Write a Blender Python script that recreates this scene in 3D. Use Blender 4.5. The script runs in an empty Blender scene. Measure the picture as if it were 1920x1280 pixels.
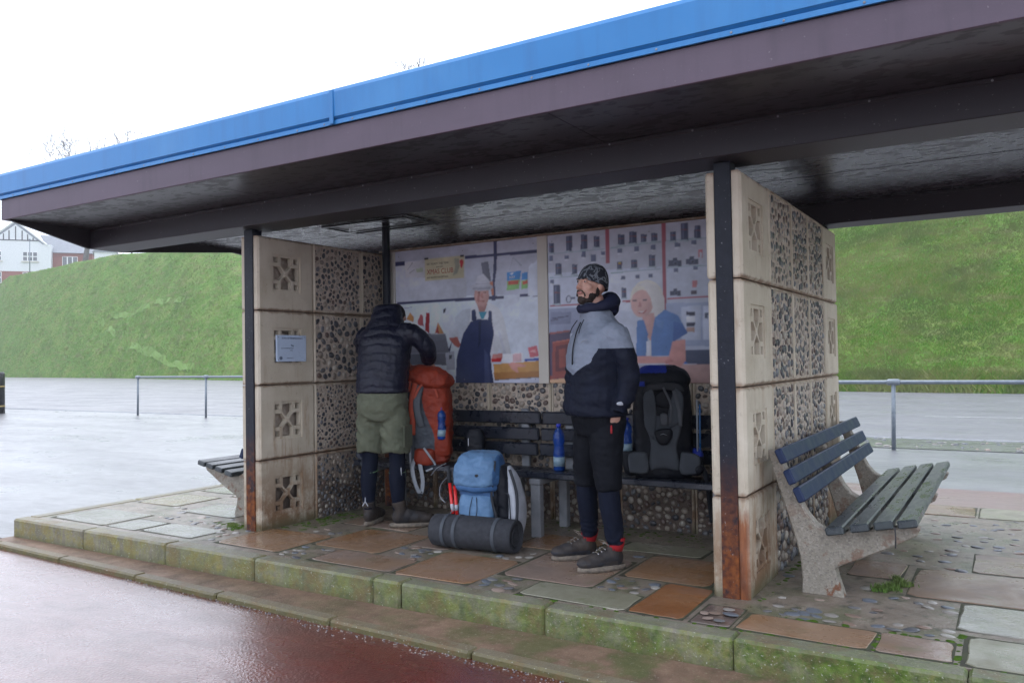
import bpy, bmesh, math, random
import numpy as np
from math import sin, cos, pi, radians, sqrt, atan2
from mathutils import Vector, Matrix, noise as mnoise
from mathutils.geometry import tessellate_polygon
random.seed(7)
SC = bpy.context.scene
# ---------------- camera
cam = bpy.data.objects.new('camera', bpy.data.cameras.new('camera'))
SC.collection.objects.link(cam); SC.camera = cam
cam.data.sensor_width = 36; cam.data.lens = 28.552; cam.data.clip_end = 2000; cam.data.clip_start = .05
_r = (0.85194361, 0.52337573, -0.01642929); _u = (0.02571536, -0.0104802, 0.99961437); _f = (-0.52300172, 0.85203756, 0.02238733)
cam.matrix_world = Matrix(((_r[0], _u[0], -_f[0], 1.1979), (_r[1], _u[1], -_f[1], -4.2934), (_r[2], _u[2], -_f[2], 1.3262), (0, 0, 0, 1)))
# ---------------- overcast sky
SUN_EL, SUN_ROT = radians(58), radians(-60)
W = bpy.data.worlds.new("World"); SC.world = W; W.use_nodes = True
nt = W.node_tree; nt.nodes.clear()
sky = nt.nodes.new('ShaderNodeTexSky'); sky.sky_type = 'NISHITA'; sky.sun_disc = False
sky.sun_elevation = SUN_EL; sky.sun_rotation = SUN_ROT; sky.dust_density = 4; sky.air_density = 1.2; sky.ozone_density = 1.5
hsv = nt.nodes.new('ShaderNodeHueSaturation'); hsv.inputs['Saturation'].default_value = .22; hsv.inputs['Value'].default_value = 1.0
mx = nt.nodes.new('ShaderNodeMix'); mx.data_type = 'RGBA'; mx.inputs[0].default_value = .72
mx.inputs[7].default_value = (9.2, 10.0, 11.8, 1)          # even cloud deck over the sky texture
bg = nt.nodes.new('ShaderNodeBackground'); bg.inputs[1].default_value = .15
wo = nt.nodes.new('ShaderNodeOutputWorld')
nt.links.new(sky.outputs[0], hsv.inputs['Color']); nt.links.new(hsv.outputs[0], mx.inputs[6])
nt.links.new(mx.outputs[2], bg.inputs[0]); nt.links.new(bg.outputs[0], wo.inputs[0])
sun = bpy.data.objects.new('sun', bpy.data.lights.new('sun', 'SUN')); SC.collection.objects.link(sun)
sun.data.energy = .6; sun.data.angle = radians(30); sun.data.color = (1, .97, .93)
_d = Vector((sin(SUN_ROT) * cos(SUN_EL), cos(SUN_ROT) * cos(SUN_EL), sin(SUN_EL)))
sun.rotation_euler = _d.to_track_quat('Z', 'Y').to_euler()
SC.view_settings.view_transform = 'Standard'; SC.view_settings.look = 'None'
SC.view_settings.exposure = .72; SC.view_settings.gamma = 1

# ---------------- mesh helpers
def link(o): SC.collection.objects.link(o); return o
def thing(name, label=None, cat=None, loc=(0, 0, 0), group=None, kind=None, rz=0):
    o = link(bpy.data.objects.new(name, None)); o.location = loc; o.rotation_euler = (0, 0, rz); o.empty_display_size = .1
    return tag(o, label, cat, group, kind)
def tag(o, label=None, cat=None, group=None, kind=None):
    if label: o['label'] = label
    if cat: o['category'] = cat
    if group: o['group'] = group
    if kind: o['kind'] = kind
    return o
class MB:
    def __init__(s, off=(0, 0, 0)): s.v = []; s.f = []; s.m = []; s.o = Vector(off)
    def add(s, vs, fs, m=0):
        n = len(s.v); s.v += [tuple(Vector(v) - s.o) for v in vs]; s.f += [tuple(i + n for i in f) for f in fs]; s.m += [m] * len(fs); return s
    def box(s, lo, hi, m=0, b=0., R=None, c=None):
        lo = Vector(lo); hi = Vector(hi); mid = (lo + hi) / 2; h = (hi - lo) / 2; b = min(b, min(h) * .9)
        P = []
        if b <= 0:
            P = [Vector((sx * h.x, sy * h.y, sz * h.z)) for sx in (-1, 1) for sy in (-1, 1) for sz in (-1, 1)]
            F = [(0, 1, 3, 2), (4, 6, 7, 5), (0, 4, 5, 1), (2, 3, 7, 6), (0, 2, 6, 4), (1, 5, 7, 3)]
        else:
            ix = {}
            for sx in (-1, 1):
                for sy in (-1, 1):
                    for sz in (-1, 1):
                        for a in range(3):
                            q = [sx * (h.x - b), sy * (h.y - b), sz * (h.z - b)]; q[a] = (sx, sy, sz)[a] * h[a]
                            ix[(sx, sy, sz, a)] = len(P); P.append(Vector(q))
            F = []
            for a in range(3):
                o1, o2 = [(1, 2), (2, 0), (0, 1)][a]
                for sg in (-1, 1):
                    cyc = []
                    for (p, q) in ((-1, -1), (1, -1), (1, 1), (-1, 1)):
                        k = [0, 0, 0]; k[a] = sg; k[o1] = p; k[o2] = q; cyc.append(ix[(k[0], k[1], k[2], a)])
                    F.append(tuple(cyc if sg > 0 else cyc[::-1]))
            for a in range(3):   # edges along axis a
                o1, o2 = [(1, 2), (2, 0), (0, 1)][a]
                for p in (-1, 1):
                    for q in (-1, 1):
                        def K(sa, face):
                            k = [0, 0, 0]; k[a] = sa; k[o1] = p; k[o2] = q; return ix[(k[0], k[1], k[2], face)]
                        f = (K(-1, o1), K(1, o1), K(1, o2), K(-1, o2)); F.append(f if p * q < 0 else f[::-1])
            for sx in (-1, 1):
                for sy in (-1, 1):
                    for sz in (-1, 1):
                        f = (ix[(sx, sy, sz, 0)], ix[(sx, sy, sz, 1)], ix[(sx, sy, sz, 2)]); F.append(f if sx * sy * sz > 0 else f[::-1])
        if R is not None: P = [R @ p for p in P]
        mid = Vector(c) if c is not None else mid
        return s.add([p + mid for p in P], F, m)
    def prism(s, outer, holes, f, t0, t1, m=0):
        """2D outline (with holes) extruded: f(u, v, t) -> 3D point"""
        loops = [outer] + list(holes)
        tri = tessellate_polygon([[Vector((p[0], p[1], 0)) for p in l] for l in loops])
        flat = [p for l in loops for p in l]; n = len(flat)
        vs = [f(p[0], p[1], t0) for p in flat] + [f(p[0], p[1], t1) for p in flat]
        fs = [tuple(t) for t in tri] + [tuple(i + n for i in reversed(t)) for t in tri]
        k = 0
        for l in loops:
            for i in range(len(l)):
                a, b = k + i, k + (i + 1) % len(l); fs.append((a, b, b + n, a + n))
            k += len(l)
        return s.add(vs, fs, m)
    def rings(s, R, m=0, cap=True, close=True):
        n = len(R[0]); vs = [p for r in R for p in r]; fs = []
        for i in range(len(R) - 1):
            for j in range(n if close else n - 1):
                k = (j + 1) % n; fs.append((i * n + j, i * n + k, (i + 1) * n + k, (i + 1) * n + j))
        if cap:
            c0 = sum((Vector(p) for p in R[0]), Vector()) / n; c1 = sum((Vector(p) for p in R[-1]), Vector()) / n
            vs = vs + [c0, c1]; L = (len(R) - 1) * n
            for j in range(n):
                k = (j + 1) % n; fs.append((len(vs) - 2, k, j)); fs.append((len(vs) - 1, L + j, L + k))
        return s.add(vs, fs, m)
    def tube(s, pts, r, n=8, m=0, cap=True, asp=1., side=None, smooth=0):
        pts = [Vector(p) for p in pts]
        if smooth:
            pts, r = resamp(pts, r, smooth)
        rr = r if isinstance(r, (list, tuple)) else [r] * len(pts)
        aa = asp if isinstance(asp, (list, tuple)) else [asp] * len(pts)
        R = []; up = Vector(side) if side is not None else None
        for i, p in enumerate(pts):
            t = (pts[min(i + 1, len(pts) - 1)] - pts[max(i - 1, 0)])
            if t.length < 1e-9: t = Vector((0, 0, 1))
            t.normalize()
            if up is None: up = Vector((1, 0, 0)) if abs(t.x) < .8 else Vector((0, 1, 0))
            x = (up - t * up.dot(t))
            if x.length < 1e-5: x = t.orthogonal()
            x.normalize(); y = t.cross(x)
            if side is None: up = x
            R.append([p + x * rr[i] * cos(2 * pi * j / n) + y * rr[i] * aa[i] * sin(2 * pi * j / n) for j in range(n)])
        return s.rings(R, m, cap)
    def ell(s, c, r, m=0, nu=12, nv=8, R=None, e=1.):
        c = Vector(c); r = (r, r, r) if not isinstance(r, (tuple, list)) else r
        pw = lambda x: math.copysign(abs(x) ** e, x)
        RR = []
        for i in range(nv + 1):
            ph = -pi / 2 + pi * (i * .96 + .02 * nv) / nv; ring = []
            for j in range(nu):
                th = 2 * pi * j / nu
                p = Vector((r[0] * pw(cos(ph)) * pw(cos(th)), r[1] * pw(cos(ph)) * pw(sin(th)), r[2] * pw(sin(ph))))
                ring.append(c + (R @ p if R is not None else p))
            RR.append(ring)
        return s.rings(RR, m, True)
    def mesh(s, name, mats, smooth=False):
        me = bpy.data.meshes.new(name); me.from_pydata(s.v, [], s.f)
        for x in (mats if isinstance(mats, (list, tuple)) else [mats]): me.materials.append(x)
        me.polygons.foreach_set('material_index', s.m)
        if smooth: me.polygons.foreach_set('use_smooth', [True] * len(me.polygons))
        me.update(); return me
    def build(s, name, mats, parent=None, smooth=False, kind=None, label=None, fix=True):
        me = s.mesh(name, mats, smooth)
        if fix:
            bm = bmesh.new(); bm.from_mesh(me); bmesh.ops.recalc_face_normals(bm, faces=bm.faces); bm.to_mesh(me); bm.free()
        o = link(bpy.data.objects.new(name, me)); o.parent = parent
        if kind: o['kind'] = kind
        if label: o['label'] = label
        return o
def place(me, name, parent, loc, rot=(0, 0, 0), scale=(1, 1, 1)):
    o = link(bpy.data.objects.new(name, me)); o.parent = parent; o.location = loc; o.rotation_euler = rot; o.scale = scale; return o
def resamp(pts, r, k):
    """Catmull-Rom through the points, k steps per span"""
    P = [Vector(p) for p in pts]; rr = list(r) if isinstance(r, (list, tuple)) else [r] * len(P)
    op, orr = [], []
    for i in range(len(P) - 1):
        p0, p1, p2, p3 = P[max(i - 1, 0)], P[i], P[i + 1], P[min(i + 2, len(P) - 1)]
        for j in range(k):
            t = j / k
            op.append(.5 * ((2 * p1) + (p2 - p0) * t + (2 * p0 - 5 * p1 + 4 * p2 - p3) * t * t + (3 * p1 - p0 - 3 * p2 + p3) * t ** 3))
            orr.append(rr[i] * (1 - t) + rr[i + 1] * t)
    op.append(P[-1]); orr.append(rr[-1]); return op, orr
def evalmesh(o):
    dg = bpy.context.evaluated_depsgraph_get(); dg.update()
    me = bpy.data.meshes.new_from_object(o.evaluated_get(dg)); return me
def fuse(mb, name, mats, parent, voxel=.01, sm=3, disp=None, pick=None, smf=.6):
    """union of overlapping closed shells into ONE continuous smooth surface"""
    o = mb.build(name, mats, parent, True)
    md = o.modifiers.new('r', 'REMESH'); md.mode = 'VOXEL'; md.voxel_size = voxel; md.use_smooth_shade = True
    if sm: ms = o.modifiers.new('s', 'SMOOTH'); ms.factor = smf; ms.iterations = sm
    me = evalmesh(o); o.modifiers.clear(); o.data = me; me.name = name
    me.materials.clear()
    for x in (mats if isinstance(mats, (list, tuple)) else [mats]): me.materials.append(x)
    if disp:
        nn = [v.normal.copy() for v in me.vertices]; cc = [v.co.copy() for v in me.vertices]
        for v, n, c in zip(me.vertices, nn, cc): v.co = c + n * disp(c, n)
    me.polygons.foreach_set('use_smooth', [True] * len(me.polygons))
    if pick: me.polygons.foreach_set('material_index', [pick(p.center) for p in me.polygons])
    me.update(); return o
def text(body, size, mat, parent, M, name='lettering', ext=.0004, align='CENTER', sx=1.):
    c = bpy.data.curves.new(name, 'FONT'); c.body = body; c.size = size; c.align_x = align; c.align_y = 'CENTER'; c.extrude = ext; c.resolution_u = 3
    t = link(bpy.data.objects.new('tmp', c)); me = evalmesh(t); bpy.data.objects.remove(t)
    me.transform(Matrix.Diagonal((sx, 1, 1, 1))); me.materials.clear(); me.materials.append(mat)
    o = link(bpy.data.objects.new(name, me)); o.parent = parent; o.matrix_local = M; return o

# ---------------- materials
class NT:
    def __init__(s, name):
        s.m = bpy.data.materials.new(name); s.m.use_nodes = True; s.t = s.m.node_tree; s.t.nodes.clear()
        s.out = s.t.nodes.new('ShaderNodeOutputMaterial'); s.b = s.n('ShaderNodeBsdfPrincipled'); s.t.links.new(s.b.outputs[0], s.out.inputs[0])
        s.tc = s.n('ShaderNodeTexCoord'); s.co = s.tc.outputs['Object']
    def n(s, ty, **kw):
        x = s.t.nodes.new(ty)
        for k, v in kw.items(): setattr(x, k, v)
        return x
    def set(s, x, i, v):
        if isinstance(v, bpy.types.NodeSocket): s.t.links.new(v, x.inputs[i])
        else:
            if isinstance(v, (tuple, list)) and len(v) == 3 and x.inputs[i].type == 'RGBA': v = (*v, 1)
            x.inputs[i].default_value = v
    def noise(s, scale=5, detail=5, rough=.55, co=None, dist=0, stretch=None):
        c = co or s.co
        if stretch:
            mp = s.n('ShaderNodeMapping'); s.set(mp, 0, c); mp.inputs['Scale'].default_value = stretch; c = mp.outputs[0]
        x = s.n('ShaderNodeTexNoise'); s.set(x, 'Vector', c); s.set(x, 'Scale', scale); s.set(x, 'Detail', detail); s.set(x, 'Roughness', rough); s.set(x, 'Distortion', dist); return x.outputs[0]
    def vor(s, scale=5, feat='F1', out=0, rnd=1.):
        x = s.n('ShaderNodeTexVoronoi', feature=feat); s.set(x, 'Vector', s.co); s.set(x, 'Scale', scale); s.set(x, 'Randomness', rnd); return x.outputs[out]
    def ramp(s, fac, stops, interp='LINEAR'):
        x = s.n('ShaderNodeValToRGB'); s.set(x, 0, fac); cr = x.color_ramp; cr.interpolation = interp
        while len(cr.elements) < len(stops): cr.elements.new(.5)
        for e, (p, c) in zip(cr.elements, stops):
            e.position = p; e.color = (*c, 1) if isinstance(c, (tuple, list)) else (c, c, c, 1)
        return x.outputs[0]
    def mix(s, fac, a, b, bt='MIX'):
        x = s.n('ShaderNodeMix', data_type='RGBA', blend_type=bt); s.set(x, 0, fac); s.set(x, 6, a); s.set(x, 7, b); return x.outputs[2]
    def math(s, op, a, b=0., c=0.):
        x = s.n('ShaderNodeMath', operation=op); s.set(x, 0, a); s.set(x, 1, b); s.set(x, 2, c); return x.outputs[0]
    def mr(s, v, a, b, c, d):
        x = s.n('ShaderNodeMapRange'); s.set(x, 0, v); s.set(x, 1, a); s.set(x, 2, b); s.set(x, 3, c); s.set(x, 4, d); return x.outputs[0]
    def xyz(s, co=None):
        x = s.n('ShaderNodeSeparateXYZ'); s.set(x, 0, co or s.co); return x.outputs
    def bump(s, h, st=.3, d=.01, prev=None):
        x = s.n('ShaderNodeBump'); s.set(x, 'Height', h); s.set(x, 'Strength', st); s.set(x, 'Distance', d)
        if prev: s.set(x, 'Normal', prev)
        return x.outputs[0]
    def rand(s): return s.n('ShaderNodeObjectInfo').outputs['Random']
    def island(s):
        g = s.n('ShaderNodeNewGeometry').outputs['Random Per Island']; return s.math('FRACT', s.math('ADD', g, s.rand()))
    def done(s, color=None, rough=.6, normal=None, spec=None, metal=None, **kw):
        if color is not None: s.set(s.b, 'Base Color', color)
        s.set(s.b, 'Roughness', rough)
        if normal is not None: s.set(s.b, 'Normal', normal)
        if spec is not None: s.set(s.b, 'Specular IOR Level', spec)
        if metal is not None: s.set(s.b, 'Metallic', metal)
        for k, v in kw.items(): s.set(s.b, k, v)
        return s.m
def simple(name, c1, c2=None, scale=20, rough=.6, bst=.15, bsc=None, bd=.003, spec=None, metal=None, rv=.1, **kw):
    s = NT(name); c2 = c2 or tuple(x * .75 for x in c1)
    n = s.noise(scale); col = s.ramp(n, [(.35, c1), (.65, c2)])
    n2 = s.noise(bsc or scale * 4, 4)
    return s.done(col, s.mr(n, .3, .7, max(rough - rv, .02), min(rough + rv, 1)), s.bump(n2, bst, bd) if bst else None, spec, metal, **kw)
PEBBLES=[[0.67,2.73],[0.75,2.56],[0.87,2.71],[0.93,2.62],[1.07,2.73],[0.71,2.21],[0.85,2.36],[1.06,2.51],[1.17,2.42],[0.73,2.01],[0.85,2.15],[0.86,2.01],[0.91,1.88],[1.01,2.07],[0.98,1.87],[1.1,1.93],[1.21,1.8],[1.19,2.06],[1.19,2.23],[0.84,1.69],[0.66,1.44],[0.71,1.61],[0.57,1.55],[0.49,1.43],[0.82,1.36],[0.69,1.31],[0.86,1.19],[0.79,1.14],[0.69,1.13],[0.92,1.16],[0.69,2.5],[0.73,2.97],[0.81,3.01],[0.89,3.0],[0.87,3.07],[0.71,3.07],[1.19,2.61],[0.8,1.54],[1.0,2.21],[1.09,1.83],[0.13,0.14],[0.31,0.19],[0.54,0.29],[0.49,0.13],[0.82,0.41],[0.81,0.31],[0.91,0.27],[0.64,0.4],[-0.04,-0.24],[-0.01,-0.31],[-0.03,-0.43],[-0.09,-0.42],[-0.13,-0.35],[0.15,-0.02],[0.12,-0.13],[0.24,-0.04],[0.24,-0.12],[0.29,-0.09],[0.35,-0.1],[0.41,-0.05],[0.42,-0.15],[0.51,-0.15],[0.7,-0.13],[0.63,-0.12],[0.59,-0.13],[0.71,-0.05],[0.82,-0.03],[0.92,-0.04],[0.85,-0.14],[0.92,-0.11],[0.77,-0.1],[0.31,-0.17],[0.2,-0.15],[0.11,-0.02],[-0.81,-0.03],[-0.71,-0.06],[-0.69,0.06],[-0.65,0.07],[-0.62,-0.05],[-0.56,-0.06],[-0.8,-0.13],[-0.72,-0.15],[-0.59,-0.15],[-0.55,0.05],[-1.47,0.12],[-1.5,0.27],[-1.52,0.36],[-1.56,0.24],[-0.88,0.61],[-0.85,0.58],[-0.63,-0.13],[-0.79,0.07],[-2.43,-0.0],[-2.3,-0.04],[-2.17,-0.06],[-2.21,0.13],[-2.22,0.07],[-1.62,0.18],[-1.69,0.21],[-1.55,0.21],[-1.42,-0.29],[-1.32,-0.37],[-1.27,-0.31],[-1.24,-0.4],[-1.4,-0.41],[-3.03,-0.2],[-2.98,-0.29],[-2.86,-0.2],[-3.15,0.26],[-3.18,0.21],[-3.32,0.31],[-3.35,0.22],[-3.89,-0.25],[-3.84,-0.35],[-3.88,-0.18],[-3.83,-0.02],[-3.86,-0.11],[-5.25,0.38],[-4.99,0.24],[-4.84,0.1],[-4.58,0.03],[-4.84,0.02],[-5.14,0.38],[-4.63,0.17],[-4.61,0.22],[-3.88,-0.28],[-3.97,-0.16],[-4.98,0.03],[-4.9,0.03]]
POSTER1=[['p',[232,240,252],[[-3.624,1.911],[-2.038,1.85],[-2.052,1.122],[-3.637,1.119]]],['p',[224,226,238],[[-3.618,2.226],[-2.754,2.212],[-2.76,1.865],[-3.625,1.857]]],['p',[62,64,104],[[-3.601,2.225],[-3.426,2.225],[-3.427,2.187],[-3.601,2.188]]],['p',[62,64,104],[[-2.769,2.219],[-2.044,2.216],[-2.045,2.189],[-2.77,2.194]]],['p',[62,64,104],[[-2.473,2.328],[-2.439,2.325],[-2.448,2.086],[-2.468,1.975],[-2.464,1.823],[-2.501,1.825],[-2.492,1.976],[-2.479,2.089]]],['p',[62,64,104],[[-3.519,1.862],[-2.381,1.859],[-2.382,1.834],[-3.52,1.841]]],['p',[62,64,104],[[-2.229,1.861],[-2.15,1.86],[-2.15,1.841],[-2.229,1.841]]],['p',[62,64,104],[[-2.15,1.843],[-2.052,1.841],[-2.052,1.836],[-2.15,1.838]]],['p',[236,234,240],[[-3.427,2.212],[-3.198,2.221],[-3.2,2.061],[-3.42,2.079]]],['p',[150,150,160],[[-3.402,2.145],[-3.341,2.208],[-3.341,2.202],[-3.402,2.139]]],['p',[150,150,160],[[-3.377,2.116],[-3.317,2.145],[-3.317,2.14],[-3.377,2.111]]],['p',[205,215,190],[[-3.3,2.148],[-3.224,2.156],[-3.224,2.116],[-3.292,2.114]]],['p',[120,115,140],[[-3.596,1.969],[-3.542,2.088],[-3.542,2.08],[-3.596,1.96]]],['p',[236,240,250],[[-3.594,2.094],[-3.542,2.091],[-3.523,1.852],[-3.538,1.784],[-3.608,1.787]]],['p',[222,212,176],[[-3.201,2.228],[-2.774,2.226],[-2.781,2.033],[-3.201,2.035]]],['p',[40,40,50],[[-3.206,2.237],[-3.162,2.237],[-3.163,2.222],[-3.206,2.223]]],['p',[40,40,50],[[-2.821,2.233],[-2.78,2.232],[-2.78,2.216],[-2.821,2.217]]],['p',[205,60,70],[[-2.825,2.185],[-2.801,2.196],[-2.783,2.175],[-2.79,2.144],[-2.806,2.115],[-2.818,2.139]]],['p',[170,170,150],[[-2.88,2.209],[-2.833,2.205],[-2.826,2.14],[-2.851,2.077],[-2.899,2.061],[-2.874,2.13]]],['p',[120,122,138],[[-2.604,2.149],[-2.532,2.156],[-2.505,1.99],[-2.54,1.986],[-2.59,2.059]]],['p',[205,130,100],[[-2.52,1.984],[-2.486,1.982],[-2.481,1.868],[-2.5,1.869]]],['p',[120,125,140],[[-2.285,2.176],[-2.326,2.049],[-2.326,2.044],[-2.285,2.171]]],['p',[170,178,195],[[-2.285,2.173],[-2.202,2.098],[-2.203,2.088],[-2.285,2.163]]],['p',[150,155,170],[[-2.336,1.906],[-2.383,1.772],[-2.383,1.767],[-2.337,1.901]]],['p',[75,150,218],[[-2.348,2.052],[-2.21,2.053],[-2.222,1.984],[-2.35,1.98]]],['p',[235,240,245],[[-2.327,2.04],[-2.283,2.043],[-2.298,2.026]]],['p',[150,205,125],[[-2.35,1.98],[-2.219,1.983],[-2.235,1.904],[-2.351,1.902]]],['p',[205,95,75],[[-2.335,1.976],[-2.233,1.979],[-2.237,1.947],[-2.336,1.944]]],['p',[75,150,218],[[-2.204,2.035],[-2.146,2.038],[-2.148,1.979],[-2.208,1.976]]],['p',[150,205,125],[[-2.208,1.974],[-2.148,1.976],[-2.152,1.905],[-2.209,1.903]]],['p',[205,95,75],[[-2.198,1.967],[-2.148,1.971],[-2.148,1.944],[-2.198,1.94]]],['p',[226,232,246],[[-2.139,2.076],[-2.117,2.102],[-2.081,2.109],[-2.053,2.143],[-2.054,1.839],[-2.15,1.846]]],['p',[222,228,240],[[-2.367,1.843],[-2.25,1.856],[-2.213,1.909],[-2.237,1.799],[-2.339,1.767],[-2.391,1.745]]],['p',[228,165,105],[[-3.418,1.705],[-3.374,1.763],[-3.332,1.721],[-3.337,1.675]]],['p',[195,100,105],[[-3.291,1.68],[-3.256,1.745],[-3.231,1.73],[-3.224,1.637],[-3.283,1.646]]],['p',[172,48,58],[[-3.194,1.755],[-3.154,1.747],[-3.164,1.569],[-3.209,1.597]]],['p',[215,160,110],[[-3.102,1.567],[-3.067,1.664],[-3.035,1.617],[-3.001,1.564]]],['p',[180,70,75],[[-3.093,1.567],[-3.068,1.645],[-3.056,1.566]]],['p',[150,155,165],[[-3.503,1.799],[-3.348,1.812],[-3.348,1.807],[-3.503,1.794]]],['p',[150,155,165],[[-3.365,1.819],[-3.365,1.779],[-3.366,1.774],[-3.365,1.814]]],['p',[150,155,165],[[-3.246,1.827],[-3.247,1.774],[-3.247,1.768],[-3.246,1.822]]],['p',[150,155,165],[[-3.163,1.823],[-3.171,1.77],[-3.171,1.765],[-3.163,1.818]]],['p',[150,155,165],[[-3.048,1.83],[-3.049,1.778],[-3.049,1.773],[-3.048,1.825]]],['p',[128,130,142],[[-3.455,1.578],[-2.988,1.563],[-2.943,1.393],[-2.961,1.289],[-3.442,1.294]]],['p',[100,104,118],[[-3.458,1.402],[-3.237,1.398],[-3.239,1.292],[-3.442,1.294]]],['p',[190,192,200],[[-3.143,1.568],[-2.988,1.563],[-2.988,1.556],[-3.143,1.56]]],['p',[170,172,185],[[-3.458,1.397],[-2.959,1.396],[-2.959,1.391],[-3.458,1.392]]],['p',[195,198,210],[[-2.991,1.394],[-2.895,1.412],[-2.89,1.25],[-2.977,1.25]]],['p',[90,92,100],[[-2.951,1.374],[-2.919,1.377],[-2.925,1.341],[-2.952,1.339]]],['p',[220,226,236],[[-2.89,1.69],[-2.793,1.763],[-2.7,1.772],[-2.734,1.607],[-2.83,1.481],[-2.86,1.559]]],['p',[232,236,246],[[-3.034,1.709],[-2.952,1.771],[-2.859,1.611],[-2.837,1.514],[-2.941,1.503],[-3.003,1.603]]],['p',[70,70,85],[[-3.008,1.773],[-2.976,1.785],[-2.985,1.746],[-3.009,1.737]]],['p',[192,112,102],[[-2.952,1.521],[-2.861,1.531],[-2.827,1.468],[-2.847,1.433],[-2.894,1.457]]],['p',[60,66,98],[[-2.958,1.419],[-2.917,1.496],[-2.943,1.393]]],['p',[232,234,238],[[-2.715,1.779],[-2.668,1.811],[-2.531,1.814],[-2.428,1.753],[-2.385,1.67],[-2.311,1.344],[-2.363,1.295],[-2.434,1.421],[-2.496,1.297],[-2.645,1.426],[-2.733,1.658]]],['p',[208,210,220],[[-2.446,1.572],[-2.417,1.546],[-2.348,1.314],[-2.377,1.308]]],['p',[60,70,108],[[-2.718,1.655],[-2.64,1.674],[-2.504,1.662],[-2.484,1.548],[-2.524,1.385],[-2.512,1.247],[-2.492,1.128],[-2.887,1.127],[-2.87,1.353],[-2.797,1.558]]],['p',[46,54,86],[[-2.641,1.654],[-2.61,1.66],[-2.621,1.476],[-2.645,1.426]]],['p',[78,88,125],[[-2.584,1.424],[-2.54,1.36],[-2.529,1.134],[-2.589,1.134]]],['p',[60,70,108],[[-2.708,1.753],[-2.669,1.758],[-2.656,1.665],[-2.71,1.662]]],['p',[60,70,108],[[-2.533,1.739],[-2.503,1.737],[-2.5,1.657],[-2.542,1.661]]],['p',[75,160,185],[[-2.636,1.737],[-2.552,1.733],[-2.587,1.675],[-2.61,1.676]]],['p',[196,145,138],[[-2.653,1.808],[-2.544,1.802],[-2.575,1.734],[-2.631,1.737]]],['p',[216,168,158],[[-2.527,1.871],[-2.531,1.842],[-2.543,1.815],[-2.56,1.795],[-2.581,1.782],[-2.605,1.779],[-2.628,1.785],[-2.649,1.799],[-2.666,1.822],[-2.676,1.849],[-2.679,1.879],[-2.675,1.909],[-2.664,1.936],[-2.646,1.956],[-2.625,1.968],[-2.601,1.972],[-2.578,1.965],[-2.557,1.95],[-2.54,1.928],[-2.53,1.901]]],['p',[190,130,125],[[-2.653,1.833],[-2.636,1.896],[-2.618,1.895],[-2.63,1.807]]],['p',[120,90,90],[[-2.644,1.903],[-2.618,1.904],[-2.618,1.896],[-2.644,1.895]]],['p',[120,90,90],[[-2.587,1.902],[-2.56,1.898],[-2.56,1.891],[-2.587,1.895]]],['p',[180,110,110],[[-2.625,1.829],[-2.573,1.827],[-2.573,1.819],[-2.625,1.822]]],['p',[200,140,132],[[-2.609,1.888],[-2.593,1.887],[-2.586,1.853],[-2.615,1.854]]],['p',[200,200,212],[[-2.487,1.935],[-2.493,1.926],[-2.509,1.918],[-2.534,1.912],[-2.566,1.909],[-2.602,1.909],[-2.638,1.913],[-2.67,1.92],[-2.696,1.929],[-2.713,1.939],[-2.718,1.95],[-2.712,1.959],[-2.695,1.968],[-2.669,1.973],[-2.637,1.976],[-2.601,1.975],[-2.565,1.972],[-2.533,1.965],[-2.508,1.956],[-2.492,1.946]]],['p',[170,170,185],[[-2.689,1.944],[-2.514,1.937],[-2.511,1.921],[-2.689,1.927]]],['p',[222,222,232],[[-2.672,1.959],[-2.641,2.037],[-2.58,2.054],[-2.531,2.006],[-2.511,1.952]]],['p',[185,185,200],[[-2.665,1.976],[-2.513,1.971],[-2.513,1.964],[-2.665,1.968]]],['p',[205,155,92],[[-2.496,1.291],[-2.048,1.314],[-2.051,1.18],[-2.484,1.156]]],['p',[178,125,72],[[-2.497,1.222],[-2.05,1.231],[-2.051,1.18],[-2.484,1.156]]],['p',[205,208,224],[[-2.491,1.156],[-2.051,1.179],[-2.052,1.122],[-2.499,1.121]]],['p',[120,110,110],[[-2.484,1.163],[-2.051,1.185],[-2.051,1.178],[-2.484,1.155]]],['p',[240,240,245],[[-2.42,1.377],[-2.202,1.379],[-2.203,1.312],[-2.407,1.296]]],['p',[205,48,52],[[-2.518,1.337],[-2.406,1.343],[-2.421,1.309],[-2.511,1.307]]],['p',[220,150,142],[[-2.502,1.372],[-2.405,1.383],[-2.403,1.343],[-2.51,1.337]]],['p',[228,190,192],[[-2.303,1.371],[-2.224,1.38],[-2.218,1.312],[-2.304,1.307]]],['p',[214,112,122],[[-2.159,1.421],[-2.074,1.438],[-2.054,1.352],[-2.139,1.339]]],['p',[232,170,170],[[-2.145,1.391],[-2.088,1.408],[-2.082,1.377]]],['p',[60,82,165],[[-2.196,1.328],[-2.048,1.338],[-2.048,1.316],[-2.189,1.311]]],['p',[216,156,145],[[-2.348,1.295],[-2.304,1.307],[-2.175,1.281],[-2.19,1.266],[-2.262,1.262],[-2.248,1.218],[-2.27,1.22],[-2.32,1.252]]]]
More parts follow.
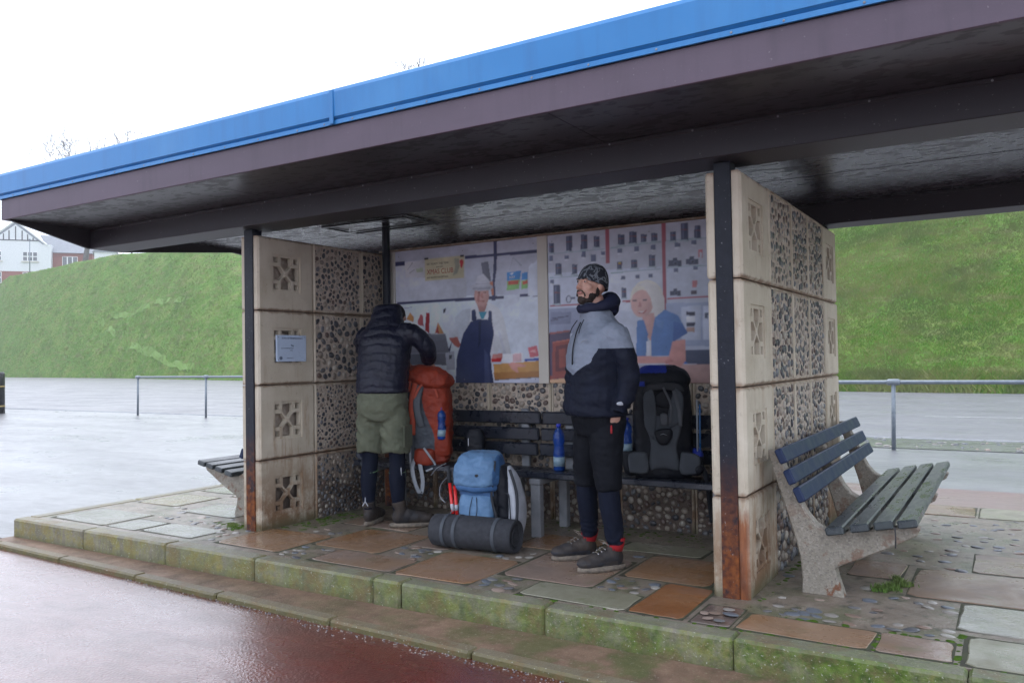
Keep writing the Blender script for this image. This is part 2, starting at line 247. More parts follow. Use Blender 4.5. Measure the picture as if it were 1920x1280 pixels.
POSTER2=[['p',[208,214,230],[[-1.962,2.015],[-0.565,1.993],[-0.579,1.382],[-1.974,1.411]]],['p',[222,226,238],[[-1.421,1.989],[-0.983,1.98],[-0.99,1.669],[-1.427,1.688]]],['p',[172,88,102],[[-1.449,2.333],[-1.416,2.332],[-1.417,2.058],[-1.448,2.054]]],['p',[172,88,102],[[-0.99,2.333],[-0.958,2.333],[-0.964,1.667],[-0.992,1.674]]],['p',[160,182,192],[[-1.938,2.174],[-1.455,2.171],[-1.455,2.164],[-1.938,2.167]]],['p',[160,182,192],[[-1.411,2.174],[-0.997,2.186],[-0.997,2.179],[-1.411,2.167]]],['p',[160,182,192],[[-0.955,2.187],[-0.627,2.185],[-0.627,2.178],[-0.956,2.181]]],['p',[160,182,192],[[-1.942,1.981],[-1.653,1.979],[-1.653,1.972],[-1.942,1.974]]],['p',[160,182,192],[[-1.409,1.982],[-1.001,1.983],[-1.001,1.976],[-1.409,1.975]]],['p',[160,182,192],[[-0.954,1.992],[-0.631,1.985],[-0.631,1.978],[-0.954,1.986]]],['p',[178,88,98],[[-1.946,1.758],[-1.618,1.759],[-1.619,1.748],[-1.946,1.746]]],['p',[178,88,98],[[-1.313,1.76],[-1.24,1.76],[-1.24,1.748],[-1.314,1.749]]],['p',[178,88,98],[[-0.959,1.764],[-0.614,1.765],[-0.614,1.754],[-0.959,1.753]]],['p',[78,84,112],[[-1.945,2.258],[-1.901,2.254],[-1.902,2.177],[-1.946,2.181]]],['p',[110,118,145],[[-1.936,2.253],[-1.925,2.252],[-1.926,2.183],[-1.937,2.184]]],['p',[140,90,95],[[-1.943,2.23],[-1.903,2.227],[-1.904,2.22],[-1.943,2.223]]],['p',[175,190,200],[[-1.953,2.18],[-1.896,2.175],[-1.896,2.163],[-1.953,2.168]]],['p',[78,84,112],[[-1.789,2.301],[-1.735,2.296],[-1.738,2.178],[-1.791,2.182]]],['p',[110,118,145],[[-1.778,2.294],[-1.765,2.293],[-1.767,2.186],[-1.78,2.187]]],['p',[140,90,95],[[-1.787,2.257],[-1.739,2.253],[-1.739,2.246],[-1.787,2.25]]],['p',[175,190,200],[[-1.799,2.182],[-1.73,2.176],[-1.73,2.164],[-1.799,2.17]]],['p',[78,84,112],[[-1.658,2.299],[-1.601,2.293],[-1.603,2.18],[-1.661,2.185]]],['p',[110,118,145],[[-1.647,2.292],[-1.632,2.29],[-1.635,2.189],[-1.649,2.19]]],['p',[140,90,95],[[-1.656,2.257],[-1.605,2.252],[-1.605,2.245],[-1.656,2.249]]],['p',[175,190,200],[[-1.669,2.185],[-1.595,2.178],[-1.595,2.167],[-1.67,2.173]]],['p',[78,84,112],[[-1.547,2.276],[-1.495,2.271],[-1.497,2.188],[-1.548,2.192]]],['p',[110,118,145],[[-1.536,2.271],[-1.524,2.27],[-1.525,2.194],[-1.538,2.195]]],['p',[140,90,95],[[-1.545,2.246],[-1.499,2.242],[-1.499,2.235],[-1.545,2.239]]],['p',[175,190,200],[[-1.556,2.192],[-1.489,2.186],[-1.49,2.174],[-1.556,2.18]]],['p',[78,84,112],[[-1.342,2.27],[-1.288,2.265],[-1.29,2.187],[-1.344,2.192]]],['p',[110,118,145],[[-1.332,2.265],[-1.318,2.264],[-1.319,2.193],[-1.333,2.195]]],['p',[140,90,95],[[-1.34,2.242],[-1.291,2.237],[-1.291,2.23],[-1.34,2.235]]],['p',[175,190,200],[[-1.352,2.191],[-1.281,2.185],[-1.282,2.174],[-1.353,2.18]]],['p',[78,84,112],[[-1.25,2.283],[-1.187,2.277],[-1.189,2.19],[-1.252,2.196]]],['p',[110,118,145],[[-1.238,2.277],[-1.222,2.276],[-1.224,2.198],[-1.239,2.199]]],['p',[140,90,95],[[-1.248,2.251],[-1.191,2.246],[-1.191,2.239],[-1.248,2.244]]],['p',[175,190,200],[[-1.262,2.196],[-1.179,2.188],[-1.18,2.177],[-1.262,2.184]]],['p',[78,84,112],[[-1.156,2.254],[-1.108,2.25],[-1.109,2.191],[-1.157,2.196]]],['p',[110,118,145],[[-1.146,2.251],[-1.134,2.249],[-1.136,2.197],[-1.148,2.198]]],['p',[140,90,95],[[-1.154,2.234],[-1.111,2.23],[-1.111,2.223],[-1.154,2.227]]],['p',[175,190,200],[[-1.165,2.195],[-1.102,2.189],[-1.102,2.178],[-1.165,2.184]]],['p',[78,84,112],[[-1.07,2.254],[-1.022,2.25],[-1.024,2.191],[-1.071,2.196]]],['p',[110,118,145],[[-1.06,2.25],[-1.048,2.249],[-1.049,2.197],[-1.061,2.198]]],['p',[140,90,95],[[-1.068,2.234],[-1.025,2.23],[-1.025,2.223],[-1.068,2.227]]],['p',[175,190,200],[[-1.078,2.195],[-1.016,2.19],[-1.017,2.178],[-1.078,2.184]]],['p',[78,84,112],[[-0.924,2.25],[-0.878,2.246],[-0.879,2.179],[-0.925,2.184]]],['p',[110,118,145],[[-0.915,2.246],[-0.903,2.245],[-0.904,2.185],[-0.916,2.186]]],['p',[140,90,95],[[-0.922,2.227],[-0.88,2.223],[-0.881,2.216],[-0.922,2.22]]],['p',[175,190,200],[[-0.932,2.183],[-0.872,2.178],[-0.872,2.167],[-0.933,2.172]]],['p',[78,84,112],[[-0.84,2.307],[-0.785,2.302],[-0.788,2.179],[-0.842,2.184]]],['p',[110,118,145],[[-0.829,2.3],[-0.815,2.298],[-0.817,2.188],[-0.831,2.189]]],['p',[140,90,95],[[-0.838,2.261],[-0.789,2.256],[-0.789,2.249],[-0.838,2.254]]],['p',[175,190,200],[[-0.851,2.183],[-0.78,2.177],[-0.78,2.166],[-0.851,2.172]]],['p',[78,84,112],[[-0.738,2.278],[-0.689,2.273],[-0.691,2.182],[-0.74,2.186]]],['p',[110,118,145],[[-0.728,2.273],[-0.716,2.271],[-0.718,2.189],[-0.73,2.19]]],['p',[140,90,95],[[-0.736,2.244],[-0.692,2.24],[-0.692,2.234],[-0.736,2.238]]],['p',[175,190,200],[[-0.748,2.186],[-0.684,2.18],[-0.684,2.169],[-0.748,2.175]]],['p',[78,84,112],[[-1.888,2.089],[-1.833,2.085],[-1.835,1.999],[-1.889,2.003]]],['p',[110,118,145],[[-1.877,2.084],[-1.863,2.083],[-1.865,2.005],[-1.878,2.006]]],['p',[140,90,95],[[-1.885,2.058],[-1.837,2.054],[-1.837,2.047],[-1.886,2.051]]],['p',[175,190,200],[[-1.898,2.002],[-1.827,1.997],[-1.827,1.985],[-1.898,1.99]]],['p',[78,84,112],[[-1.741,2.071],[-1.693,2.067],[-1.695,1.992],[-1.743,1.995]]],['p',[110,118,145],[[-1.732,2.066],[-1.72,2.065],[-1.721,1.997],[-1.733,1.998]]],['p',[140,90,95],[[-1.739,2.044],[-1.696,2.041],[-1.696,2.034],[-1.739,2.037]]],['p',[175,190,200],[[-1.75,1.994],[-1.688,1.99],[-1.688,1.978],[-1.75,1.982]]],['p',[78,84,112],[[-1.352,2.063],[-1.312,2.06],[-1.313,2.005],[-1.353,2.008]]],['p',[110,118,145],[[-1.344,2.06],[-1.334,2.059],[-1.335,2.01],[-1.345,2.01]]],['p',[140,90,95],[[-1.35,2.045],[-1.314,2.042],[-1.315,2.035],[-1.35,2.038]]],['p',[175,190,200],[[-1.359,2.007],[-1.307,2.004],[-1.307,1.992],[-1.359,1.996]]],['p',[78,84,112],[[-1.239,2.067],[-1.186,2.063],[-1.187,2.004],[-1.24,2.008]]],['p',[110,118,145],[[-1.228,2.063],[-1.215,2.062],[-1.216,2.009],[-1.23,2.01]]],['p',[140,90,95],[[-1.237,2.047],[-1.189,2.043],[-1.189,2.036],[-1.237,2.04]]],['p',[175,190,200],[[-1.248,2.007],[-1.179,2.002],[-1.179,1.991],[-1.249,1.996]]],['p',[78,84,112],[[-1.095,2.093],[-1.042,2.089],[-1.044,2.004],[-1.096,2.007]]],['p',[110,118,145],[[-1.084,2.088],[-1.071,2.087],[-1.073,2.01],[-1.086,2.011]]],['p',[140,90,95],[[-1.093,2.062],[-1.046,2.058],[-1.046,2.052],[-1.093,2.055]]],['p',[175,190,200],[[-1.104,2.007],[-1.036,2.002],[-1.037,1.991],[-1.105,1.996]]],['p',[78,84,112],[[-1.909,1.917],[-1.849,1.914],[-1.852,1.765],[-1.912,1.768]]],['p',[110,118,145],[[-1.897,1.909],[-1.882,1.908],[-1.885,1.774],[-1.9,1.775]]],['p',[140,90,95],[[-1.907,1.861],[-1.853,1.858],[-1.853,1.851],[-1.907,1.854]]],['p',[175,190,200],[[-1.921,1.767],[-1.843,1.764],[-1.843,1.752],[-1.921,1.755]]],['p',[78,84,112],[[-1.69,1.913],[-1.637,1.91],[-1.64,1.769],[-1.693,1.771]]],['p',[110,118,145],[[-1.68,1.905],[-1.666,1.905],[-1.669,1.777],[-1.682,1.778]]],['p',[140,90,95],[[-1.688,1.86],[-1.641,1.857],[-1.641,1.85],[-1.688,1.853]]],['p',[175,190,200],[[-1.701,1.771],[-1.632,1.767],[-1.633,1.755],[-1.701,1.759]]],['p',[78,84,112],[[-1.321,1.86],[-1.282,1.858],[-1.283,1.785],[-1.323,1.787]]],['p',[110,118,145],[[-1.313,1.856],[-1.303,1.855],[-1.305,1.79],[-1.315,1.79]]],['p',[140,90,95],[[-1.32,1.834],[-1.284,1.832],[-1.284,1.825],[-1.32,1.827]]],['p',[175,190,200],[[-1.329,1.786],[-1.277,1.783],[-1.278,1.772],[-1.329,1.775]]],['p',[108,116,145],[[-1.945,2.156],[-1.912,2.154],[-1.913,2.11],[-1.946,2.113]]],['p',[225,228,236],[[-1.946,2.11],[-1.913,2.108],[-1.913,2.098],[-1.946,2.101]]],['p',[108,116,145],[[-1.805,2.147],[-1.768,2.144],[-1.768,2.116],[-1.806,2.119]]],['p',[225,228,236],[[-1.806,2.116],[-1.768,2.113],[-1.768,2.104],[-1.806,2.107]]],['p',[108,116,145],[[-1.654,2.168],[-1.618,2.165],[-1.619,2.118],[-1.655,2.121]]],['p',[225,228,236],[[-1.655,2.119],[-1.619,2.116],[-1.619,2.106],[-1.656,2.109]]],['p',[108,116,145],[[-1.575,2.136],[-1.529,2.132],[-1.53,2.076],[-1.577,2.08]]],['p',[225,228,236],[[-1.577,2.077],[-1.53,2.074],[-1.53,2.064],[-1.577,2.068]]],['p',[108,116,145],[[-1.489,2.153],[-1.453,2.15],[-1.454,2.122],[-1.489,2.125]]],['p',[225,228,236],[[-1.489,2.123],[-1.454,2.12],[-1.454,2.111],[-1.49,2.114]]],['p',[108,116,145],[[-1.348,2.161],[-1.311,2.158],[-1.312,2.126],[-1.349,2.129]]],['p',[225,228,236],[[-1.349,2.126],[-1.312,2.123],[-1.312,2.114],[-1.349,2.117]]],['p',[108,116,145],[[-1.21,2.166],[-1.171,2.163],[-1.172,2.127],[-1.211,2.13]]],['p',[225,228,236],[[-1.211,2.128],[-1.172,2.124],[-1.172,2.115],[-1.211,2.118]]],['p',[108,116,145],[[-1.075,2.167],[-1.037,2.163],[-1.038,2.128],[-1.076,2.131]]],['p',[225,228,236],[[-1.076,2.129],[-1.038,2.125],[-1.038,2.116],[-1.076,2.12]]],['p',[108,116,145],[[-0.89,2.166],[-0.848,2.162],[-0.849,2.131],[-0.89,2.135]]],['p',[225,228,236],[[-0.89,2.133],[-0.849,2.129],[-0.849,2.12],[-0.891,2.124]]],['p',[108,116,145],[[-0.764,2.173],[-0.724,2.17],[-0.724,2.139],[-0.765,2.143]]],['p',[225,228,236],[[-0.765,2.141],[-0.724,2.137],[-0.725,2.128],[-0.765,2.132]]],['p',[108,116,145],[[-0.903,1.981],[-0.866,1.978],[-0.867,1.947],[-0.904,1.95]]],['p',[225,228,236],[[-0.904,1.948],[-0.867,1.945],[-0.867,1.936],[-0.904,1.939]]],['p',[108,116,145],[[-0.752,1.982],[-0.717,1.979],[-0.717,1.953],[-0.753,1.956]]],['p',[225,228,236],[[-0.753,1.954],[-0.717,1.951],[-0.717,1.942],[-0.753,1.945]]],['p',[108,116,145],[[-1.938,1.961],[-1.905,1.959],[-1.906,1.93],[-1.939,1.932]]],['p',[225,228,236],[[-1.939,1.93],[-1.906,1.928],[-1.906,1.918],[-1.939,1.92]]],['p',[108,116,145],[[-1.323,1.95],[-1.288,1.947],[-1.289,1.92],[-1.324,1.922]]],['p',[225,228,236],[[-1.324,1.92],[-1.289,1.918],[-1.289,1.909],[-1.324,1.911]]],['p',[108,116,145],[[-1.204,1.953],[-1.17,1.951],[-1.17,1.923],[-1.204,1.926]]],['p',[225,228,236],[[-1.204,1.923],[-1.17,1.921],[-1.171,1.912],[-1.205,1.914]]],['p',[108,116,145],[[-1.101,1.952],[-1.068,1.949],[-1.068,1.922],[-1.102,1.925]]],['p',[225,228,236],[[-1.102,1.922],[-1.068,1.92],[-1.069,1.911],[-1.102,1.913]]],['p',[108,116,145],[[-1.766,1.814],[-1.718,1.812],[-1.719,1.793],[-1.767,1.795]]],['p',[225,228,236],[[-1.767,1.793],[-1.719,1.79],[-1.719,1.781],[-1.767,1.784]]],['p',[76,80,104],[[-0.942,2.042],[-0.841,2.034],[-0.842,1.99],[-0.943,1.997]]],['p',[76,80,104],[[-0.909,2.057],[-0.873,2.054],[-0.873,2.027],[-0.91,2.03]]],['p',[105,112,138],[[-0.869,2.014],[-0.87,2.008],[-0.873,2.004],[-0.877,2.0],[-0.882,1.998],[-0.888,1.998],[-0.893,1.999],[-0.898,2.002],[-0.902,2.006],[-0.905,2.011],[-0.906,2.017],[-0.905,2.022],[-0.902,2.027],[-0.898,2.03],[-0.893,2.032],[-0.887,2.033],[-0.881,2.032],[-0.876,2.029],[-0.872,2.024],[-0.87,2.019]]],['p',[50,52,72],[[-0.877,2.014],[-0.878,2.011],[-0.879,2.009],[-0.881,2.007],[-0.884,2.006],[-0.888,2.005],[-0.891,2.006],[-0.894,2.008],[-0.896,2.01],[-0.897,2.013],[-0.898,2.016],[-0.897,2.019],[-0.896,2.022],[-0.893,2.024],[-0.89,2.025],[-0.887,2.025],[-0.884,2.024],[-0.881,2.023],[-0.879,2.02],[-0.877,2.018]]],['p',[76,80,104],[[-0.809,2.041],[-0.715,2.034],[-0.715,1.992],[-0.81,1.999]]],['p',[76,80,104],[[-0.778,2.056],[-0.744,2.053],[-0.745,2.028],[-0.779,2.031]]],['p',[105,112,138],[[-0.74,2.015],[-0.741,2.01],[-0.744,2.005],[-0.748,2.002],[-0.752,2.0],[-0.758,2.0],[-0.763,2.001],[-0.768,2.004],[-0.771,2.008],[-0.774,2.012],[-0.774,2.018],[-0.774,2.023],[-0.771,2.027],[-0.767,2.03],[-0.762,2.032],[-0.757,2.033],[-0.752,2.032],[-0.747,2.029],[-0.743,2.025],[-0.741,2.02]]],['p',[50,52,72],[[-0.748,2.015],[-0.748,2.013],[-0.75,2.01],[-0.752,2.008],[-0.755,2.007],[-0.758,2.007],[-0.761,2.008],[-0.763,2.009],[-0.765,2.011],[-0.767,2.014],[-0.767,2.017],[-0.766,2.02],[-0.765,2.022],[-0.763,2.024],[-0.76,2.025],[-0.757,2.026],[-0.754,2.025],[-0.752,2.023],[-0.749,2.021],[-0.748,2.018]]],['p',[76,80,104],[[-0.932,1.814],[-0.851,1.81],[-0.852,1.775],[-0.933,1.779]]],['p',[76,80,104],[[-0.906,1.828],[-0.877,1.826],[-0.877,1.805],[-0.907,1.807]]],['p',[105,112,138],[[-0.873,1.793],[-0.874,1.789],[-0.876,1.785],[-0.879,1.782],[-0.883,1.78],[-0.888,1.78],[-0.892,1.781],[-0.896,1.783],[-0.9,1.787],[-0.902,1.791],[-0.902,1.795],[-0.901,1.799],[-0.899,1.803],[-0.896,1.806],[-0.892,1.808],[-0.887,1.808],[-0.883,1.807],[-0.879,1.805],[-0.875,1.802],[-0.873,1.798]]],['p',[50,52,72],[[-0.879,1.794],[-0.88,1.791],[-0.881,1.789],[-0.883,1.787],[-0.885,1.786],[-0.888,1.786],[-0.89,1.787],[-0.893,1.788],[-0.894,1.79],[-0.895,1.792],[-0.896,1.795],[-0.895,1.797],[-0.894,1.799],[-0.892,1.801],[-0.89,1.802],[-0.887,1.802],[-0.885,1.802],[-0.883,1.8],[-0.881,1.798],[-0.88,1.796]]],['p',[205,130,135],[[-0.711,2.1],[-0.679,2.097],[-0.681,2.041],[-0.712,2.043]]],['p',[208,212,226],[[-0.703,2.081],[-0.688,2.079],[-0.688,2.045],[-0.704,2.046]]],['p',[205,130,135],[[-0.763,1.879],[-0.727,1.877],[-0.728,1.829],[-0.764,1.831]]],['p',[80,70,85],[[-0.773,1.807],[-0.733,1.805],[-0.733,1.779],[-0.774,1.781]]],['p',[90,95,120],[[-1.752,1.796],[-1.753,1.786],[-1.757,1.778],[-1.762,1.771],[-1.769,1.767],[-1.777,1.766],[-1.784,1.768],[-1.791,1.773],[-1.796,1.78],[-1.799,1.789],[-1.8,1.798],[-1.799,1.808],[-1.795,1.816],[-1.79,1.823],[-1.783,1.827],[-1.775,1.828],[-1.768,1.826],[-1.761,1.821],[-1.756,1.814],[-1.753,1.805]]],['p',[205,210,225],[[-1.757,1.796],[-1.758,1.789],[-1.761,1.782],[-1.765,1.777],[-1.77,1.774],[-1.775,1.773],[-1.78,1.775],[-1.785,1.778],[-1.789,1.784],[-1.791,1.791],[-1.792,1.798],[-1.791,1.805],[-1.788,1.812],[-1.784,1.817],[-1.78,1.82],[-1.774,1.821],[-1.769,1.819],[-1.764,1.816],[-1.76,1.81],[-1.758,1.803]]],['p',[205,180,60],[[-1.342,2.056],[-1.322,2.054],[-1.322,2.043],[-1.342,2.044]]],['p',[158,165,190],[[-1.954,1.73],[-1.606,1.726],[-1.61,1.521],[-1.958,1.532]]],['p',[140,146,172],[[-1.941,1.7],[-1.758,1.698],[-1.76,1.603],[-1.942,1.601]]],['p',[92,96,120],[[-1.928,1.656],[-1.779,1.668],[-1.779,1.658],[-1.928,1.646]]],['p',[110,110,130],[[-1.942,1.639],[-1.873,1.649],[-1.874,1.637],[-1.942,1.627]]],['p',[84,70,96],[[-1.958,1.532],[-1.768,1.552],[-1.769,1.158],[-1.965,1.158]]],['p',[160,92,88],[[-1.957,1.538],[-1.767,1.555],[-1.768,1.54],[-1.958,1.522]]],['p',[150,70,62],[[-1.929,1.456],[-1.772,1.476],[-1.777,1.212],[-1.934,1.194]]],['p',[104,46,54],[[-1.902,1.428],[-1.79,1.443],[-1.794,1.235],[-1.906,1.224]]],['p',[150,72,64],[[-1.871,1.403],[-1.811,1.41],[-1.814,1.259],[-1.874,1.254]]],['p',[195,110,90],[[-1.925,1.463],[-1.772,1.481],[-1.772,1.471],[-1.925,1.454]]],['p',[150,72,66],[[-1.964,1.192],[-1.768,1.215],[-1.768,1.182],[-1.965,1.161]]],['p',[208,168,132],[[-1.965,1.161],[-1.709,1.182],[-1.71,1.123],[-1.966,1.122]]],['p',[168,178,204],[[-0.966,1.723],[-0.615,1.718],[-0.622,1.399],[-0.972,1.407]]],['p',[198,205,222],[[-0.851,1.693],[-0.704,1.694],[-0.709,1.45],[-0.85,1.448]]],['p',[198,205,222],[[-0.687,1.693],[-0.616,1.693],[-0.621,1.442],[-0.693,1.449]]],['p',[58,58,80],[[-0.812,1.655],[-0.747,1.652],[-0.748,1.625],[-0.812,1.628]]],['p',[235,235,240],[[-0.812,1.619],[-0.748,1.616],[-0.749,1.581],[-0.813,1.582]]],['p',[58,58,80],[[-0.813,1.575],[-0.749,1.573],[-0.75,1.547],[-0.814,1.549]]],['p',[180,150,140],[[-0.814,1.542],[-0.75,1.54],[-0.751,1.505],[-0.815,1.507]]],['p',[70,80,100],[[-0.674,1.643],[-0.65,1.642],[-0.651,1.599],[-0.675,1.6]]],['p',[82,88,110],[[-0.829,1.374],[-0.601,1.377],[-0.603,1.272],[-0.831,1.274]]],['p',[190,156,150],[[-0.987,1.271],[-0.592,1.272],[-0.596,1.125],[-0.99,1.124]]],['p',[150,150,170],[[-1.226,1.271],[-0.987,1.268],[-0.99,1.124],[-1.229,1.124]]],['p',[236,230,216],[[-0.984,1.757],[-0.991,1.714],[-1.01,1.676],[-1.04,1.646],[-1.078,1.628],[-1.119,1.623],[-1.16,1.631],[-1.198,1.653],[-1.227,1.686],[-1.246,1.727],[-1.252,1.772],[-1.244,1.815],[-1.224,1.854],[-1.193,1.884],[-1.155,1.902],[-1.113,1.906],[-1.072,1.897],[-1.035,1.874],[-1.007,1.841],[-0.989,1.801]]],['p',[226,222,218],[[-1.217,1.69],[-0.976,1.768],[-0.981,1.668],[-1.038,1.615],[-1.206,1.633]]],['p',[214,168,160],[[-1.157,1.654],[-1.055,1.655],[-1.04,1.548],[-1.09,1.438],[-1.147,1.529]]],['p',[228,184,176],[[-1.069,1.726],[-1.074,1.694],[-1.087,1.666],[-1.107,1.644],[-1.132,1.631],[-1.16,1.627],[-1.187,1.633],[-1.212,1.649],[-1.231,1.673],[-1.244,1.702],[-1.247,1.735],[-1.242,1.767],[-1.229,1.795],[-1.208,1.817],[-1.183,1.831],[-1.155,1.834],[-1.128,1.828],[-1.104,1.811],[-1.085,1.787],[-1.073,1.758]]],['p',[226,222,218],[[-1.195,1.871],[-1.14,1.856],[-1.088,1.774],[-1.056,1.616],[-0.988,1.668],[-0.986,1.769],[-1.033,1.861],[-1.115,1.904]]],['p',[110,100,110],[[-1.23,1.761],[-1.197,1.762],[-1.197,1.753],[-1.23,1.752]]],['p',[110,100,110],[[-1.152,1.76],[-1.118,1.762],[-1.119,1.753],[-1.152,1.75]]],['p',[205,150,145],[[-1.181,1.745],[-1.167,1.744],[-1.158,1.708],[-1.187,1.707]]],['p',[190,90,95],[[-1.199,1.676],[-1.157,1.665],[-1.118,1.683],[-1.145,1.655],[-1.179,1.655]]],['p',[244,236,234],[[-1.188,1.672],[-1.125,1.677],[-1.157,1.661]]],['p',[92,132,190],[[-1.2,1.604],[-1.146,1.608],[-1.112,1.505],[-1.134,1.337],[-1.212,1.339]]],['p',[92,132,190],[[-1.056,1.621],[-0.978,1.679],[-0.875,1.63],[-0.804,1.501],[-0.925,1.433],[-0.933,1.334],[-1.094,1.337],[-1.089,1.471]]],['p',[70,105,168],[[-0.91,1.588],[-0.842,1.568],[-0.804,1.501],[-0.92,1.435]]],['p',[110,150,205],[[-1.05,1.615],[-0.992,1.591],[-0.993,1.535],[-1.04,1.559]]],['p',[222,222,230],[[-1.128,1.444],[-1.089,1.454],[-1.089,1.337],[-1.125,1.337]]],['p',[66,98,155],[[-0.956,1.614],[-0.974,1.348],[-0.974,1.344],[-0.956,1.609]]],['p',[66,98,155],[[-1.029,1.505],[-1.032,1.349],[-1.032,1.345],[-1.029,1.501]]],['p',[216,156,148],[[-1.224,1.339],[-0.953,1.329],[-0.923,1.442],[-0.827,1.455],[-0.823,1.299],[-0.867,1.254],[-0.987,1.279],[-1.225,1.279]]],['p',[196,130,126],[[-0.987,1.296],[-0.94,1.318],[-0.917,1.295],[-0.975,1.276]]],['p',[60,110,190],[[-0.831,1.294],[-0.803,1.274],[-0.843,1.275]]]]
BANK=[[[80.0,19.0],[84.0,45.7],17.0,-383101],[[70.4,20.4],[74.4,47.1],17.0,24029],[[60.8,21.9],[64.8,48.6],17.0,11198],[[51.1,23.3],[55.2,50.0],17.0,7098],[[41.5,24.8],[45.5,51.5],17.0,5073],[[31.9,26.1],[35.5,52.8],17.0,3843],[[22.3,27.4],[25.8,54.1],17.0,3059],[[12.6,28.7],[16.2,55.4],17.0,2497],[[3.0,30.0],[6.7,56.7],17.0,2080],[[-6.6,31.7],[-0.1,57.9],17.0,1840],[[-16.0,34.0],[-9.5,60.2],17.0,1570],[[-25.5,36.4],[-19.2,62.6],17.0,1350],[[-34.8,39.0],[-33.0,65.9],17.0,1104],[[-44.1,41.8],[-49.9,68.2],17.0,860],[[-53.4,44.7],[-67.2,67.9],17.0,636],[[-62.7,47.5],[-82.7,65.7],17.0,445],[[-72.0,50.5],[-93.6,66.7],17.4,355],[[-81.3,53.4],[-103.4,68.9],17.8,298],[[-90.6,56.2],[-113.1,71.1],18.6,247],[[-100.1,58.2],[-123.1,72.3],18.7,190],[[-109.6,60.1],[-133.0,73.7],18.9,140],[[-119.2,62.1],[-142.8,75.1],18.8,95],[[-128.7,64.0],[-152.6,76.6],18.8,55],[[-138.2,65.9],[-162.3,78.1],19.0,19],[[-147.7,68.0],[-172.0,79.8],17.0,-13],[[-157.2,70.2],[-181.6,81.6],17.0,-39],[[-166.7,72.3],[-191.3,83.6],17.0,-64],[[-176.2,74.5],[-200.8,85.5],17.0,-86],[[-185.6,76.7],[-210.4,87.4],17.0,-107],[[-195.1,78.9],[-220.0,89.4],17.0,-126],[[-204.6,80.9],[-229.6,91.3],17.0,-145],[[-214.2,82.8],[-239.2,93.0],17.0,-164],[[-223.7,84.7],[-248.8,94.7],17.0,-181],[[-233.2,86.6],[-258.4,96.4],17.0,-198],[[-242.8,88.6],[-268.0,98.2],17.0,-213],[[-252.3,90.5],[-277.6,99.9],17.0,-228],[[-261.9,92.4],[-287.2,101.7],17.0,-241],[[-271.4,94.3],[-296.8,103.5],17.0,-254],[[-280.9,96.2],[-306.4,105.2],17.0,-266],[[-290.5,98.1],[-315.9,107.0],17.0,-278],[[-300.0,100.0],[-325.5,108.8],17.0,-288]]
TRACK=[[-72.7,51.3,0.3],[-77.0,52.7,0.8],[-90.9,57.7,2.6],[-105.9,62.5,5.5],[-109.6,63.7,6.4],[-106.5,63.3,7.0],[-98.0,62.0,7.6],[-91.9,61.0,8.3],[-84.1,58.8,8.5]]
# asphalt: wet, red in front, grey promenade, road
def wet(name, base, wetamt=.5, bsc=260, patch=None, r0=.08, r1=.45, bst=.35, spec=.5, coat=1., crough=.3, lo=.75):
    s = NT(name)
    big = s.noise(.7, 5, .6); mid = s.noise(3.2, 5, .6, stretch=(1, 2.2, 1)); grit = s.noise(bsc, 2, .6); g2 = s.vor(bsc * .55)
    c = s.ramp(mid, [(.3, tuple(x * .72 for x in base)), (.7, tuple(x * 1.25 for x in base))])
    if patch: c = s.mix(s.mr(s.noise(.45, 4), .5, .62, 0, .8), c, patch)
    c = s.mix(s.mr(g2, .0, .55, .35, 0), c, tuple(min(1, x * 1.9 + .03) for x in base))
    wetm = s.mr(s.math('ADD', s.math('MULTIPLY', big, .6), s.math('MULTIPLY', mid, .4)), .5 - .12, .5 + .12, 0, 1)
    rough = s.mr(wetm, 0, 1, r1, r0)
    h = s.math('ADD', s.math('MULTIPLY', grit, .6), s.math('MULTIPLY', g2, .6))
    st = s.mr(wetm, 0, 1, bst, bst * wetamt)
    return s.done(c, rough, s.bump(h, st, .004, s.bump(s.noise(9, 3), .12, .01)), spec, None, **{'Coat Weight': s.mr(s.noise(.55, 6, .65, stretch=(.35, 1.5, 1)), .36, .62, coat * lo, coat), 'Coat Roughness': crough, 'Coat IOR': 1.6, 'Coat Normal': s.bump(h, .45, .003, s.bump(s.noise(14, 3), .25, .01))})
M = {}
M['redasphalt'] = wet('wet_red_asphalt', (.092, .014, .011), .6, 110, r0=.18, r1=.38, bst=.9, spec=1., coat=1., crough=.27, lo=.9)
M['grey'] = wet('wet_grey_asphalt', (.105, .107, .12), .5, 200, r0=.25, r1=.5, bst=.4, spec=.7, crough=.33, coat=.95, lo=.35)
M['road'] = wet('wet_road', (.12, .12, .135), .5, 120, r0=.35, r1=.6, bst=.5, spec=.5, crough=.4, coat=.65, lo=.3)
M['redstrip'] = wet('wet_red_strip', (.13, .045, .05), .5, 210, r0=.2, r1=.45, bst=.35, spec=.6)
def apron():
    s = NT('brown_concrete'); n = s.noise(5, 7, .65); f = s.noise(120, 3)
    c = s.ramp(n, [(.3, (.10, .066, .046)), (.5, (.18, .115, .08)), (.68, (.25, .16, .115))])
    X = s.xyz()
    g = s.math('MULTIPLY', s.mr(s.noise(3.3, 6, .7), .46, .6, 0, 1), s.mr(X[0], -3.5, .3, .05, .8))
    c = s.mix(g, c, (.07, .10, .03))
    c = s.mix(s.mr(s.noise(60, 2), .62, .7, 0, .6), c, (.3, .27, .2))
    return s.done(c, s.mr(n, .3, .7, .65, .4), s.bump(f, .6, .006, s.bump(n, .5, .02)), .3)
M['apron'] = apron()
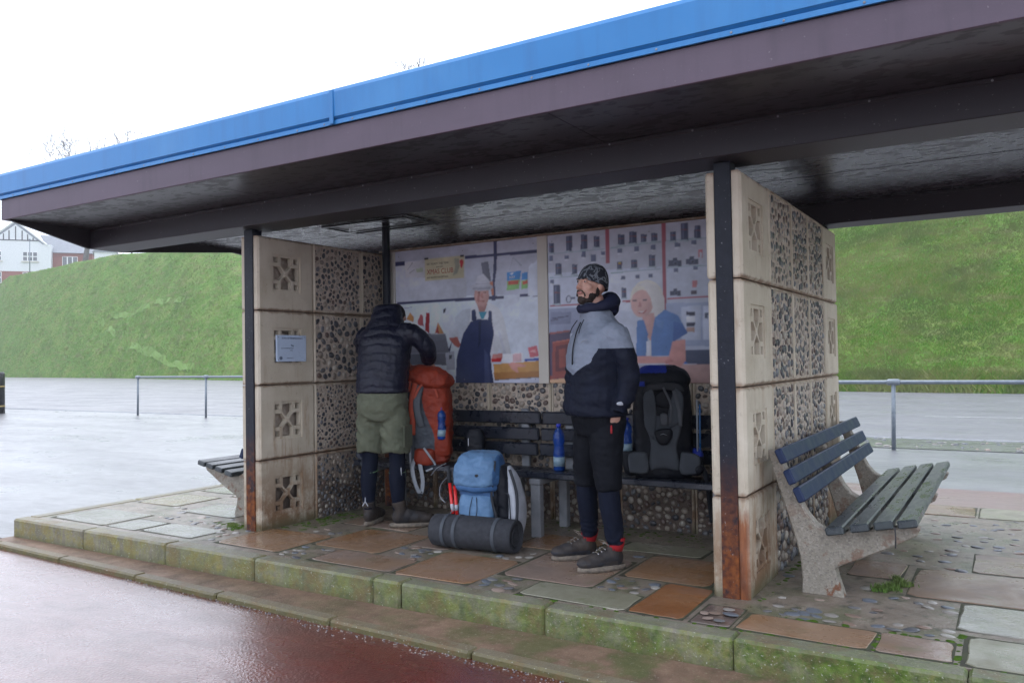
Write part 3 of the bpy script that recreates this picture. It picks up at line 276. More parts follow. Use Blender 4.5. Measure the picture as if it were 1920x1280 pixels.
def kerb(name, amt, tint=(1, 1, 1)):   # amt: how far the algae have spread
    s = NT(name); g = s.n('ShaderNodeNewGeometry'); s.co = g.outputs['Position']
    n = s.noise(7, 7, .65); f = s.noise(70, 4, .6); X = s.xyz(); nz = s.xyz(g.outputs['Normal'])[2]
    c = s.ramp(n, [(.3, (.14, .13, .105)), (.7, (.27, .255, .215))])
    streak = s.noise(26, 4, .6, stretch=(1, 1, .18))
    c = s.mix(s.mr(streak, .45, .7, 0, .6), c, (.27, .275, .14))
    yl = s.noise(9, 5, .7)
    c = s.mix(s.mr(yl, .46, .60, 0, .8), c, (.27, .25, .08))
    gr = s.math('MULTIPLY', s.mr(s.noise(2.2, 7, .75), .36, .52, 0, 1), s.mr(X[0], -4.5, .1, .12, amt))
    gcol = s.ramp(s.noise(22, 4), [(.35, (.045, .085, .015)), (.65, (.12, .19, .035))])
    c = s.mix(gr, c, gcol)
    c = s.mix(s.mr(s.math('ADD', X[2], s.math('MULTIPLY', streak, .05)), -.075, -.02, .7, 0), c, (.09, .10, .045))
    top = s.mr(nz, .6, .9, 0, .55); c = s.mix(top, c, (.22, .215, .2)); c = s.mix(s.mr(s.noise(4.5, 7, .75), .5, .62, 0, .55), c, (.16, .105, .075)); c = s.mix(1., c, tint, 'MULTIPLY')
    c = s.mix(s.mr(s.noise(85, 2), .66, .72, 0, .7), c, (.45, .45, .38))
    return s.done(c, s.mr(nz, .5, .95, .75, .42), s.bump(f, .8, .008, s.bump(n, .5, .02)), .3)
M['kerb'] = kerb('kerb_concrete', 1., (1, .95, .88))
M['kerb2'] = kerb('low_kerb_concrete', .35, (.95, .80, .68))
def slab(name, a, b, c_, stain, moss=.25, r0=.1, r1=.4):
    s = NT(name); r = s.rand(); 
    mp = s.n('ShaderNodeVectorMath', operation='ADD'); s.set(mp, 0, s.co); cx = s.n('ShaderNodeCombineXYZ')
    for i in range(3): s.set(cx, i, s.math('MULTIPLY', r, 17. + 9 * i))
    s.t.links.new(cx.outputs[0], mp.inputs[1]); s.co = mp.outputs[0]
    n = s.noise(3.2, 6, .6, dist=.4); f = s.noise(55, 5, .65)
    c = s.ramp(n, [(.32, a), (.5, b), (.68, c_)])
    c = s.mix(s.mr(s.noise(2.1, 5, .6), .48, .62, 0, .85), c, stain)
    c = s.mix(s.mr(f, .3, .75, .35, 0), c, tuple(x * .45 for x in b))
    c = s.mix(s.mr(s.noise(4, 7, .75), .56, .68, 0, moss), c, (.10, .125, .05))
    return s.done(c, s.mr(n, .35, .62, r1, r0), s.bump(f, .35, .003, s.bump(n, .35, .01)), .6)
M['o'] = slab('orange_sandstone', (.24, .15, .10), (.29, .18, .11), (.34, .235, .175), (.25, .125, .05), .2)
M['p'] = slab('pink_sandstone', (.19, .145, .12), (.26, .185, .145), (.31, .24, .20), (.24, .15, .09), .5, .18, .5)
M['g'] = slab('pale_concrete_slab', (.19, .18, .13), (.26, .25, .18), (.32, .30, .24), (.20, .19, .13), .75, .25, .55)
M['w'] = slab('pale_grey_slab', (.22, .215, .19), (.27, .26, .225), (.32, .31, .27), (.25, .23, .17), .45, .06, .3)
M['r'] = slab('rust_orange_slab', (.24, .12, .06), (.29, .13, .055), (.28, .16, .11), (.22, .085, .03), .05, .12, .35)
M['n'] = slab('brown_cobble_concrete', (.13, .10, .085), (.17, .13, .11), (.2, .16, .14), (.12, .08, .07), .2)
M['s'] = slab('sandy_slab', (.2, .17, .1), (.24, .2, .12), (.26, .23, .16), (.25, .19, .09), .1, .1, .3)
def bedding():
    s = NT('bedding_concrete'); n = s.noise(6, 7, .7); f = s.noise(70, 4, .6); X = s.xyz()
    c = s.ramp(n, [(.3, (.13, .105, .08)), (.5, (.21, .17, .135)), (.7, (.28, .24, .195))])
    c = s.mix(s.mr(s.noise(3.5, 7, .75), .5, .6, 0, .75), c, (.10, .115, .055))
    c = s.mix(s.mr(s.noise(14, 4), .58, .64, 0, .6), c, (.05, .045, .04))
    return s.done(c, s.mr(n, .3, .7, .5, .22), s.bump(f, .6, .006, s.bump(n, .5, .02)), .55)
M['bed'] = bedding()
def pebble(name='pebble_stone', off=0.):
    s = NT(name); r = s.math('POWER', s.island(), 1 - off); n = s.noise(60, 4)
    c = s.ramp(r, [(0, (.025, .028, .038)), (.25, (.04, .043, .055)), (.42, (.08, .08, .085)), (.54, (.20, .165, .135)), (.64, (.10, .06, .048)), (.72, (.14, .145, .16)), (.80, (.36, .32, .27)), (.93, (.30, .25, .2))], 'CONSTANT')
    c = s.mix(s.mr(n, .4, .7, 0, .25), c, (.3, .28, .25))
    return s.done(c, .33, s.bump(n, .15, .002), .5)
M['pebble'] = pebble(); M['pebble_light'] = pebble('mixed_pale_pebble', .42)
def pebdark():
    s = NT('beach_pebble'); r = s.island(); n = s.noise(60, 4)
    c = s.ramp(r, [(0, (.10, .115, .14)), (.25, (.24, .22, .20)), (.42, (.12, .12, .125)), (.55, (.27, .20, .165)), (.7, (.08, .085, .10)), (.8, (.33, .31, .28)), (.9, (.19, .13, .10))], 'CONSTANT')
    return s.done(s.mix(s.mr(n, .4, .7, 0, .3), c, (.2, .19, .16)), .3, s.bump(n, .15, .002), .6)
M['beach'] = pebdark()
def cream():
    s = NT('cream_concrete'); g = s.n('ShaderNodeNewGeometry'); s.co = g.outputs['Position']; X = s.xyz()
    n = s.noise(4, 6, .6); f = s.noise(90, 4, .65); st = s.noise(12, 5, .65, stretch=(1, 1, .16))
    c = s.ramp(n, [(.3, (.47, .41, .315)), (.7, (.60, .54, .44))])
    rust = s.math('MULTIPLY', s.mr(st, .52, .68, 0, 1), s.mr(X[2], .1, 1.5, .95, .10))
    c = s.mix(rust, c, s.ramp(s.noise(20, 3), [(.3, (.16, .07, .03)), (.7, (.40, .24, .12))]))
    c = s.mix(s.math('MULTIPLY', s.mr(s.noise(5, 6, .7), .38, .56, .15, 1), s.mr(X[2], .15, .72, .95, 0)), c, (.19, .105, .055))
    c = s.mix(s.mr(X[2], .05, .14, .75, 0), c, (.07, .075, .035))
    c = s.mix(s.mr(s.noise(28, 5, .7), .62, .72, 0, .55), c, (.2, .15, .11))
    jz = s.math('ABSOLUTE', s.math('SUBTRACT', s.math('FRACT', s.math('DIVIDE', X[2], .58)), .5))
    c = s.mix(s.math('MULTIPLY', s.mr(s.math('ADD', jz, s.math('MULTIPLY', s.math('SUBTRACT', st, .5), .12)), .455, .492, 0, .8), 1.), c, (.20, .12, .075))
    drip = s.noise(16, 5, .7, stretch=(1, 1, .09))
    c = s.mix(s.math('MULTIPLY', s.mr(drip, .56, .66, 0, .6), s.mr(s.noise(2.2, 3), .4, .6, 0, 1)), c, (.30, .19, .12))
    corner = s.math('MULTIPLY', s.mr(X[0], -.075, -.06, 0, 1), s.mr(X[1], .0, .035, 1, 0)); low = s.mr(s.math('ADD', X[2], s.math('MULTIPLY', st, .5)), .78, .70, 0, 1)
    c = s.mix(s.math('MULTIPLY', corner, low), c, s.ramp(st, [(.3, (.07, .02, .012)), (.5, (.24, .07, .022)), (.7, (.40, .17, .07))]))
    pit = s.mr(s.vor(75), .0, .22, 1, 0)
    return s.done(c, .75, s.bump(s.math('SUBTRACT', f, s.math('MULTIPLY', pit, .5)), .55, .004, s.bump(n, .3, .01)), .3)
M['cream'] = cream()
def matrixc():
    s = NT('pebble_bedding'); g = s.n('ShaderNodeNewGeometry'); s.co = g.outputs['Position']; X = s.xyz()
    n = s.noise(30, 5); c = s.ramp(n, [(.3, (.38, .31, .25)), (.7, (.56, .48, .40))])
    c = s.mix(s.mr(s.math('ADD', X[2], s.math('MULTIPLY', s.noise(4, 5), .5)), .55, .95, .85, 0), c, (.055, .035, .028))
    return s.done(c, .8, s.bump(s.noise(120, 3), .6, .006), .3)
M['matrix'] = matrixc()
def postpaint():
    s = NT('navy_black_post_paint'); g = s.n('ShaderNodeNewGeometry'); s.co = g.outputs['Position']; X = s.xyz()
    n = s.noise(14, 6, .7); c = s.ramp(n, [(.3, (.005, .007, .014)), (.7, (.012, .015, .026))])
    ru = s.math('MULTIPLY', s.mr(s.noise(9, 6, .7), .36, .5, 0, 1), s.mr(X[2], .25, .8, 1, 0))
    c = s.mix(ru, c, s.ramp(s.noise(25, 4), [(.3, (.06, .018, .012)), (.7, (.24, .075, .02))]))
    c = s.mix(s.mr(s.noise(70, 2), .7, .76, 0, .6), c, (.3, .3, .32))
    return s.done(c, s.mr(ru, 0, 1, .42, .8), s.bump(s.noise(45, 5, .7), .5, .005), .25)
M['post'] = postpaint()
def rustm():
    s = NT('rusted_steel'); n = s.noise(18, 6, .7, stretch=(1, 1, .25)); c = s.ramp(n, [(.3, (.07, .02, .012)), (.5, (.22, .065, .02)), (.7, (.36, .14, .05))])
    g = s.n('ShaderNodeNewGeometry'); z = s.xyz(g.outputs['Position'])[2]
    c = s.mix(s.mr(s.math('ADD', z, s.math('MULTIPLY', s.noise(14, 5, .7), .5)), .52, .66, 0, 1), c, (.45, .36, .27))
    return s.done(c, .8, s.bump(s.noise(60, 5), .7, .006), .3)
M['rust'] = rustm()
def ceil(name, base, rough, spots=.5):
    s = NT(name); n = s.noise(2.5, 5, .6); sp = s.noise(14, 4, .55, stretch=(.7, 1.3, 1)); n2 = s.noise(3, 4, .6, stretch=(.8, 1.2, 1))
    c = s.ramp(n, [(.3, base), (.7, tuple(x * 1.35 for x in base))])
    drip = s.mr(s.math('ADD', s.math('MULTIPLY', sp, .7), s.math('MULTIPLY', n2, .3)), .51, .56, 0, 1)
    c = s.mix(s.math('MULTIPLY', drip, spots), c, tuple(x * .5 for x in base))
    return s.done(c, s.mr(drip, 0, 1, rough, rough + .15), s.bump(drip, .03, .0006, s.bump(s.noise(2, 2), .04, .01)), .6)
M['ceiling'] = ceil('brown_gloss_ceiling', (.020, .018, .025), .27, .4)
M['eave'] = ceil('brown_gloss_eave', (.018, .013, .017), .32, .3)
def brownpaint(name, c1, rough):
    s = NT(name); n = s.noise(3, 5, .6, stretch=(.4, 1, 2)); st = s.noise(7, 4, .6, stretch=(1.5, 1, .12)); c = s.ramp(n, [(.3, c1), (.7, tuple(x * 1.18 for x in c1))])
    c = s.mix(s.mr(st, .52, .72, 0, .45), c, tuple(x * .6 for x in c1)); c = s.mix(s.mr(s.noise(1.1, 5, .6), .5, .66, 0, .35), c, tuple(min(1, x * 1.5) for x in c1)); c = s.mix(s.mr(s.noise(50, 2), .7, .76, 0, .4), c, (.28, .26, .27))
    return s.done(c, rough, s.bump(s.noise(90, 4, .6), .2, .002), .5)
M['brown'] = brownpaint('purple_brown_fascia_paint', (.078, .055, .078), .55)
M['beam'] = brownpaint('dark_brown_beam_paint', (.012, .008, .013), .5)
def bluep():
    s = NT('blue_fascia_plastic'); n = s.noise(2.2, 4, .5); st = s.noise(9, 4, .6, stretch=(1.2, 1, .1)); c = s.ramp(n, [(.3, (.018, .180, .45)), (.7, (.024, .20, .49))])
    c = s.mix(s.mr(st, .5, .75, 0, .5), c, (.02, .13, .34)); c = s.mix(s.mr(s.noise(1.3, 5, .6), .5, .68, 0, .3), c, (.07, .26, .52))
    return s.done(c, .38, s.bump(s.noise(60, 3), .05, .002), .45)
M['blue'] = bluep()
M['roof'] = simple('grey_roof_felt', (.12, .12, .12), scale=8)
M['slat'] = simple('blue_black_slat_paint', (.017, .028, .068), (.024, .037, .086), scale=9, rough=.5, rv=.1, bst=.35, bsc=40, spec=.18)
def slatin():
    s = NT('wet_seat_slat'); n = s.noise(10, 6, .7, stretch=(1, .25, 1)); c = s.ramp(n, [(.35, (.035, .042, .05)), (.65, (.055, .068, .07))])
    c = s.mix(s.mr(s.noise(60, 3), .66, .74, 0, .6), c, (.2, .22, .22))
    return s.done(c, s.mr(n, .35, .65, .2, .5), s.bump(n, .25, .003), .4)
M['slatseat'] = slatin()
M['slatin'] = simple('dark_slat_paint', (.010, .013, .022), (.022, .026, .038), scale=12, rough=.3, rv=.1, bst=.3, bsc=40)
def benchc():
    s = NT('exposed_aggregate_concrete'); n = s.noise(5, 5); a = s.vor(110, out=1); d = s.vor(110)
    gr = s.n('ShaderNodeSeparateColor'); s.set(gr, 0, a)
    c = s.ramp(gr.outputs[0], [(0, (.30, .27, .22)), (.4, (.24, .21, .175)), (.6, (.36, .33, .28)), (.8, (.13, .115, .10)), (1, (.42, .39, .34))])
    c = s.mix(.35, c, (.28, .25, .205)); X = s.xyz()
    c = s.mix(s.math('MULTIPLY', s.mr(s.noise(13, 4, .6), .56, .62, 0, 1), s.mr(X[2], .05, .42, .9, .25)), c, (.16, .055, .022))
    c = s.mix(s.mr(s.noise(3, 5), .5, .7, 0, .35), c, (.15, .14, .11))
    return s.done(c, .7, s.bump(d, .5, .004, s.bump(s.noise(20, 4), .3, .006)), .35)
M['benchc'] = benchc()
M['greyleg'] = simple('grey_concrete_leg', (.25, .26, .28), (.17, .18, .2), scale=9, rough=.65, bst=.5, bsc=80)
M['rail'] = simple('grey_galvanised_rail', (.16, .19, .22), (.22, .25, .28), scale=14, rough=.4, bst=.2, metal=.3)
M['white'] = simple('white_render', (.72, .73, .74), (.66, .67, .69), scale=3, rough=.8, bst=.1)
M['brick'] = simple('far_red_brick', (.30, .11, .085), (.24, .085, .065), scale=6, rough=.85, bst=.2)
M['slate'] = simple('grey_slate', (.24, .26, .29), (.19, .21, .24), scale=4, rough=.5, bst=.2)
M['timber'] = simple('dark_timber', (.05, .05, .055), rough=.7)
M['pane'] = simple('dark_pane', (.05, .06, .07), (.09, .1, .11), scale=1, rough=.08, bst=0, spec=.8)
M['frame'] = simple('white_window_paint', (.78, .78, .78), (.74, .74, .74), rough=.5)
M['bark'] = simple('bare_bark', (.10, .095, .085), (.06, .055, .05), scale=3, rough=.85, bst=.4)
M['twig'] = simple('bare_twig', (.075, .07, .065), (.05, .045, .04), scale=3, rough=.85, bst=0)
M['black'] = simple('black_paint', (.012, .012, .014), (.02, .02, .022), rough=.35)
M['gold'] = simple('gold_band', (.35, .26, .08), rough=.4)
M['line'] = simple('worn_white_marking', (.55, .56, .56), (.3, .31, .32), scale=6, rough=.4)
M['batten'] = simple('cream_batten', (.60, .57, .51), (.56, .53, .47), scale=5, rough=.6)
def grassm(name, green=1.):
    s = NT(name); n = s.noise(.35, 6, .65); m = s.noise(2.4, 5, .7, stretch=(1, 1, 1)); f = s.noise(9, 4, .7)
    c = s.ramp(n, [(.3, (.085, .20, .022)), (.5, (.13, .285, .036)), (.68, (.23, .33, .07))])
    c = s.mix(s.mr(m, .5, .68, 0, .6), c, (.30, .28, .13)); c = s.mix(s.mr(m, .5, .32, 0, .5), c, (.07, .13, .03)); c = s.mix(s.mr(s.noise(.9, 5, .7, stretch=(.5, 1, 2.2)), .52, .64, 0, .55), c, (.27, .25, .12))
    c = s.mix(s.mr(f, .45, .7, 0, .3), c, (.09, .15, .04))
    return s.done(c, .85, s.bump(m, 1., .35, s.bump(f, 1., .12)), .15)
M['bank'] = grassm('bank_turf')
def blade(name, cols):
    s = NT(name); r = s.island(); c = s.ramp(r, [(i / max(1, len(cols) - 1), k) for i, k in enumerate(cols)])
    c = s.mix(s.mr(s.noise(.22, 5, .65), .44, .60, 0, .65), c, (.30, .29, .13)); c = s.mix(s.mr(s.noise(.9, 5, .7, stretch=(.5, 1, 2.2)), .50, .62, 0, .6), c, (.27, .25, .12)); c = s.mix(s.mr(s.noise(.31, 4, .6, stretch=(1, 1.3, 1)), .52, .40, 0, .5), c, (.10, .17, .05))
    return s.done(c, .7, None, .2)
M['tuft'] = blade('bank_grass_blades', [(.09, .21, .025), (.13, .29, .038), (.17, .33, .05), (.29, .31, .09), (.105, .245, .03), (.34, .30, .13)])
M['grass'] = blade('paving_grass_blades', [(.05, .12, .012), (.08, .19, .02), (.12, .24, .03)])
M['mossy'] = simple('moss_cushion', (.045, .10, .012), (.09, .16, .02), scale=60, rough=.95, bst=1., bsc=220, bd=.01, spec=.1)
M['track'] = simple('trodden_track', (.145, .25, .05), (.13, .24, .042), scale=1, rough=.9)

# ---------------- ground, promenade, road
def sheet(name, pts, z, mat, kind='structure', th=0):
    m = MB(); P = [(p[0], p[1], z) for p in pts]
    m.add(P, [tuple(range(len(P)))]) if not th else m.prism([(p[0], p[1]) for p in pts], [], lambda u, v, t: (u, v, t), z - th, z)
    o = m.build(name, mat); tag(o, kind=kind); return o
sheet('ground', [(-600, -200), (400, -200), (400, 500), (-600, 500)], -.36, M['redasphalt'])
sheet('red_pavement', [(-60, -30), (30, -30), (30, -.80), (-60, -.80)], -.127, M['redasphalt'])
sheet('promenade', [(-260, -.70), (60, -.70), (60, 10.72), (-260, 10.72)], -.1, M['grey'], th=.15)
sheet('red_strip', [(-7.5, 3.62), (60, 3.62), (60, 5.35), (-7.5, 5.35)], -.096, M['redstrip'])
sheet('apron_strip', [(-6.05, -.82), (-2.5, -.935), (3.2, -1.13), (3.2, -.53), (-6.05, -.53)], -.0972, M['apron'])
# road as one sheet between the near kerb and the foot of the bank
bb = [c[0] for c in BANK]
m = MB(); far = [(b[0], b[1] + .3, -.2) for b in bb]; near = [(b[0] if abs(b[0]) < 260 else b[0], 10.85, -.2) for b in bb]
m.add(near + far, [(i, i + 1, len(bb) + i + 1, len(bb) + i) for i in range(len(bb) - 1)]); tag(m.build('road', M['road']), kind='structure')
kb = thing('road_kerb', kind='structure')
for i in range(34):
    x = 14 - i * 1.2
    MB().box((x - 1.19, 10.70, -.21), (x, 10.87, -.085), b=.015).build('kerb_stone', M['greyleg'], kb)
MB().box((-260, 10.70, -.21), (14 - 34 * 1.2, 10.87, -.085)).build('kerb_run', M['greyleg'], kb)
MB().box((14.01, 10.70, -.21), (60, 10.87, -.085)).build('kerb_run', M['greyleg'], kb)
# low kerb edging between apron and red pavement
lk = thing('low_kerb', kind='structure')
x = -14.
while x < 3.3:
    L = random.uniform(.85, 1.05); jy = random.uniform(-.008, .008)
    yl = -.83 - .034 * (max(x, -9) + 5.8) + jy
    MB().box((-L / 2, -.045, -.08), (L / 2 - .006, .045, .08), b=.012, R=Matrix.Rotation(-.034, 3, 'Z'), c=(x + L / 2, yl, -.170 + random.uniform(-.002, .003))).build('kerb_stone', M['kerb2'], lk); x += L
MB().box((-60, -.735, -.25), (-14.01, -.645, -.092), b=.02).build('kerb_run', M['kerb2'], lk)
# road markings
mk = MB()
for (x0, x1, y) in ((1.0, 3.2, 24.8), (-.6, 1.4, 17.5), (4.5, 7.5, 24.8), (3.4, 5.4, 17.5)):
    mk.add([(x0, y, -.196), (x1, y, -.196), (x1, y + .14, -.196), (x0, y + .14, -.196)], [(0, 1, 2, 3)])
tag(mk.build('road_marking', M['line']), kind='structure')
# pebble strip by the railing
sheet('cobble_strip', [(-9, 9.15), (30, 9.15), (30, 10.7), (-9, 10.7)], -.092, wet('dark_wet_concrete', (.055, .055, .06), .5, 200, r0=.15, r1=.4))

# ---------------- shelter platform
plat = thing('shelter_platform', kind='structure')
MB().box((-5.95, -.50, -.2), (3.1, 3.45, .043)).build('base', M['bed'], plat)
joints = [-6.04, -5.01, -3.99, -3.07, -2.05, -1.84, -.89, .09, 1.02, 1.98, 2.95]
def kerbstone(lo, hi, ax=0):
    m = MB(); m.box(lo, hi, b=.014); return m.build('kerb_stone', M['kerb'], plat)
for a, b in zip(joints[:-1], joints[1:]):
    kerbstone((a + .002, -.63 + random.uniform(-.006, .006), -.22), (b - .002, -.495, .05 + random.uniform(-.004, .004)))
for i in range(4):
    kerbstone((-6.06, -.49 + i * .985, -.22), (-5.92, -.49 + i * .985 + .975, .048)); kerbstone((2.96, -.49 + i * .985, -.22), (3.1, -.49 + i * .985 + .975, .048))
rects = [('o', -3.74, -.41, -3.08, .14), ('o', -3.06, -.12, -2.44, .47), ('p', -2.76, -.46, -2.07, -.14), ('p', -3.40, .53, -2.7, .77), ('w', -4.62, -.41, -4.0, -.1), ('w', -5.04, -.42, -4.65, -.1),
 ('w', -5.05, .27, -4.36, .7), ('s', -5.85, .4, -5.3, .92), ('o', -2.06, -.46, -1.48, .14), ('p', -2.42, .18, -2.09, .42), ('p', -1.46, -.18, -.83, .47), ('o', -1.76, .51, -1.22, .93), ('o', -.81, .13, -.25, .7),
 ('g', -1.1, .74, -.5, .98), ('g', -1.15, -.47, -.51, -.19), ('r', -.5, -.475, -.2, .11), ('n', -.17, -.48, .03, -.15), ('o', .05, -.48, .65, -.2), ('p', .665, -.48, .96, -.2), ('g', .99, -.48, 1.62, -.07), ('w', .95, .0, 1.7, .45),
 ('p', .69, .47, 1.55, 1.12), ('p', .97, 1.15, 1.6, 1.66), ('p', .35, .77, .64, 1.18), ('p', .3, 2.95, .93, 3.42), ('g', .95, 2.95, 1.7, 3.42), ('g', 1.73, 2.95, 2.4, 3.42), ('p', -.4, 2.95, .27, 3.42),
 ('w', -5.85, -.42, -5.08, .05), ('p', -5.3, 1.0, -4.6, 1.5), ('w', -5.85, 1.1, -5.35, 1.7), ('g', -4.9, 1.6, -4.3, 2.1), ('w', -5.8, 1.9, -5.1, 2.5), ('p', -4.9, 2.3, -4.2, 2.9), ('w', -5.8, 2.7, -5.1, 3.3),
 ('o', -3.5, 1.7, -2.9, 2.3), ('p', -2.8, 1.7, -2.1, 2.3), ('o', -2.0, 1.7, -1.4, 2.3), ('p', -1.3, 1.7, -.7, 2.3), ('p', -3.5, 2.6, -2.8, 3.2), ('o', -2.7, 2.6, -2.0, 3.2), ('g', -1.9, 2.6, -1.2, 3.2),
 ('p', 1.75, .5, 2.5, 1.1), ('g', 1.65, 1.2, 2.4, 1.8), ('o', 1.7, -.46, 2.3, -.05), ('p', 2.35, -.46, 2.9, .3)]
JD = MB()
for k, x0, y0, x1, y1 in rects:
    m = MB(); t = .0475 + random.uniform(-.0015, .0015); jt = [random.uniform(-.0025, .0025) for _ in range(4)]; J = lambda: random.uniform(-.012, .012)
    g = .008; c = [(x0 + g + J(), y0 + g + J()), (x1 - g + J(), y0 + g + J()), (x1 - g + J(), y1 - g + J()), (x0 + g + J(), y1 - g + J())]
    # slightly ragged outline, worn top edge
    out = []
    for i in range(4):
        a, b = Vector(c[i]), Vector(c[(i + 1) % 4])
        for u in (0.06, .3, .55, .8, .94):
            q = a.lerp(b, u); out.append((q.x + random.uniform(-.004, .004), q.y + random.uniform(-.004, .004)))
    cx = sum(p[0] for p in out) / len(out); cy = sum(p[1] for p in out) / len(out)
    R = [[(p[0], p[1], .02) for p in out], [(p[0], p[1], t - .006) for p in out], [(cx + (p[0] - cx) * .975, cy + (p[1] - cy) * .975, t) for p in out]]
    m.rings(R); m.build('paving_slab', M[k], plat); JD.add([(x0 - .002 + J() * .4, y0 - .003, .0445), (x1 + .002, y0 - .003 + J() * .4, .0445), (x1 + .003, y1 + .002 + J() * .4, .0445), (x0 - .003, y1 + .003, .0445)], [(0, 1, 2, 3)])
tag(JD.build('joint_dirt', simple('dark_joint_dirt', (.035, .034, .022), (.055, .06, .03), scale=12, rough=.8, bst=.6, bsc=90), plat, fix=False), kind='stuff')
# embedded beach pebbles: a few shared shapes
def pebmesh(seed, nu=9, nv=5):
    rr = random.Random(seed); m = MB(); m.ell((0, 0, 0), (1, rr.uniform(.55, .85), .45), nu=nu, nv=nv)
    m.v = [tuple(Vector(v) * (1 + .12 * mnoise.noise(Vector(v) * 1.3 + Vector((seed, 0, 0))))) for v in m.v]
    return m.mesh('pebble', M['beach'], True)
PM = [pebmesh(i) for i in range(5)]
allp = list(PEBBLES)
rr = random.Random(3)
for (x0, y0, x1, y1, n) in ((.05, .05, .9, .7, 12), (.7, 1.2, 1.7, 2.9, 30), (.3, -.2, .95, 0, 8), (-.8, -.18, -.3, .1, 14), (-1.5, -.47, -1.2, -.2, 10), (-4.6, -.08, -3.95, .25, 30), (-2.4, -.12, -2.1, .18, 14), (-3.05, -.45, -2.8, -.15, 12), (-.3, -.47, 0, -.1, 6)):
    allp += [(rr.uniform(x0, x1), rr.uniform(y0, y1)) for _ in range(n)]
kept = []
for (x, y) in allp:
    if any(a - .02 < x < c + .02 and b - .02 < y < d + .02 and k != 'n' for k, a, b, c, d in rects): continue
    if any((x - a) ** 2 + (y - b) ** 2 < .045 ** 2 for a, b in kept): continue
    if -.2 < x < .005 and y > -.02: continue
    kept.append((x, y))
for i, (x, y) in enumerate(kept[:290]):
    s_ = rr.uniform(.022, .046); onn = any(k == 'n' and a < x < c and b < y < d for k, a, b, c, d in rects)
    place(PM[i % 5], 'pebble', plat, (x, y, .044 + (.014 if onn else 0)), (rr.uniform(-.15, .15), rr.uniform(-.15, .15), rr.uniform(-.5, .5)), (s_, s_, s_ * rr.uniform(.3, .5)))
# pebbles in the strip under the railing, drawn as one part of it
cob = MB()
for _ in range(110):
    x = rr.uniform(-3, 6); y = rr.uniform(9.25, 10.6); s_ = rr.uniform(.02, .07)
    cob.ell((x, y, -.092), (s_, s_ * .7, s_ * .35), nu=7, nv=4, R=Matrix.Rotation(rr.uniform(0, 3), 3, 'Z'))
tag(cob.build('loose_pebbles', M['beach'], None, True), kind='stuff', label='pale beach pebbles scattered along the dark strip under the railing', cat='pebbles')
# gravel grit along the low kerb
gr = MB()
for _ in range(900):
    x = rr.uniform(-4, 1.2); y = -.85 - .034 * (x + 5.8) - abs(rr.gauss(0, .045)); s_ = rr.uniform(.002, .0065)
    gr.ell((x, y, -.127), (s_, s_ * .8, s_ * .7), nu=5, nv=3)
tag(gr.build('grit', M['beach'], None, True), kind='stuff', label='pale grit washed up along the low kerb', cat='grit')
# moss and grass
def tufts(name, spots, mat, label, cat, h=.05, w=.004, n=120, rad=.05, segs=2, z0=.045, parent=None):
    m = MB(); r = random.Random(11)
    for (x, y, k) in spots:
        for _ in range(int(n * k)):
            a = r.uniform(0, 2 * pi); d = abs(r.gauss(0, rad * k)); px, py = x + d * cos(a), y + d * sin(a) * .7
            hh = h * r.uniform(.4, 1.1) * (1 - .4 * min(1, d / (rad * 2))); la = r.uniform(0, 2 * pi); ln = hh * r.uniform(.1, .8); ww = w * r.uniform(.6, 1.3); sa = r.uniform(0, pi)
            dx, dy = ww * cos(sa), ww * sin(sa)
            m.add([(px - dx, py - dy, z0), (px + dx, py + dy, z0), (px + ln * .4 * cos(la) + dx * .7, py + ln * .4 * sin(la) + dy * .7, z0 + hh * .6), (px + ln * .4 * cos(la) - dx * .7, py + ln * .4 * sin(la) - dy * .7, z0 + hh * .6), (px + ln * cos(la), py + ln * sin(la), z0 + hh)], [(0, 1, 2, 3), (3, 2, 4)])
    return tag(m.build(name, mat, parent, fix=False), label, cat, kind='stuff')
tufts('grass_tuft', [(.60, .56, 1.1), (.66, .66, .8), (.56, .50, .7), (.62, .74, .4)], M['grass'], 'bright green grass tuft growing between slabs beside the concrete bench leg', 'grass', h=.045, n=260, rad=.035)
tufts('grass_tuft', [(-3.98, .12, 1.2), (-4.02, .0, 1.), (-4.1, .06, .8), (-4.0, .5, .8), (-3.98, .22, .8)], M['grass'], 'green grass at the foot of the left wall post', 'grass', h=.028, n=300, rad=.04)
def moss(name, spots, label, seed=0):
    m = MB(); r = random.Random(seed)
    for (x0, y0, x1, y1, n) in spots:
        for _ in range(n):
            x = r.uniform(x0, x1); y = r.uniform(y0, y1); s_ = r.uniform(.006, .020)
            m.ell((x, y, .042), (s_ * 1.4, s_, s_ * .3), nu=7, nv=4, R=Matrix.Rotation(r.uniform(0, 3), 3, 'Z'))
    return tag(m.build(name, M['mossy'], None, True), label, 'moss', kind='stuff')
moss('moss', [(-3.7, .20, -3.45, .9, 90), (-2.9, 1.05, -.3, 1.38, 120)], 'dark green moss along the inner wall foot under the benches', 1)
moss('moss', [(-1.2, -.492, 1.6, -.482, 46), (.2, -.19, 1.6, -.175, 26), (.04, .03, .07, 1.4, 24), (.652, -.48, .664, -.2, 12), (.968, -.48, .985, -.05, 14)], 'thin moss lines in the joints of the front paving', 2)
moss('moss', [(-4.1, -.05, -3.95, .3, 60), (-4.4, .0, -4.0, .15, 24)], 'green moss cushions outside the left wall post', 3)
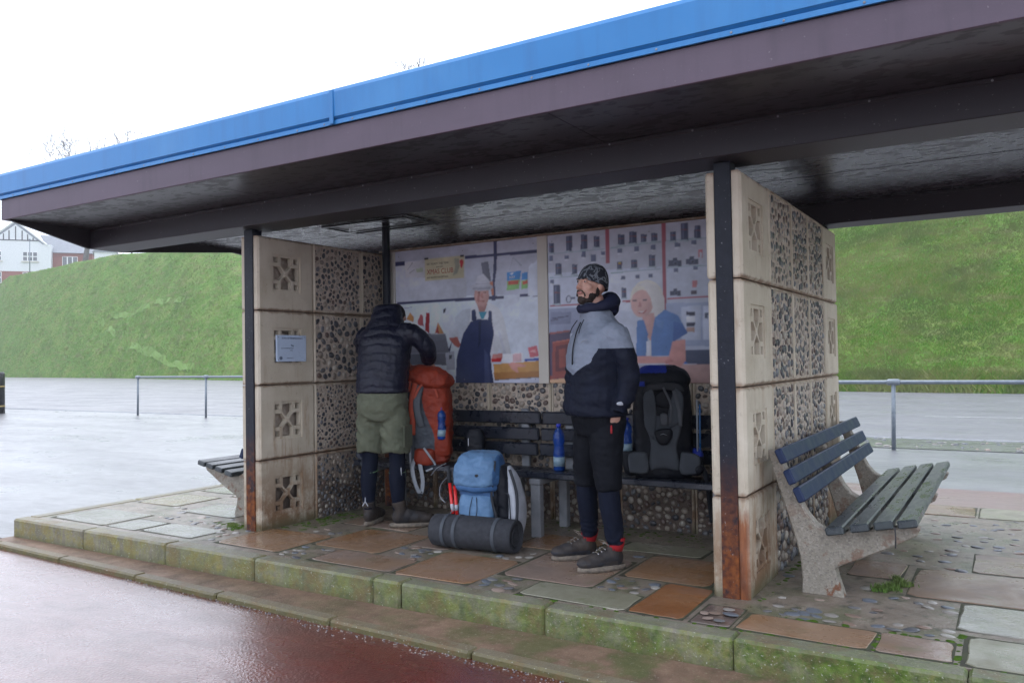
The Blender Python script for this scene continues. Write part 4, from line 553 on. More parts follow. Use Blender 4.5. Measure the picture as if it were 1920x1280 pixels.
# ---------------- block walls
S = .58
def lattice_plate(m, f, w, h, t0, t1):
    """pierced block: plate with a square window, and a recessed panel of eight openings round a saltire"""
    a = .0035; wi = .148
    cu, cv = w / 2, h / 2 + .01
    win = [(cu - wi, cv - wi), (cu + wi, cv - wi), (cu + wi, cv + wi), (cu - wi, cv + wi)]
    bev = .014; dt = (t1 - t0)
    def ringp(i, t): return [f(i, i, t), f(w - i, i, t), f(w - i, h - i, t), f(i, h - i, t)]
    sg = 1 if t1 > t0 else -1
    # chamfered outer rim + face with the window
    o1 = [(a, a), (w - a, a), (w - a, h - a), (a, h - a)]; o2 = [(a + bev, a + bev), (w - a - bev, a + bev), (w - a - bev, h - a - bev), (a + bev, h - a - bev)]
    m.prism(o2, [win], f, t0, t1)
    m.rings([[f(p[0], p[1], t0 + (t1 - t0) * 0) for p in o1], [f(p[0], p[1], t1 - sg * bev) for p in o1], [f(p[0], p[1], t1 - sg * .0004) for p in o2], [f(p[0], p[1], t0 + sg * .002) for p in o2]], cap=False)
    k = wi; P = lambda x, y: (cu + x * k, cv + y * k)
    holes = []
    for sx in (-1, 1):
        for sy in (-1, 1):
            q = [P(sx * .86, sy * .86), P(sx * .56, sy * .86), P(sx * .56, sy * .56), P(sx * .86, sy * .56)]; holes.append(q)
    for (ax, ay) in ((0, 1), (1, 0), (0, -1), (-1, 0)):
        rot = lambda u, v: P(u * ay + v * ax, v * ay + u * ax) if True else 0
        holes.append([rot(-.36, .86), rot(.36, .86), rot(.36, .42), rot(.04, .13), rot(-.04, .13), rot(-.36, .42)])
    m.prism([P(-1, -1), P(1, -1), P(1, 1), P(-1, 1)], holes, f, t0 + sg * .003, t1 - sg * .010)
def pebble_plate(m, f, w, h, t0, t1, border=.020):
    a = .0035; sg = 1 if t1 > t0 else -1; bev = .01
    o1 = [(a, a), (w - a, a), (w - a, h - a), (a, h - a)]; o2 = [(a + bev, a + bev), (w - a - bev, a + bev), (w - a - bev, h - a - bev), (a + bev, h - a - bev)]
    b = border; win = [(b, b), (w - b, b), (w - b, h - b), (b, h - b)]
    m.prism(o2, [win], f, t0, t1)
    m.rings([[f(p[0], p[1], t0) for p in o1], [f(p[0], p[1], t1 - sg * bev) for p in o1], [f(p[0], p[1], t1 - sg * .0004) for p in o2], [f(p[0], p[1], t0 + sg * .002) for p in o2]], cap=False)
    m.prism(win, [], f, t0 + sg * .003, t1 - sg * .008, 1)
WP = []
for i in range(5):
    m_ = MB(); m_.ell((0, 0, 0), (1, random.uniform(.6, .95), .42), nu=8, nv=5)
    m_.v = [tuple(Vector(v) * (1 + .18 * mnoise.noise(Vector(v) * 1.6 + Vector((i * 7, 0, 0))))) for v in m_.v]
    WP.append(m_)
WPM = [m_.mesh('pebble', M['pebble'], True) for m_ in WP]; WPL = [m_.mesh('pebble', M['pebble_light'], True) for m_ in WP]
def pebbles_on(block, f, w, h, t, rot, rmin, rmax, seed, big, budget, border=.020, dens=1., pal=0):
    r = random.Random(seed); pts = []
    lim = border + .004
    sizes = sorted([r.uniform(rmin, rmax) * (1 if r.random() < .5 else .72) for _ in range(int(420 * dens))], reverse=True)
    g = {}
    for s_ in sizes:
        for _ in range(10):
            u = r.uniform(lim + s_ * .7, w - lim - s_ * .7); v = r.uniform(lim + s_ * .7, h - lim - s_ * .7)
            cu, cv = int(u / .05), int(v / .05); ok = True
            for i in (-1, 0, 1):
                for j in (-1, 0, 1):
                    for (a, b, c) in g.get((cu + i, cv + j), ()):
                        if (u - a) ** 2 + (v - b) ** 2 < ((s_ + c) * .93) ** 2: ok = False; break
                    if not ok: break
                if not ok: break
            if ok: g.setdefault((cu, cv), []).append((u, v, s_)); pts.append((u, v, s_)); break
    st = MB(); N = (Vector(f(0, 0, 1)) - Vector(f(0, 0, 0))).normalized()
    for (u, v, s_) in pts:
        R = rot @ Matrix.Rotation(r.uniform(0, pi), 3, 'Z') @ Matrix.Rotation(r.uniform(-.3, .3), 3, 'X'); p = Vector(f(u, v, t)) - N * .002
        if s_ > big and budget[0] > 0:
            budget[0] -= 1; o = place(r.choice(WPL if pal else WPM), 'pebble', block, p, R.to_euler(), (s_, s_, s_)); 
        else:
            src = r.choice(WP); st.add([p + R @ (Vector(q) * s_) for q in src.v], src.f)
    o = st.build('small_pebbles', M['pebble_light' if pal else 'pebble'], block, True, kind='stuff', fix=False)
def rotN(n):   # rotation taking +Z to n
    return Vector((0, 0, 1)).rotation_difference(Vector(n)).to_matrix()
def side_wall(label, x0, x1, vis_in, vis_out, seed):
    w_ = thing('side_wall', label, 'wall', ((x0 + x1) / 2, 0, 0), 'pierced block side walls of the shelter'); off = w_.location
    cols = [0, .585, 1.17, 1.67, 2.2, 2.73]; bud = [280]
    for leaf, (xa, xb, nrm) in enumerate(((x0 + .05, x0, -1), (x1 - .05, x1, 1))):
        for c in range(5):
            for r_ in range(4):
                ja = random.uniform(-.002, .002)
                f = lambda u, v, t, c=c, r_=r_, ja=ja: (t + ja, cols[c] + u, r_ * S + v)
                w = cols[c + 1] - cols[c]; m = MB(off)
                if c in (0, 4): lattice_plate(m, f, w, S, xa, xb); m.build('concrete_block', [M['cream']], w_)
                else:
                    pebble_plate(m, f, w, S, xa, xb); b = m.build('concrete_block', [M['cream'], M['matrix']], w_)
                    if (nrm < 0 and vis_out) or (nrm > 0 and vis_in):
                        if vis_in and c > 2: continue
                        rmin, rmax = random.choice(((.012, .026), (.014, .03), (.016, .036)))
                        if vis_in: rmin, rmax = [(.010, .026), (.010, .022), (.015, .035), (.011, .027)][r_]
                        ff = lambda u, v, t, f=f: tuple(Vector(f(u, v, t)) - Vector(off))
                        pebbles_on(b, ff, w, S, xb - nrm * .008, rotN((nrm, 0, 0)), rmin, rmax, seed + c * 10 + r_, .024, bud)
    # mortar core between joints, thin so the openings stay dark but real
    core = MB(off)
    for c in range(6): core.box((x0 + .052, cols[c] - (.01 if c == 5 else -.012) - .012 + (.0 if c else .11), 0), (x1 - .052, cols[c] + .012 + (.0 if c else .1), 4 * S - .006))
    for r_ in range(5): core.box((x0 + .054, .24, r_ * S - .01 if r_ else 0), (x1 - .054, 2.70, r_ * S + .01 if r_ < 4 else 4 * S - .008))
    core.box(((x0 + x1) / 2 - .004, .12, .03), ((x0 + x1) / 2 + .004, 2.60, 4 * S - .02))
    core.build('mortar', M['matrix'], w_)
    core.box(((x0 + x1) / 2 - .004, .10, .02), ((x0 + x1) / 2 + .004, 2.65, 4 * S - .03)) if False else None
    for y in (.0,):
        p = MB(off); p.box((x0 + .052, -.008, .03), (x1 - .052, .09, 2.366), b=.004); p.build('post', M['post'], w_)
        p = MB(off); p.box((x0 + .052, 2.66, .03), (x1 - .052, 2.735, 2.366), b=.004); p.build('post', M['post'], w_)
    return w_
# left wall shows its inside face (normal +x), right wall its outside face (normal +x)
wl = side_wall('left side wall of pierced and pebbled concrete blocks, carrying the small white notice', -3.92, -3.72, True, False, 100)
wr = side_wall('right side wall of pierced and pebbled concrete blocks, rust streaked, beside the outer bench', -.195, 0, False, True, 300)
# the right wall's visible face is its +x leaf
def dress_right():
    off = wr.location; bud = [290]; cols = [0, .585, 1.17, 1.67, 2.2, 2.73]
    blocks = [o for o in wr.children if o.name.startswith('concrete_block') and len(o.data.materials) == 2][12:]
    i = 0
    for c in (1, 2, 3):
        for r_ in range(4):
            f = lambda u, v, t, c=c, r_=r_: tuple(Vector((t, cols[c] + u, r_ * S + v)) - Vector(off)); w = cols[c + 1] - cols[c]
            rm = (.015, .031) if c == 1 else (.013, .028)
            pebbles_on(blocks[i], f, w, S, -.008, rotN((1, 0, 0)), rm[0], rm[1] * (1.25 if r_ == 0 else 1), 500 + i, .023 if c == 1 else .026, bud, pal=1); i += 1
wr['dress'] = 1
dress_right(); del wr['dress']
# rusted angle at the foot of the right post, cream edge strips broken by joints
# notice on the left wall
nb = thing('notice_board', 'small white notice with a title and fine print screwed over a pierced block', 'sign', (-3.716, .32, 1.445))
n_ = MB(nb.location); n_.box((-3.716, .165, 1.34), (-3.70, .475, 1.55), b=.002); n_.build('board', simple('notice_enamel', (.50, .60, .76), (.47, .57, .73), rough=.35, bst=0), nb)
ink = simple('notice_ink', (.05, .08, .16), rough=.5, bst=0); ink2 = simple('notice_grey_ink', (.17, .22, .33), rough=.5, bst=0)
def onleft(y, z): return Matrix.Translation(Vector((-3.6992, y, z)) - nb.location) @ Matrix(((0, 0, 1, 0), (1, 0, 0, 0), (0, 1, 0, 0), (0, 0, 0, 1)))
text('STATE OF INDEPENDENCE', .0185, ink, nb, onleft(.325, 1.525))
text('Play', .02, ink, nb, onleft(.325, 1.468)); text('www.stateofindependence', .0125, ink2, nb, onleft(.272, 1.447)); text('.co.uk', .0125, ink2, nb, onleft(.31, 1.43)); text('SUPPORTED BY', .010, ink2, nb, onleft(.30, 1.368))
l_ = MB(nb.location); l_.ell((-3.6994, .205, 1.368), (.0006, .017, .014), nu=12, nv=6); l_.build('emblem', ink2, nb)
for y, z in ((.18, 1.535), (.46, 1.535), (.18, 1.355), (.46, 1.355)):
    k_ = MB(nb.location); k_.ell((-3.6995, y, z), (.0015, .004, .004), nu=8, nv=4); k_.build('screw', M['greyleg'], nb)

# back wall between the two rooms of the shelter
bw = thing('back_wall', 'pebbled concrete block back wall behind the two inner benches', 'wall', (-1.96, 1.45, 0)); off = bw.location; bud = [295]
bx = [-3.718, -3.13, -2.55, -1.96, -1.375, -.785, -.197]
for c in range(6):
    for r_ in range(4):
        f = lambda u, v, t, c=c, r_=r_: (bx[c] + u, t, r_ * S + v); w = bx[c + 1] - bx[c]; m = MB(off)
        pebble_plate(m, f, w, S, 1.50, 1.432); b = m.build('concrete_block', [M['cream'], M['matrix']], bw)
        if r_ < 2:
            ff = lambda u, v, t, f=f: tuple(Vector(f(u, v, t)) - Vector(off))
            pebbles_on(b, ff, w, S, 1.439, rotN((0, -1, 0)), .011, .03, 700 + c * 10 + r_, .026, bud, dens=.8, pal=1)
m = MB(off); m.box((-3.716, 1.502, 0), (-.199, 1.54, 2.318)); m.build('rear_render', M['cream'], bw)
cp = MB(off); cp.box((-3.715, 1.40, 2.321), (-.20, 1.52, 2.336), b=.003); cp.build('coping', M['cream'], bw)

# ---------------- posters (flat print)
def srgb(c): return [((v / 255) / 12.92 if v / 255 < .04045 else ((v / 255 + .055) / 1.055) ** 2.4) for v in c]
pm = NT('poster_print'); at = pm.n('ShaderNodeVertexColor'); at.layer_name = 'print'; pm.done(at.outputs[0], .35, pm.bump(pm.noise(3, 3), .05, .01), .4); pm = pm.m
def poster(label, x0, x1, bgtop, bgbot, feats, res=.0055):
    z0, z1 = 1.135, 2.318; nx = int((x1 - x0) / res); nz = int((z1 - z0) / res)
    X, Z = np.meshgrid(np.linspace(x0, x1, nx), np.linspace(z0, z1, nz)); X = X.ravel(); Z = Z.ravel()
    col = np.zeros((nx * nz, 3)); t = ((Z - z0) / (z1 - z0))[:, None]
    col[:] = np.array(srgb(bgtop)) * t + np.array(srgb(bgbot)) * (1 - t)
    for _, c, pts in feats:
        P = np.array(pts); inside = np.zeros(len(X), bool); j = len(P) - 1
        if P[:, 0].max() < x0 or P[:, 0].min() > x1: continue
        for i in range(len(P)):
            xi, zi, xj, zj = P[i, 0], P[i, 1], P[j, 0], P[j, 1]
            if zi != zj: inside ^= ((zi > Z) != (zj > Z)) & (X < (xj - xi) * (Z - zi) / (zj - zi) + xi)
            j = i
        # a little soft shading inside each printed shape
        cx = P[:, 0].mean(); wd = max(.02, np.ptp(P[:, 0]))
        u_ = (X[inside] - cx) / wd; cz = P[:, 1].mean(); hz = max(.02, np.ptp(P[:, 1])); sh = 1.04 - .22 * u_ - .35 * u_ ** 2 + .14 * (Z[inside] - cz) / hz
        col[inside] = np.array(srgb(c)) * sh[:, None]
    gx = np.interp(np.linspace(0, 1, nx), np.linspace(0, 1, 14), np.random.RandomState(nx).rand(14)); mott = np.zeros((nz, nx))
    rs = np.random.RandomState(nz + nx)
    for q, amp in ((9, .10), (24, .09), (70, .07)):
        g_ = rs.rand(q, q) - .5; a_ = np.array([np.interp(np.linspace(0, q - 1, nx), np.arange(q), row) for row in g_]); b__ = np.array([np.interp(np.linspace(0, q - 1, nz), np.arange(q), a_[:, i]) for i in range(nx)]).T; mott += amp * b__ * 2
    col *= (1 + mott.ravel())[:, None]
    img = col.reshape(nz, nx, 3); k = img.copy()           # slight print softness
    for _ in range(1):
        k = (np.roll(k, 1, 0) + np.roll(k, -1, 0) + np.roll(k, 1, 1) + np.roll(k, -1, 1) + 2 * k) / 6
    k[0], k[-1], k[:, 0], k[:, -1] = img[0], img[-1], img[:, 0], img[:, -1]
    col = np.clip(k.reshape(-1, 3) * np.array([.80, .81, .84]), .01, .8)
    g = thing('poster', label, 'poster', ((x0 + x1) / 2, 1.42, z0), 'large photo posters on the back wall')
    lx, ly, lz = g.location
    idx = np.arange(nx * nz).reshape(nz, nx); q = np.stack([idx[:-1, :-1], idx[:-1, 1:], idx[1:, 1:], idx[1:, :-1]], -1).reshape(-1, 4)
    me = bpy.data.meshes.new('print'); co = np.stack([X - lx, np.full_like(X, 1.4195 - ly), Z - lz], 1)
    me.from_pydata(co.tolist(), [], q.tolist()); a = me.color_attributes.new('print', 'FLOAT_COLOR', 'POINT')
    a.data.foreach_set('color', np.concatenate([col, np.ones((len(col), 1))], 1).ravel()); me.materials.append(pm)
    o = link(bpy.data.objects.new('print', me)); o.parent = g
    m = MB(g.location); m.box((x0, 1.421, z0), (x1, 1.4285, z1)); m.build('backing_board', M['batten'], g)
    for px in (x0 + .04, (x0 + x1) / 2, x1 - .04):
        for pz in (z0 + .03, z1 - .05):
            s_ = MB(g.location); s_.ell((px, 1.419, pz), (.005, .002, .005), nu=8, nv=4); s_.build('screw', M['greyleg'], g)
    return g
g1 = poster('poster of a butcher in a white hat and navy apron behind his counter', -3.535, -2.052, (206, 208, 222), (214, 222, 240), POSTER1)
g2 = poster('poster of a blonde woman in a denim shirt before shelves of cameras', -1.958, -.22, (204, 206, 218), (190, 196, 214), POSTER2)
redp = simple('red_print', (.42, .06, .05), rough=.5, bst=0); blackp = simple('grey_print', (.08, .08, .08), rough=.5, bst=0)
def onback(g, x, z, rot=0.): return Matrix.Translation(Vector((x, 1.4185, z)) - g.location) @ Matrix.Rotation(pi / 2, 4, 'X') @ Matrix.Rotation(rot, 4, 'Z')
text('XMAS CLUB', .062, redp, g1, onback(g1, -3.035, 2.108), sx=.86); text('GET READY THIS YEAR', .026, blackp, g1, onback(g1, -3.06, 2.178), sx=.9); text('JOIN OUR', .016, blackp, g1, onback(g1, -3.04, 2.148)); text('ASK BELOW FOR DETAILS..', .023, blackp, g1, onback(g1, -3.06, 2.058), sx=.85)
text('BEEF', .028, simple('white_print', (.75, .7, .65), rough=.5, bst=0), g1, onback(g1, -2.298, 2.005))
for x, w, lab in ((-2.051, .092, 'cream batten between the two posters'), (-3.62, .082, 'cream batten left of the butcher poster')):
    b_ = MB(); b_.box((x, 1.405, 1.13), (x + w, 1.4305, 2.319), b=.003); tag(b_.build('wall_batten', M['batten']), lab, 'batten')

# ---------------- roof
rf = thing('shelter_roof', 'flat shelter roof with blue capping over purple brown fascia', 'roof', (-1.86, 1.45, 2.37)); off = rf.location
X0, X1, Y0, Y1 = -5.83, 2.05, -.83, 3.56
def part(name, mat, fn, label=None, smooth=False):
    m = MB(off); fn(m); return m.build(name, mat, rf, smooth, label=label)
xs = [X0 + .03, -3.4, -.72, X1 - .03]; 
for a, b in zip(xs[:-1], xs[1:]):
    part('eave_panel', M['eave'], lambda m: m.box((a + .002, Y0 + .02, 2.54), (b - .002, -.122, 2.556)))
    part('eave_panel', M['eave'], lambda m: m.box((a + .002, 2.852, 2.54), (b - .002, Y1 - .02, 2.556)))
ys = [.19, .985, 1.465, 2.03, 2.56]
for a, b in zip([X0 + .03, -4.01, -.71], [-4.01, -.71, X1 - .03]):
    for c, d in zip(ys[:-1], ys[1:]):
        part('ceiling_panel', M['ceiling'], lambda m: m.box((a + .003, c + .003, 2.538 + random.uniform(0, .003)), (b - .003, d - .003, 2.554)))
part('roof_deck', M['roof'], lambda m: m.box((X0 + .02, Y0 + .02, 2.558), (X1 - .02, Y1 - .02, 2.70)))
part('roof_felt', M['roof'], lambda m: m.box((X0 + .02, Y0 + .03, 2.702), (X1 - .02, Y1 - .03, 2.90)))
for (ya, yb) in ((-.12, .19), (2.56, 2.85)):
    part('beam', M['beam'], lambda m: m.box((X0 + .09, ya, 2.37), (X1 - .09, yb, 2.538), b=.004))
    yy = ya - .012 if ya < 0 else ya - .012
    part('beam_trim', M['beam'], lambda m: m.box((X0 + .1, yy, 2.518), (X1 - .1, yy + .0115, 2.5385), b=.003))
for k in range(16):
    x = -5.3 + k * .46 + random.uniform(-.04, .04)
    part('bolt', M['greyleg'], lambda m: m.ell((x, -.134, 2.524), (.006, .004, .006), nu=7, nv=4))
# tapered end boards
def endboard(x, t):
    prof = [(Y0 + .03, 2.555), (Y0 + .03, 2.535), (-.13, 2.372), (.20, 2.372), (1.45, 2.50), (2.55, 2.372), (2.86, 2.372), (Y1 - .03, 2.535), (Y1 - .03, 2.555)]
    part('end_board', M['beam'], lambda m: m.prism(prof, [], lambda u, v, t_: (t_, u, v), x, x + t))
endboard(X0 + .055, .03); endboard(X1 - .085, .03)
# fascia: brown board below, blue capping above
part('fascia_board', M['brown'], lambda m: m.box((X0 + .012, Y0 + .004, 2.535), (X1 - .012, Y0 + .026, 2.70), b=.003))
part('fascia_board', M['brown'], lambda m: m.box((X0 + .012, Y1 - .026, 2.535), (X1 - .012, Y1 - .004, 2.70), b=.003))
part('fascia_board', M['brown'], lambda m: m.box((X0 + .004, Y0 + .03, 2.535), (X0 + .026, Y1 - .03, 2.70), b=.003))
part('fascia_board', M['brown'], lambda m: m.box((X1 - .026, Y0 + .03, 2.535), (X1 - .004, Y1 - .03, 2.70), b=.003))
def capprof(sgn, y):   # (y, z) section of the capping, facing sgn
    return [(y, 2.702), (y - sgn * .014, 2.702), (y - sgn * .014, 2.726), (y - sgn * .002, 2.731), (y - sgn * .022, 2.745), (y - sgn * .026, 2.885), (y - sgn * .018, 2.905), (y + sgn * .0, 2.916), (y + sgn * .10, 2.918), (y + sgn * .10, 2.902), (y + sgn * .012, 2.898), (y + sgn * .002, 2.74)]
for a, b in ((X0, -2.112), (-2.108, X1)):
    part('blue_capping', M['blue'], lambda m: m.prism(capprof(1, Y0), [], lambda u, v, t: (t, u, v), a, b))
    part('blue_capping', M['blue'], lambda m: m.prism(capprof(-1, Y1), [], lambda u, v, t: (t, u, v), a, b))
part('blue_capping', M['blue'], lambda m: m.prism(capprof(1, X0), [], lambda u, v, t: (u, t, v), Y0 + .002, Y1 - .002))
part('blue_capping', M['blue'], lambda m: m.prism(capprof(-1, X1), [], lambda u, v, t: (u, t, v), Y0 + .002, Y1 - .002))
part('capping_joint', M['blue'], lambda m: m.box((-2.125, Y0 - .032, 2.70), (-2.095, Y0 - .02, 2.90), b=.003))
x = -5.6
while x < 2.0:
    part('screw', M['greyleg'], lambda m: m.ell((x, Y0 - .015, 2.713), (.006, .003, .006), nu=7, nv=4)); x += random.choice((.31, .34, .22))
# pole with its ceiling plate in the left corner
part('pole', M['post'], lambda m: m.tube([(-3.58, 1.345, .04), (-3.58, 1.345, 2.537)], .036, 12))
for (a, b) in (((-4.0, .965), (-3.07, .985)), ((-3.085, .985), (-3.07, 1.46)), ((-4.0, .985), (-3.985, 1.3)), ((-3.985, 1.40), (-3.085, 1.415))):
    part('ceiling_plate_edge', M['black'], lambda m: m.box((a[0], a[1], 2.522), (b[0], b[1] if b[1] - a[1] > .01 else a[1] + .015, 2.537)))

# ---------------- benches
def slat(m, c, L, w, t, axis, tilt=0., bev=.006):
    """a bar of length L along axis ('x' or 'y'), tilted about its length"""
    R = Matrix.Rotation(tilt, 3, 'Y' if axis == 'y' else 'X')
    h = (w / 2, L / 2, t / 2) if axis == 'y' else (L / 2, w / 2, t / 2)
    m.box((-h[0], -h[1], -h[2]), h, b=bev, R=R, c=c)
def outer_bench(label, x, sgn, y0, y1):
    """bench facing away from the side wall; x = wall face, sgn = +1 faces +x"""
    g = thing('bench', label, 'bench', (x + sgn * .35, (y0 + y1) / 2, .05), 'outer benches on concrete frames'); off = g.location; L = y1 - y0; cy = (y0 + y1) / 2
    for bx_, z in ((.39, .405), (.51, .432), (.625, .455), (.735, .473)):
        m = MB(off); slat(m, (x + sgn * bx_, cy, z), L, .092, .042, 'y', -sgn * .20, .007); m.build('seat_slat', M['slatseat'], g)
    for bx_, z in ((.125, .782), (.168, .672), (.215, .580)):
        m = MB(off); slat(m, (x + sgn * bx_, cy, z), L, .042, .082, 'y', -sgn * .42, .007); m.build('back_slat', M['slat'], g)
    prof = [(.035, .80), (.085, .80), (.13, .70), (.19, .56), (.235, .47), (.28, .415), (.34, .382), (.45, .392), (.60, .420), (.76, .450), (.785, .435), (.77, .40), (.62, .315), (.48, .245), (.395, .205), (.375, .185), (.385, .14), (.415, .04), (.20, .04), (.205, .12), (.195, .24), (.16, .38), (.105, .56), (.06, .70)]
    for yf in (y0 + .13, cy, y1 - .2):
        m = MB(off); c = [(x + sgn * u, v) for u, v in prof]
        ins = []
        n = len(c)
        for i in range(n):   # inset ring for a worn edge
            a, b, d = Vector(c[i - 1]), Vector(c[i]), Vector(c[(i + 1) % n]); t1 = (b - a).normalized(); t2 = (d - b).normalized(); nn = Vector((t1.y + t2.y, -(t1.x + t2.x)))
            if nn.length > 1e-6: nn.normalize()
            ins.append(b - nn * .008 * (1 if sgn > 0 else -1) * (-1))
        area = sum(c[i][0] * c[(i + 1) % n][1] - c[(i + 1) % n][0] * c[i][1] for i in range(n))
        sg = 1 if area > 0 else -1; ins = []
        for i in range(n):
            a, b, d = Vector(c[i - 1]), Vector(c[i]), Vector(c[(i + 1) % n]); t1 = (b - a).normalized(); t2 = (d - b).normalized(); nn = Vector((-(t1.y + t2.y), t1.x + t2.x)) * sg
            if nn.length > 1e-6: nn.normalize()
            ins.append(b + nn * .007)
        F = lambda u, v, t: (u, t, v)
        m.prism([tuple(p) for p in ins], [], F, yf - .045, yf + .045)
        m.rings([[F(p[0], p[1], yf - .0445) for p in ins], [F(p[0], p[1], yf - .037) for p in c], [F(p[0], p[1], yf + .037) for p in c], [F(p[0], p[1], yf + .0445) for p in ins]], cap=False)
        m.build('concrete_frame', M['benchc'], g)
    return g
outer_bench('outdoor bench with blue black slats on crumbling concrete frames, right of the right wall', 0., 1, .2, 2.72)
outer_bench('outdoor bench half hidden beyond the left wall', -4.07, -1, .3, 2.75)
MB().tube([(.575, .2, .44), (.578, .198, .38), (.574, .2, .33)], .0035, 6)
st = MB(); st.tube([(.68, .19, .46), (.683, .183, .40), (.68, .187, .352)], .0035, 6); tag(st.build('dangling_strap', M['black']), 'short black strap hanging from the right outer bench front', 'strap')
def inner_bench(label, x0, x1):
    g = thing('bench', label, 'bench', ((x0 + x1) / 2, 1.1, .05), 'inner benches along the back wall'); off = g.location; L = x1 - x0; cx = (x0 + x1) / 2
    for y, z in ((.865, .487), (.965, .482), (1.065, .477), (1.165, .470)):
        m = MB(off); slat(m, (cx, y, z), L, .09, .045, 'x', .0, .007); m.build('seat_slat', M['slatin'], g)
    for y, z in ((1.325, .862), (1.30, .735), (1.275, .618)):
        m = MB(off); slat(m, (cx, y, z), L, .035, .10, 'x', .12, .010); m.build('back_slat', M['slatin'], g)
    for x in (x0 + .16, x1 - .16) if x0 < -2.5 else (x0 + .06 + .16, x1 - .1):
        m = MB(off); m.box((x - .04, .80, .04), (x + .04, .86, .42), b=.006); m.build('leg', M['greyleg'], g)
        m = MB(off); m.box((x - .035, 1.22, .04), (x + .035, 1.28, .42), b=.006); m.build('leg', M['greyleg'], g)
        m = MB(off); m.box((x - .045, .79, .422), (x + .045, 1.30, .462), b=.006); m.build('bearer', M['greyleg'], g)
        m = MB(off); m.box((x - .035, 1.345, .40), (x + .035, 1.385, .93), b=.006, ); m.build('back_support', M['greyleg'], g)
    return g
inner_bench('dark slatted inner bench on the left, the orange rucksack on it', -3.52, -1.995)
inner_bench('dark slatted inner bench on the right, bottle and black rucksack on it', -1.975, -.30)

# ---------------- railing, bollard
def railing(label, pts, ext, h, z0=-.1):
    g = thing('railing', label, 'railing', (pts[0][0], pts[0][1], z0), 'grey tube railings by the road'); off = g.location
    for i, (x, y) in enumerate(pts):
        m = MB(off); m.tube([(x - .02, y, z0), (x, y, z0 + h)], .030, 10); m.build('post', M['rail'], g, True)
        m = MB(off); m.tube([(x - .09, y, z0 + h), (x - .06, y, z0 + h), (x + .06, y, z0 + h), (x + .09, y, z0 + h)], [.038, .047, .047, .038], 12); m.build('clamp', M['rail'], g, True)
    m = MB(off); m.tube([(ext[0], pts[0][1], z0 + h), (ext[1], pts[-1][1], z0 + h)], .031, 10); m.build('rail', M['rail'], g, True)
railing('grey tube railing beside the road, right of the shelter', [(-3.3, 8.95), (-.3, 8.95), (2.7, 8.95), (5.7, 8.95)], (-4.2, 8), 1.0)
railing('grey tube railing by the road, left of the shelter', [(-20.3, 10.05), (-17.3, 10.05), (-14.3, 10.05), (-11.3, 10.05)], (-20.35, -9.5), 1.1)
bo = thing('bollard', 'black bollard with two thin gold bands at the left edge', 'bollard', (-26.2, 9.05, -.1)); off = bo.location
m = MB(off); m.tube([(-26.2, 9.05, -.1), (-26.2, 9.05, 1.15), (-26.2, 9.05, 1.2)], [.27, .27, .24], 20); m.build('body', M['black'], bo, True)
for z in (.10, .72): m = MB(off); m.tube([(-26.2, 9.05, z), (-26.2, 9.05, z + .05)], .275, 20); m.build('band', M['gold'], bo, True)

# ---------------- grass bank
def bankpt(s_, v):
    i = min(int(s_), len(BANK) - 2); u = s_ - i; a, b = BANK[i], BANK[i + 1]
    bx_ = [a[0][k] * (1 - u) + b[0][k] * u for k in (0, 1)]; cx_ = [a[1][k] * (1 - u) + b[1][k] * u for k in (0, 1)]; H = a[2] * (1 - u) + b[2] * u
    vv = v
    if v <= 1: prof = v + .04 * sin(pi * v) ; prof = min(prof, 1)
    else: prof = 1 + (v - 1) * .02
    x = bx_[0] + (cx_[0] - bx_[0]) * vv; y = bx_[1] + (cx_[1] - bx_[1]) * vv; z = -.2 + (H + .2) * prof
    if v <= 1: z += (.25 * mnoise.noise(Vector((x * .12, y * .12, 0))) + .10 * mnoise.noise(Vector((x * .6, y * .6, 3)))) * min(1, v * 8)
    if v > .9: z -= .0
    return Vector((x, y, z))
nS = (len(BANK) - 1) * 10; vs_ = [0, .02] + [k / 44 for k in range(2, 45)] + [1.03, 1.1, 1.5, 2.5, 5.]
m = MB(); vs = [bankpt(i / 10, v) for i in range(nS + 1) for v in vs_]; nv = len(vs_)
m.add(vs, [(i * nv + j, (i + 1) * nv + j, (i + 1) * nv + j + 1, i * nv + j + 1) for i in range(nS) for j in range(nv - 1)])
tag(m.build('grass_bank', M['bank'], None, True), kind='structure')
# tufts over the nearer bank
r = random.Random(5); m = MB(); vsx = []; fsx = []
def addtufts(n, s0, s1, v0, v1, hh, ww, blades=5):
    for _ in range(n):
        s_ = s0 + (s1 - s0) * r.random(); v = v0 + (v1 - v0) * r.random(); p = bankpt(s_, v); k = .6 + .8 * r.random()
        cl = mnoise.noise(p * .35); k *= 1 + .7 * cl
        for b in range(blades):
            a = r.uniform(0, 2 * pi); d = r.uniform(0, ww); c = p + Vector((d * cos(a), d * sin(a), d * sin(a) * .6 - .03)); L = hh * k * r.uniform(.6, 1.2); w2 = hh * .11; sa = r.uniform(-.6, .6); lx = r.uniform(-.7, .9) * L
            base = len(vsx); vsx.extend([(c.x - w2 * cos(sa), c.y - w2 * sin(sa), c.z), (c.x + w2 * cos(sa), c.y + w2 * sin(sa), c.z), (c.x + lx, c.y - L * .35, c.z + L * .75)]); fsx.append((base, base + 1, base + 2))
def sfor(x):   # bank parameter whose foot is nearest to x
    return min(range(nS + 1), key=lambda i: abs(BANK[min(i // 10, len(BANK) - 1)][0][0] * (1 - (i % 10) / 10) + BANK[min(i // 10 + 1, len(BANK) - 1)][0][0] * (i % 10) / 10 - x)) / 10
sR, sL = sfor(6), sfor(-12)
addtufts(42000, min(sR, sL), max(sR, sL), 0, .62, .17, .22, 4)
s2 = sfor(-60); addtufts(9000, min(sL, s2), max(sL, s2), 0, .9, .24, .3, 4)
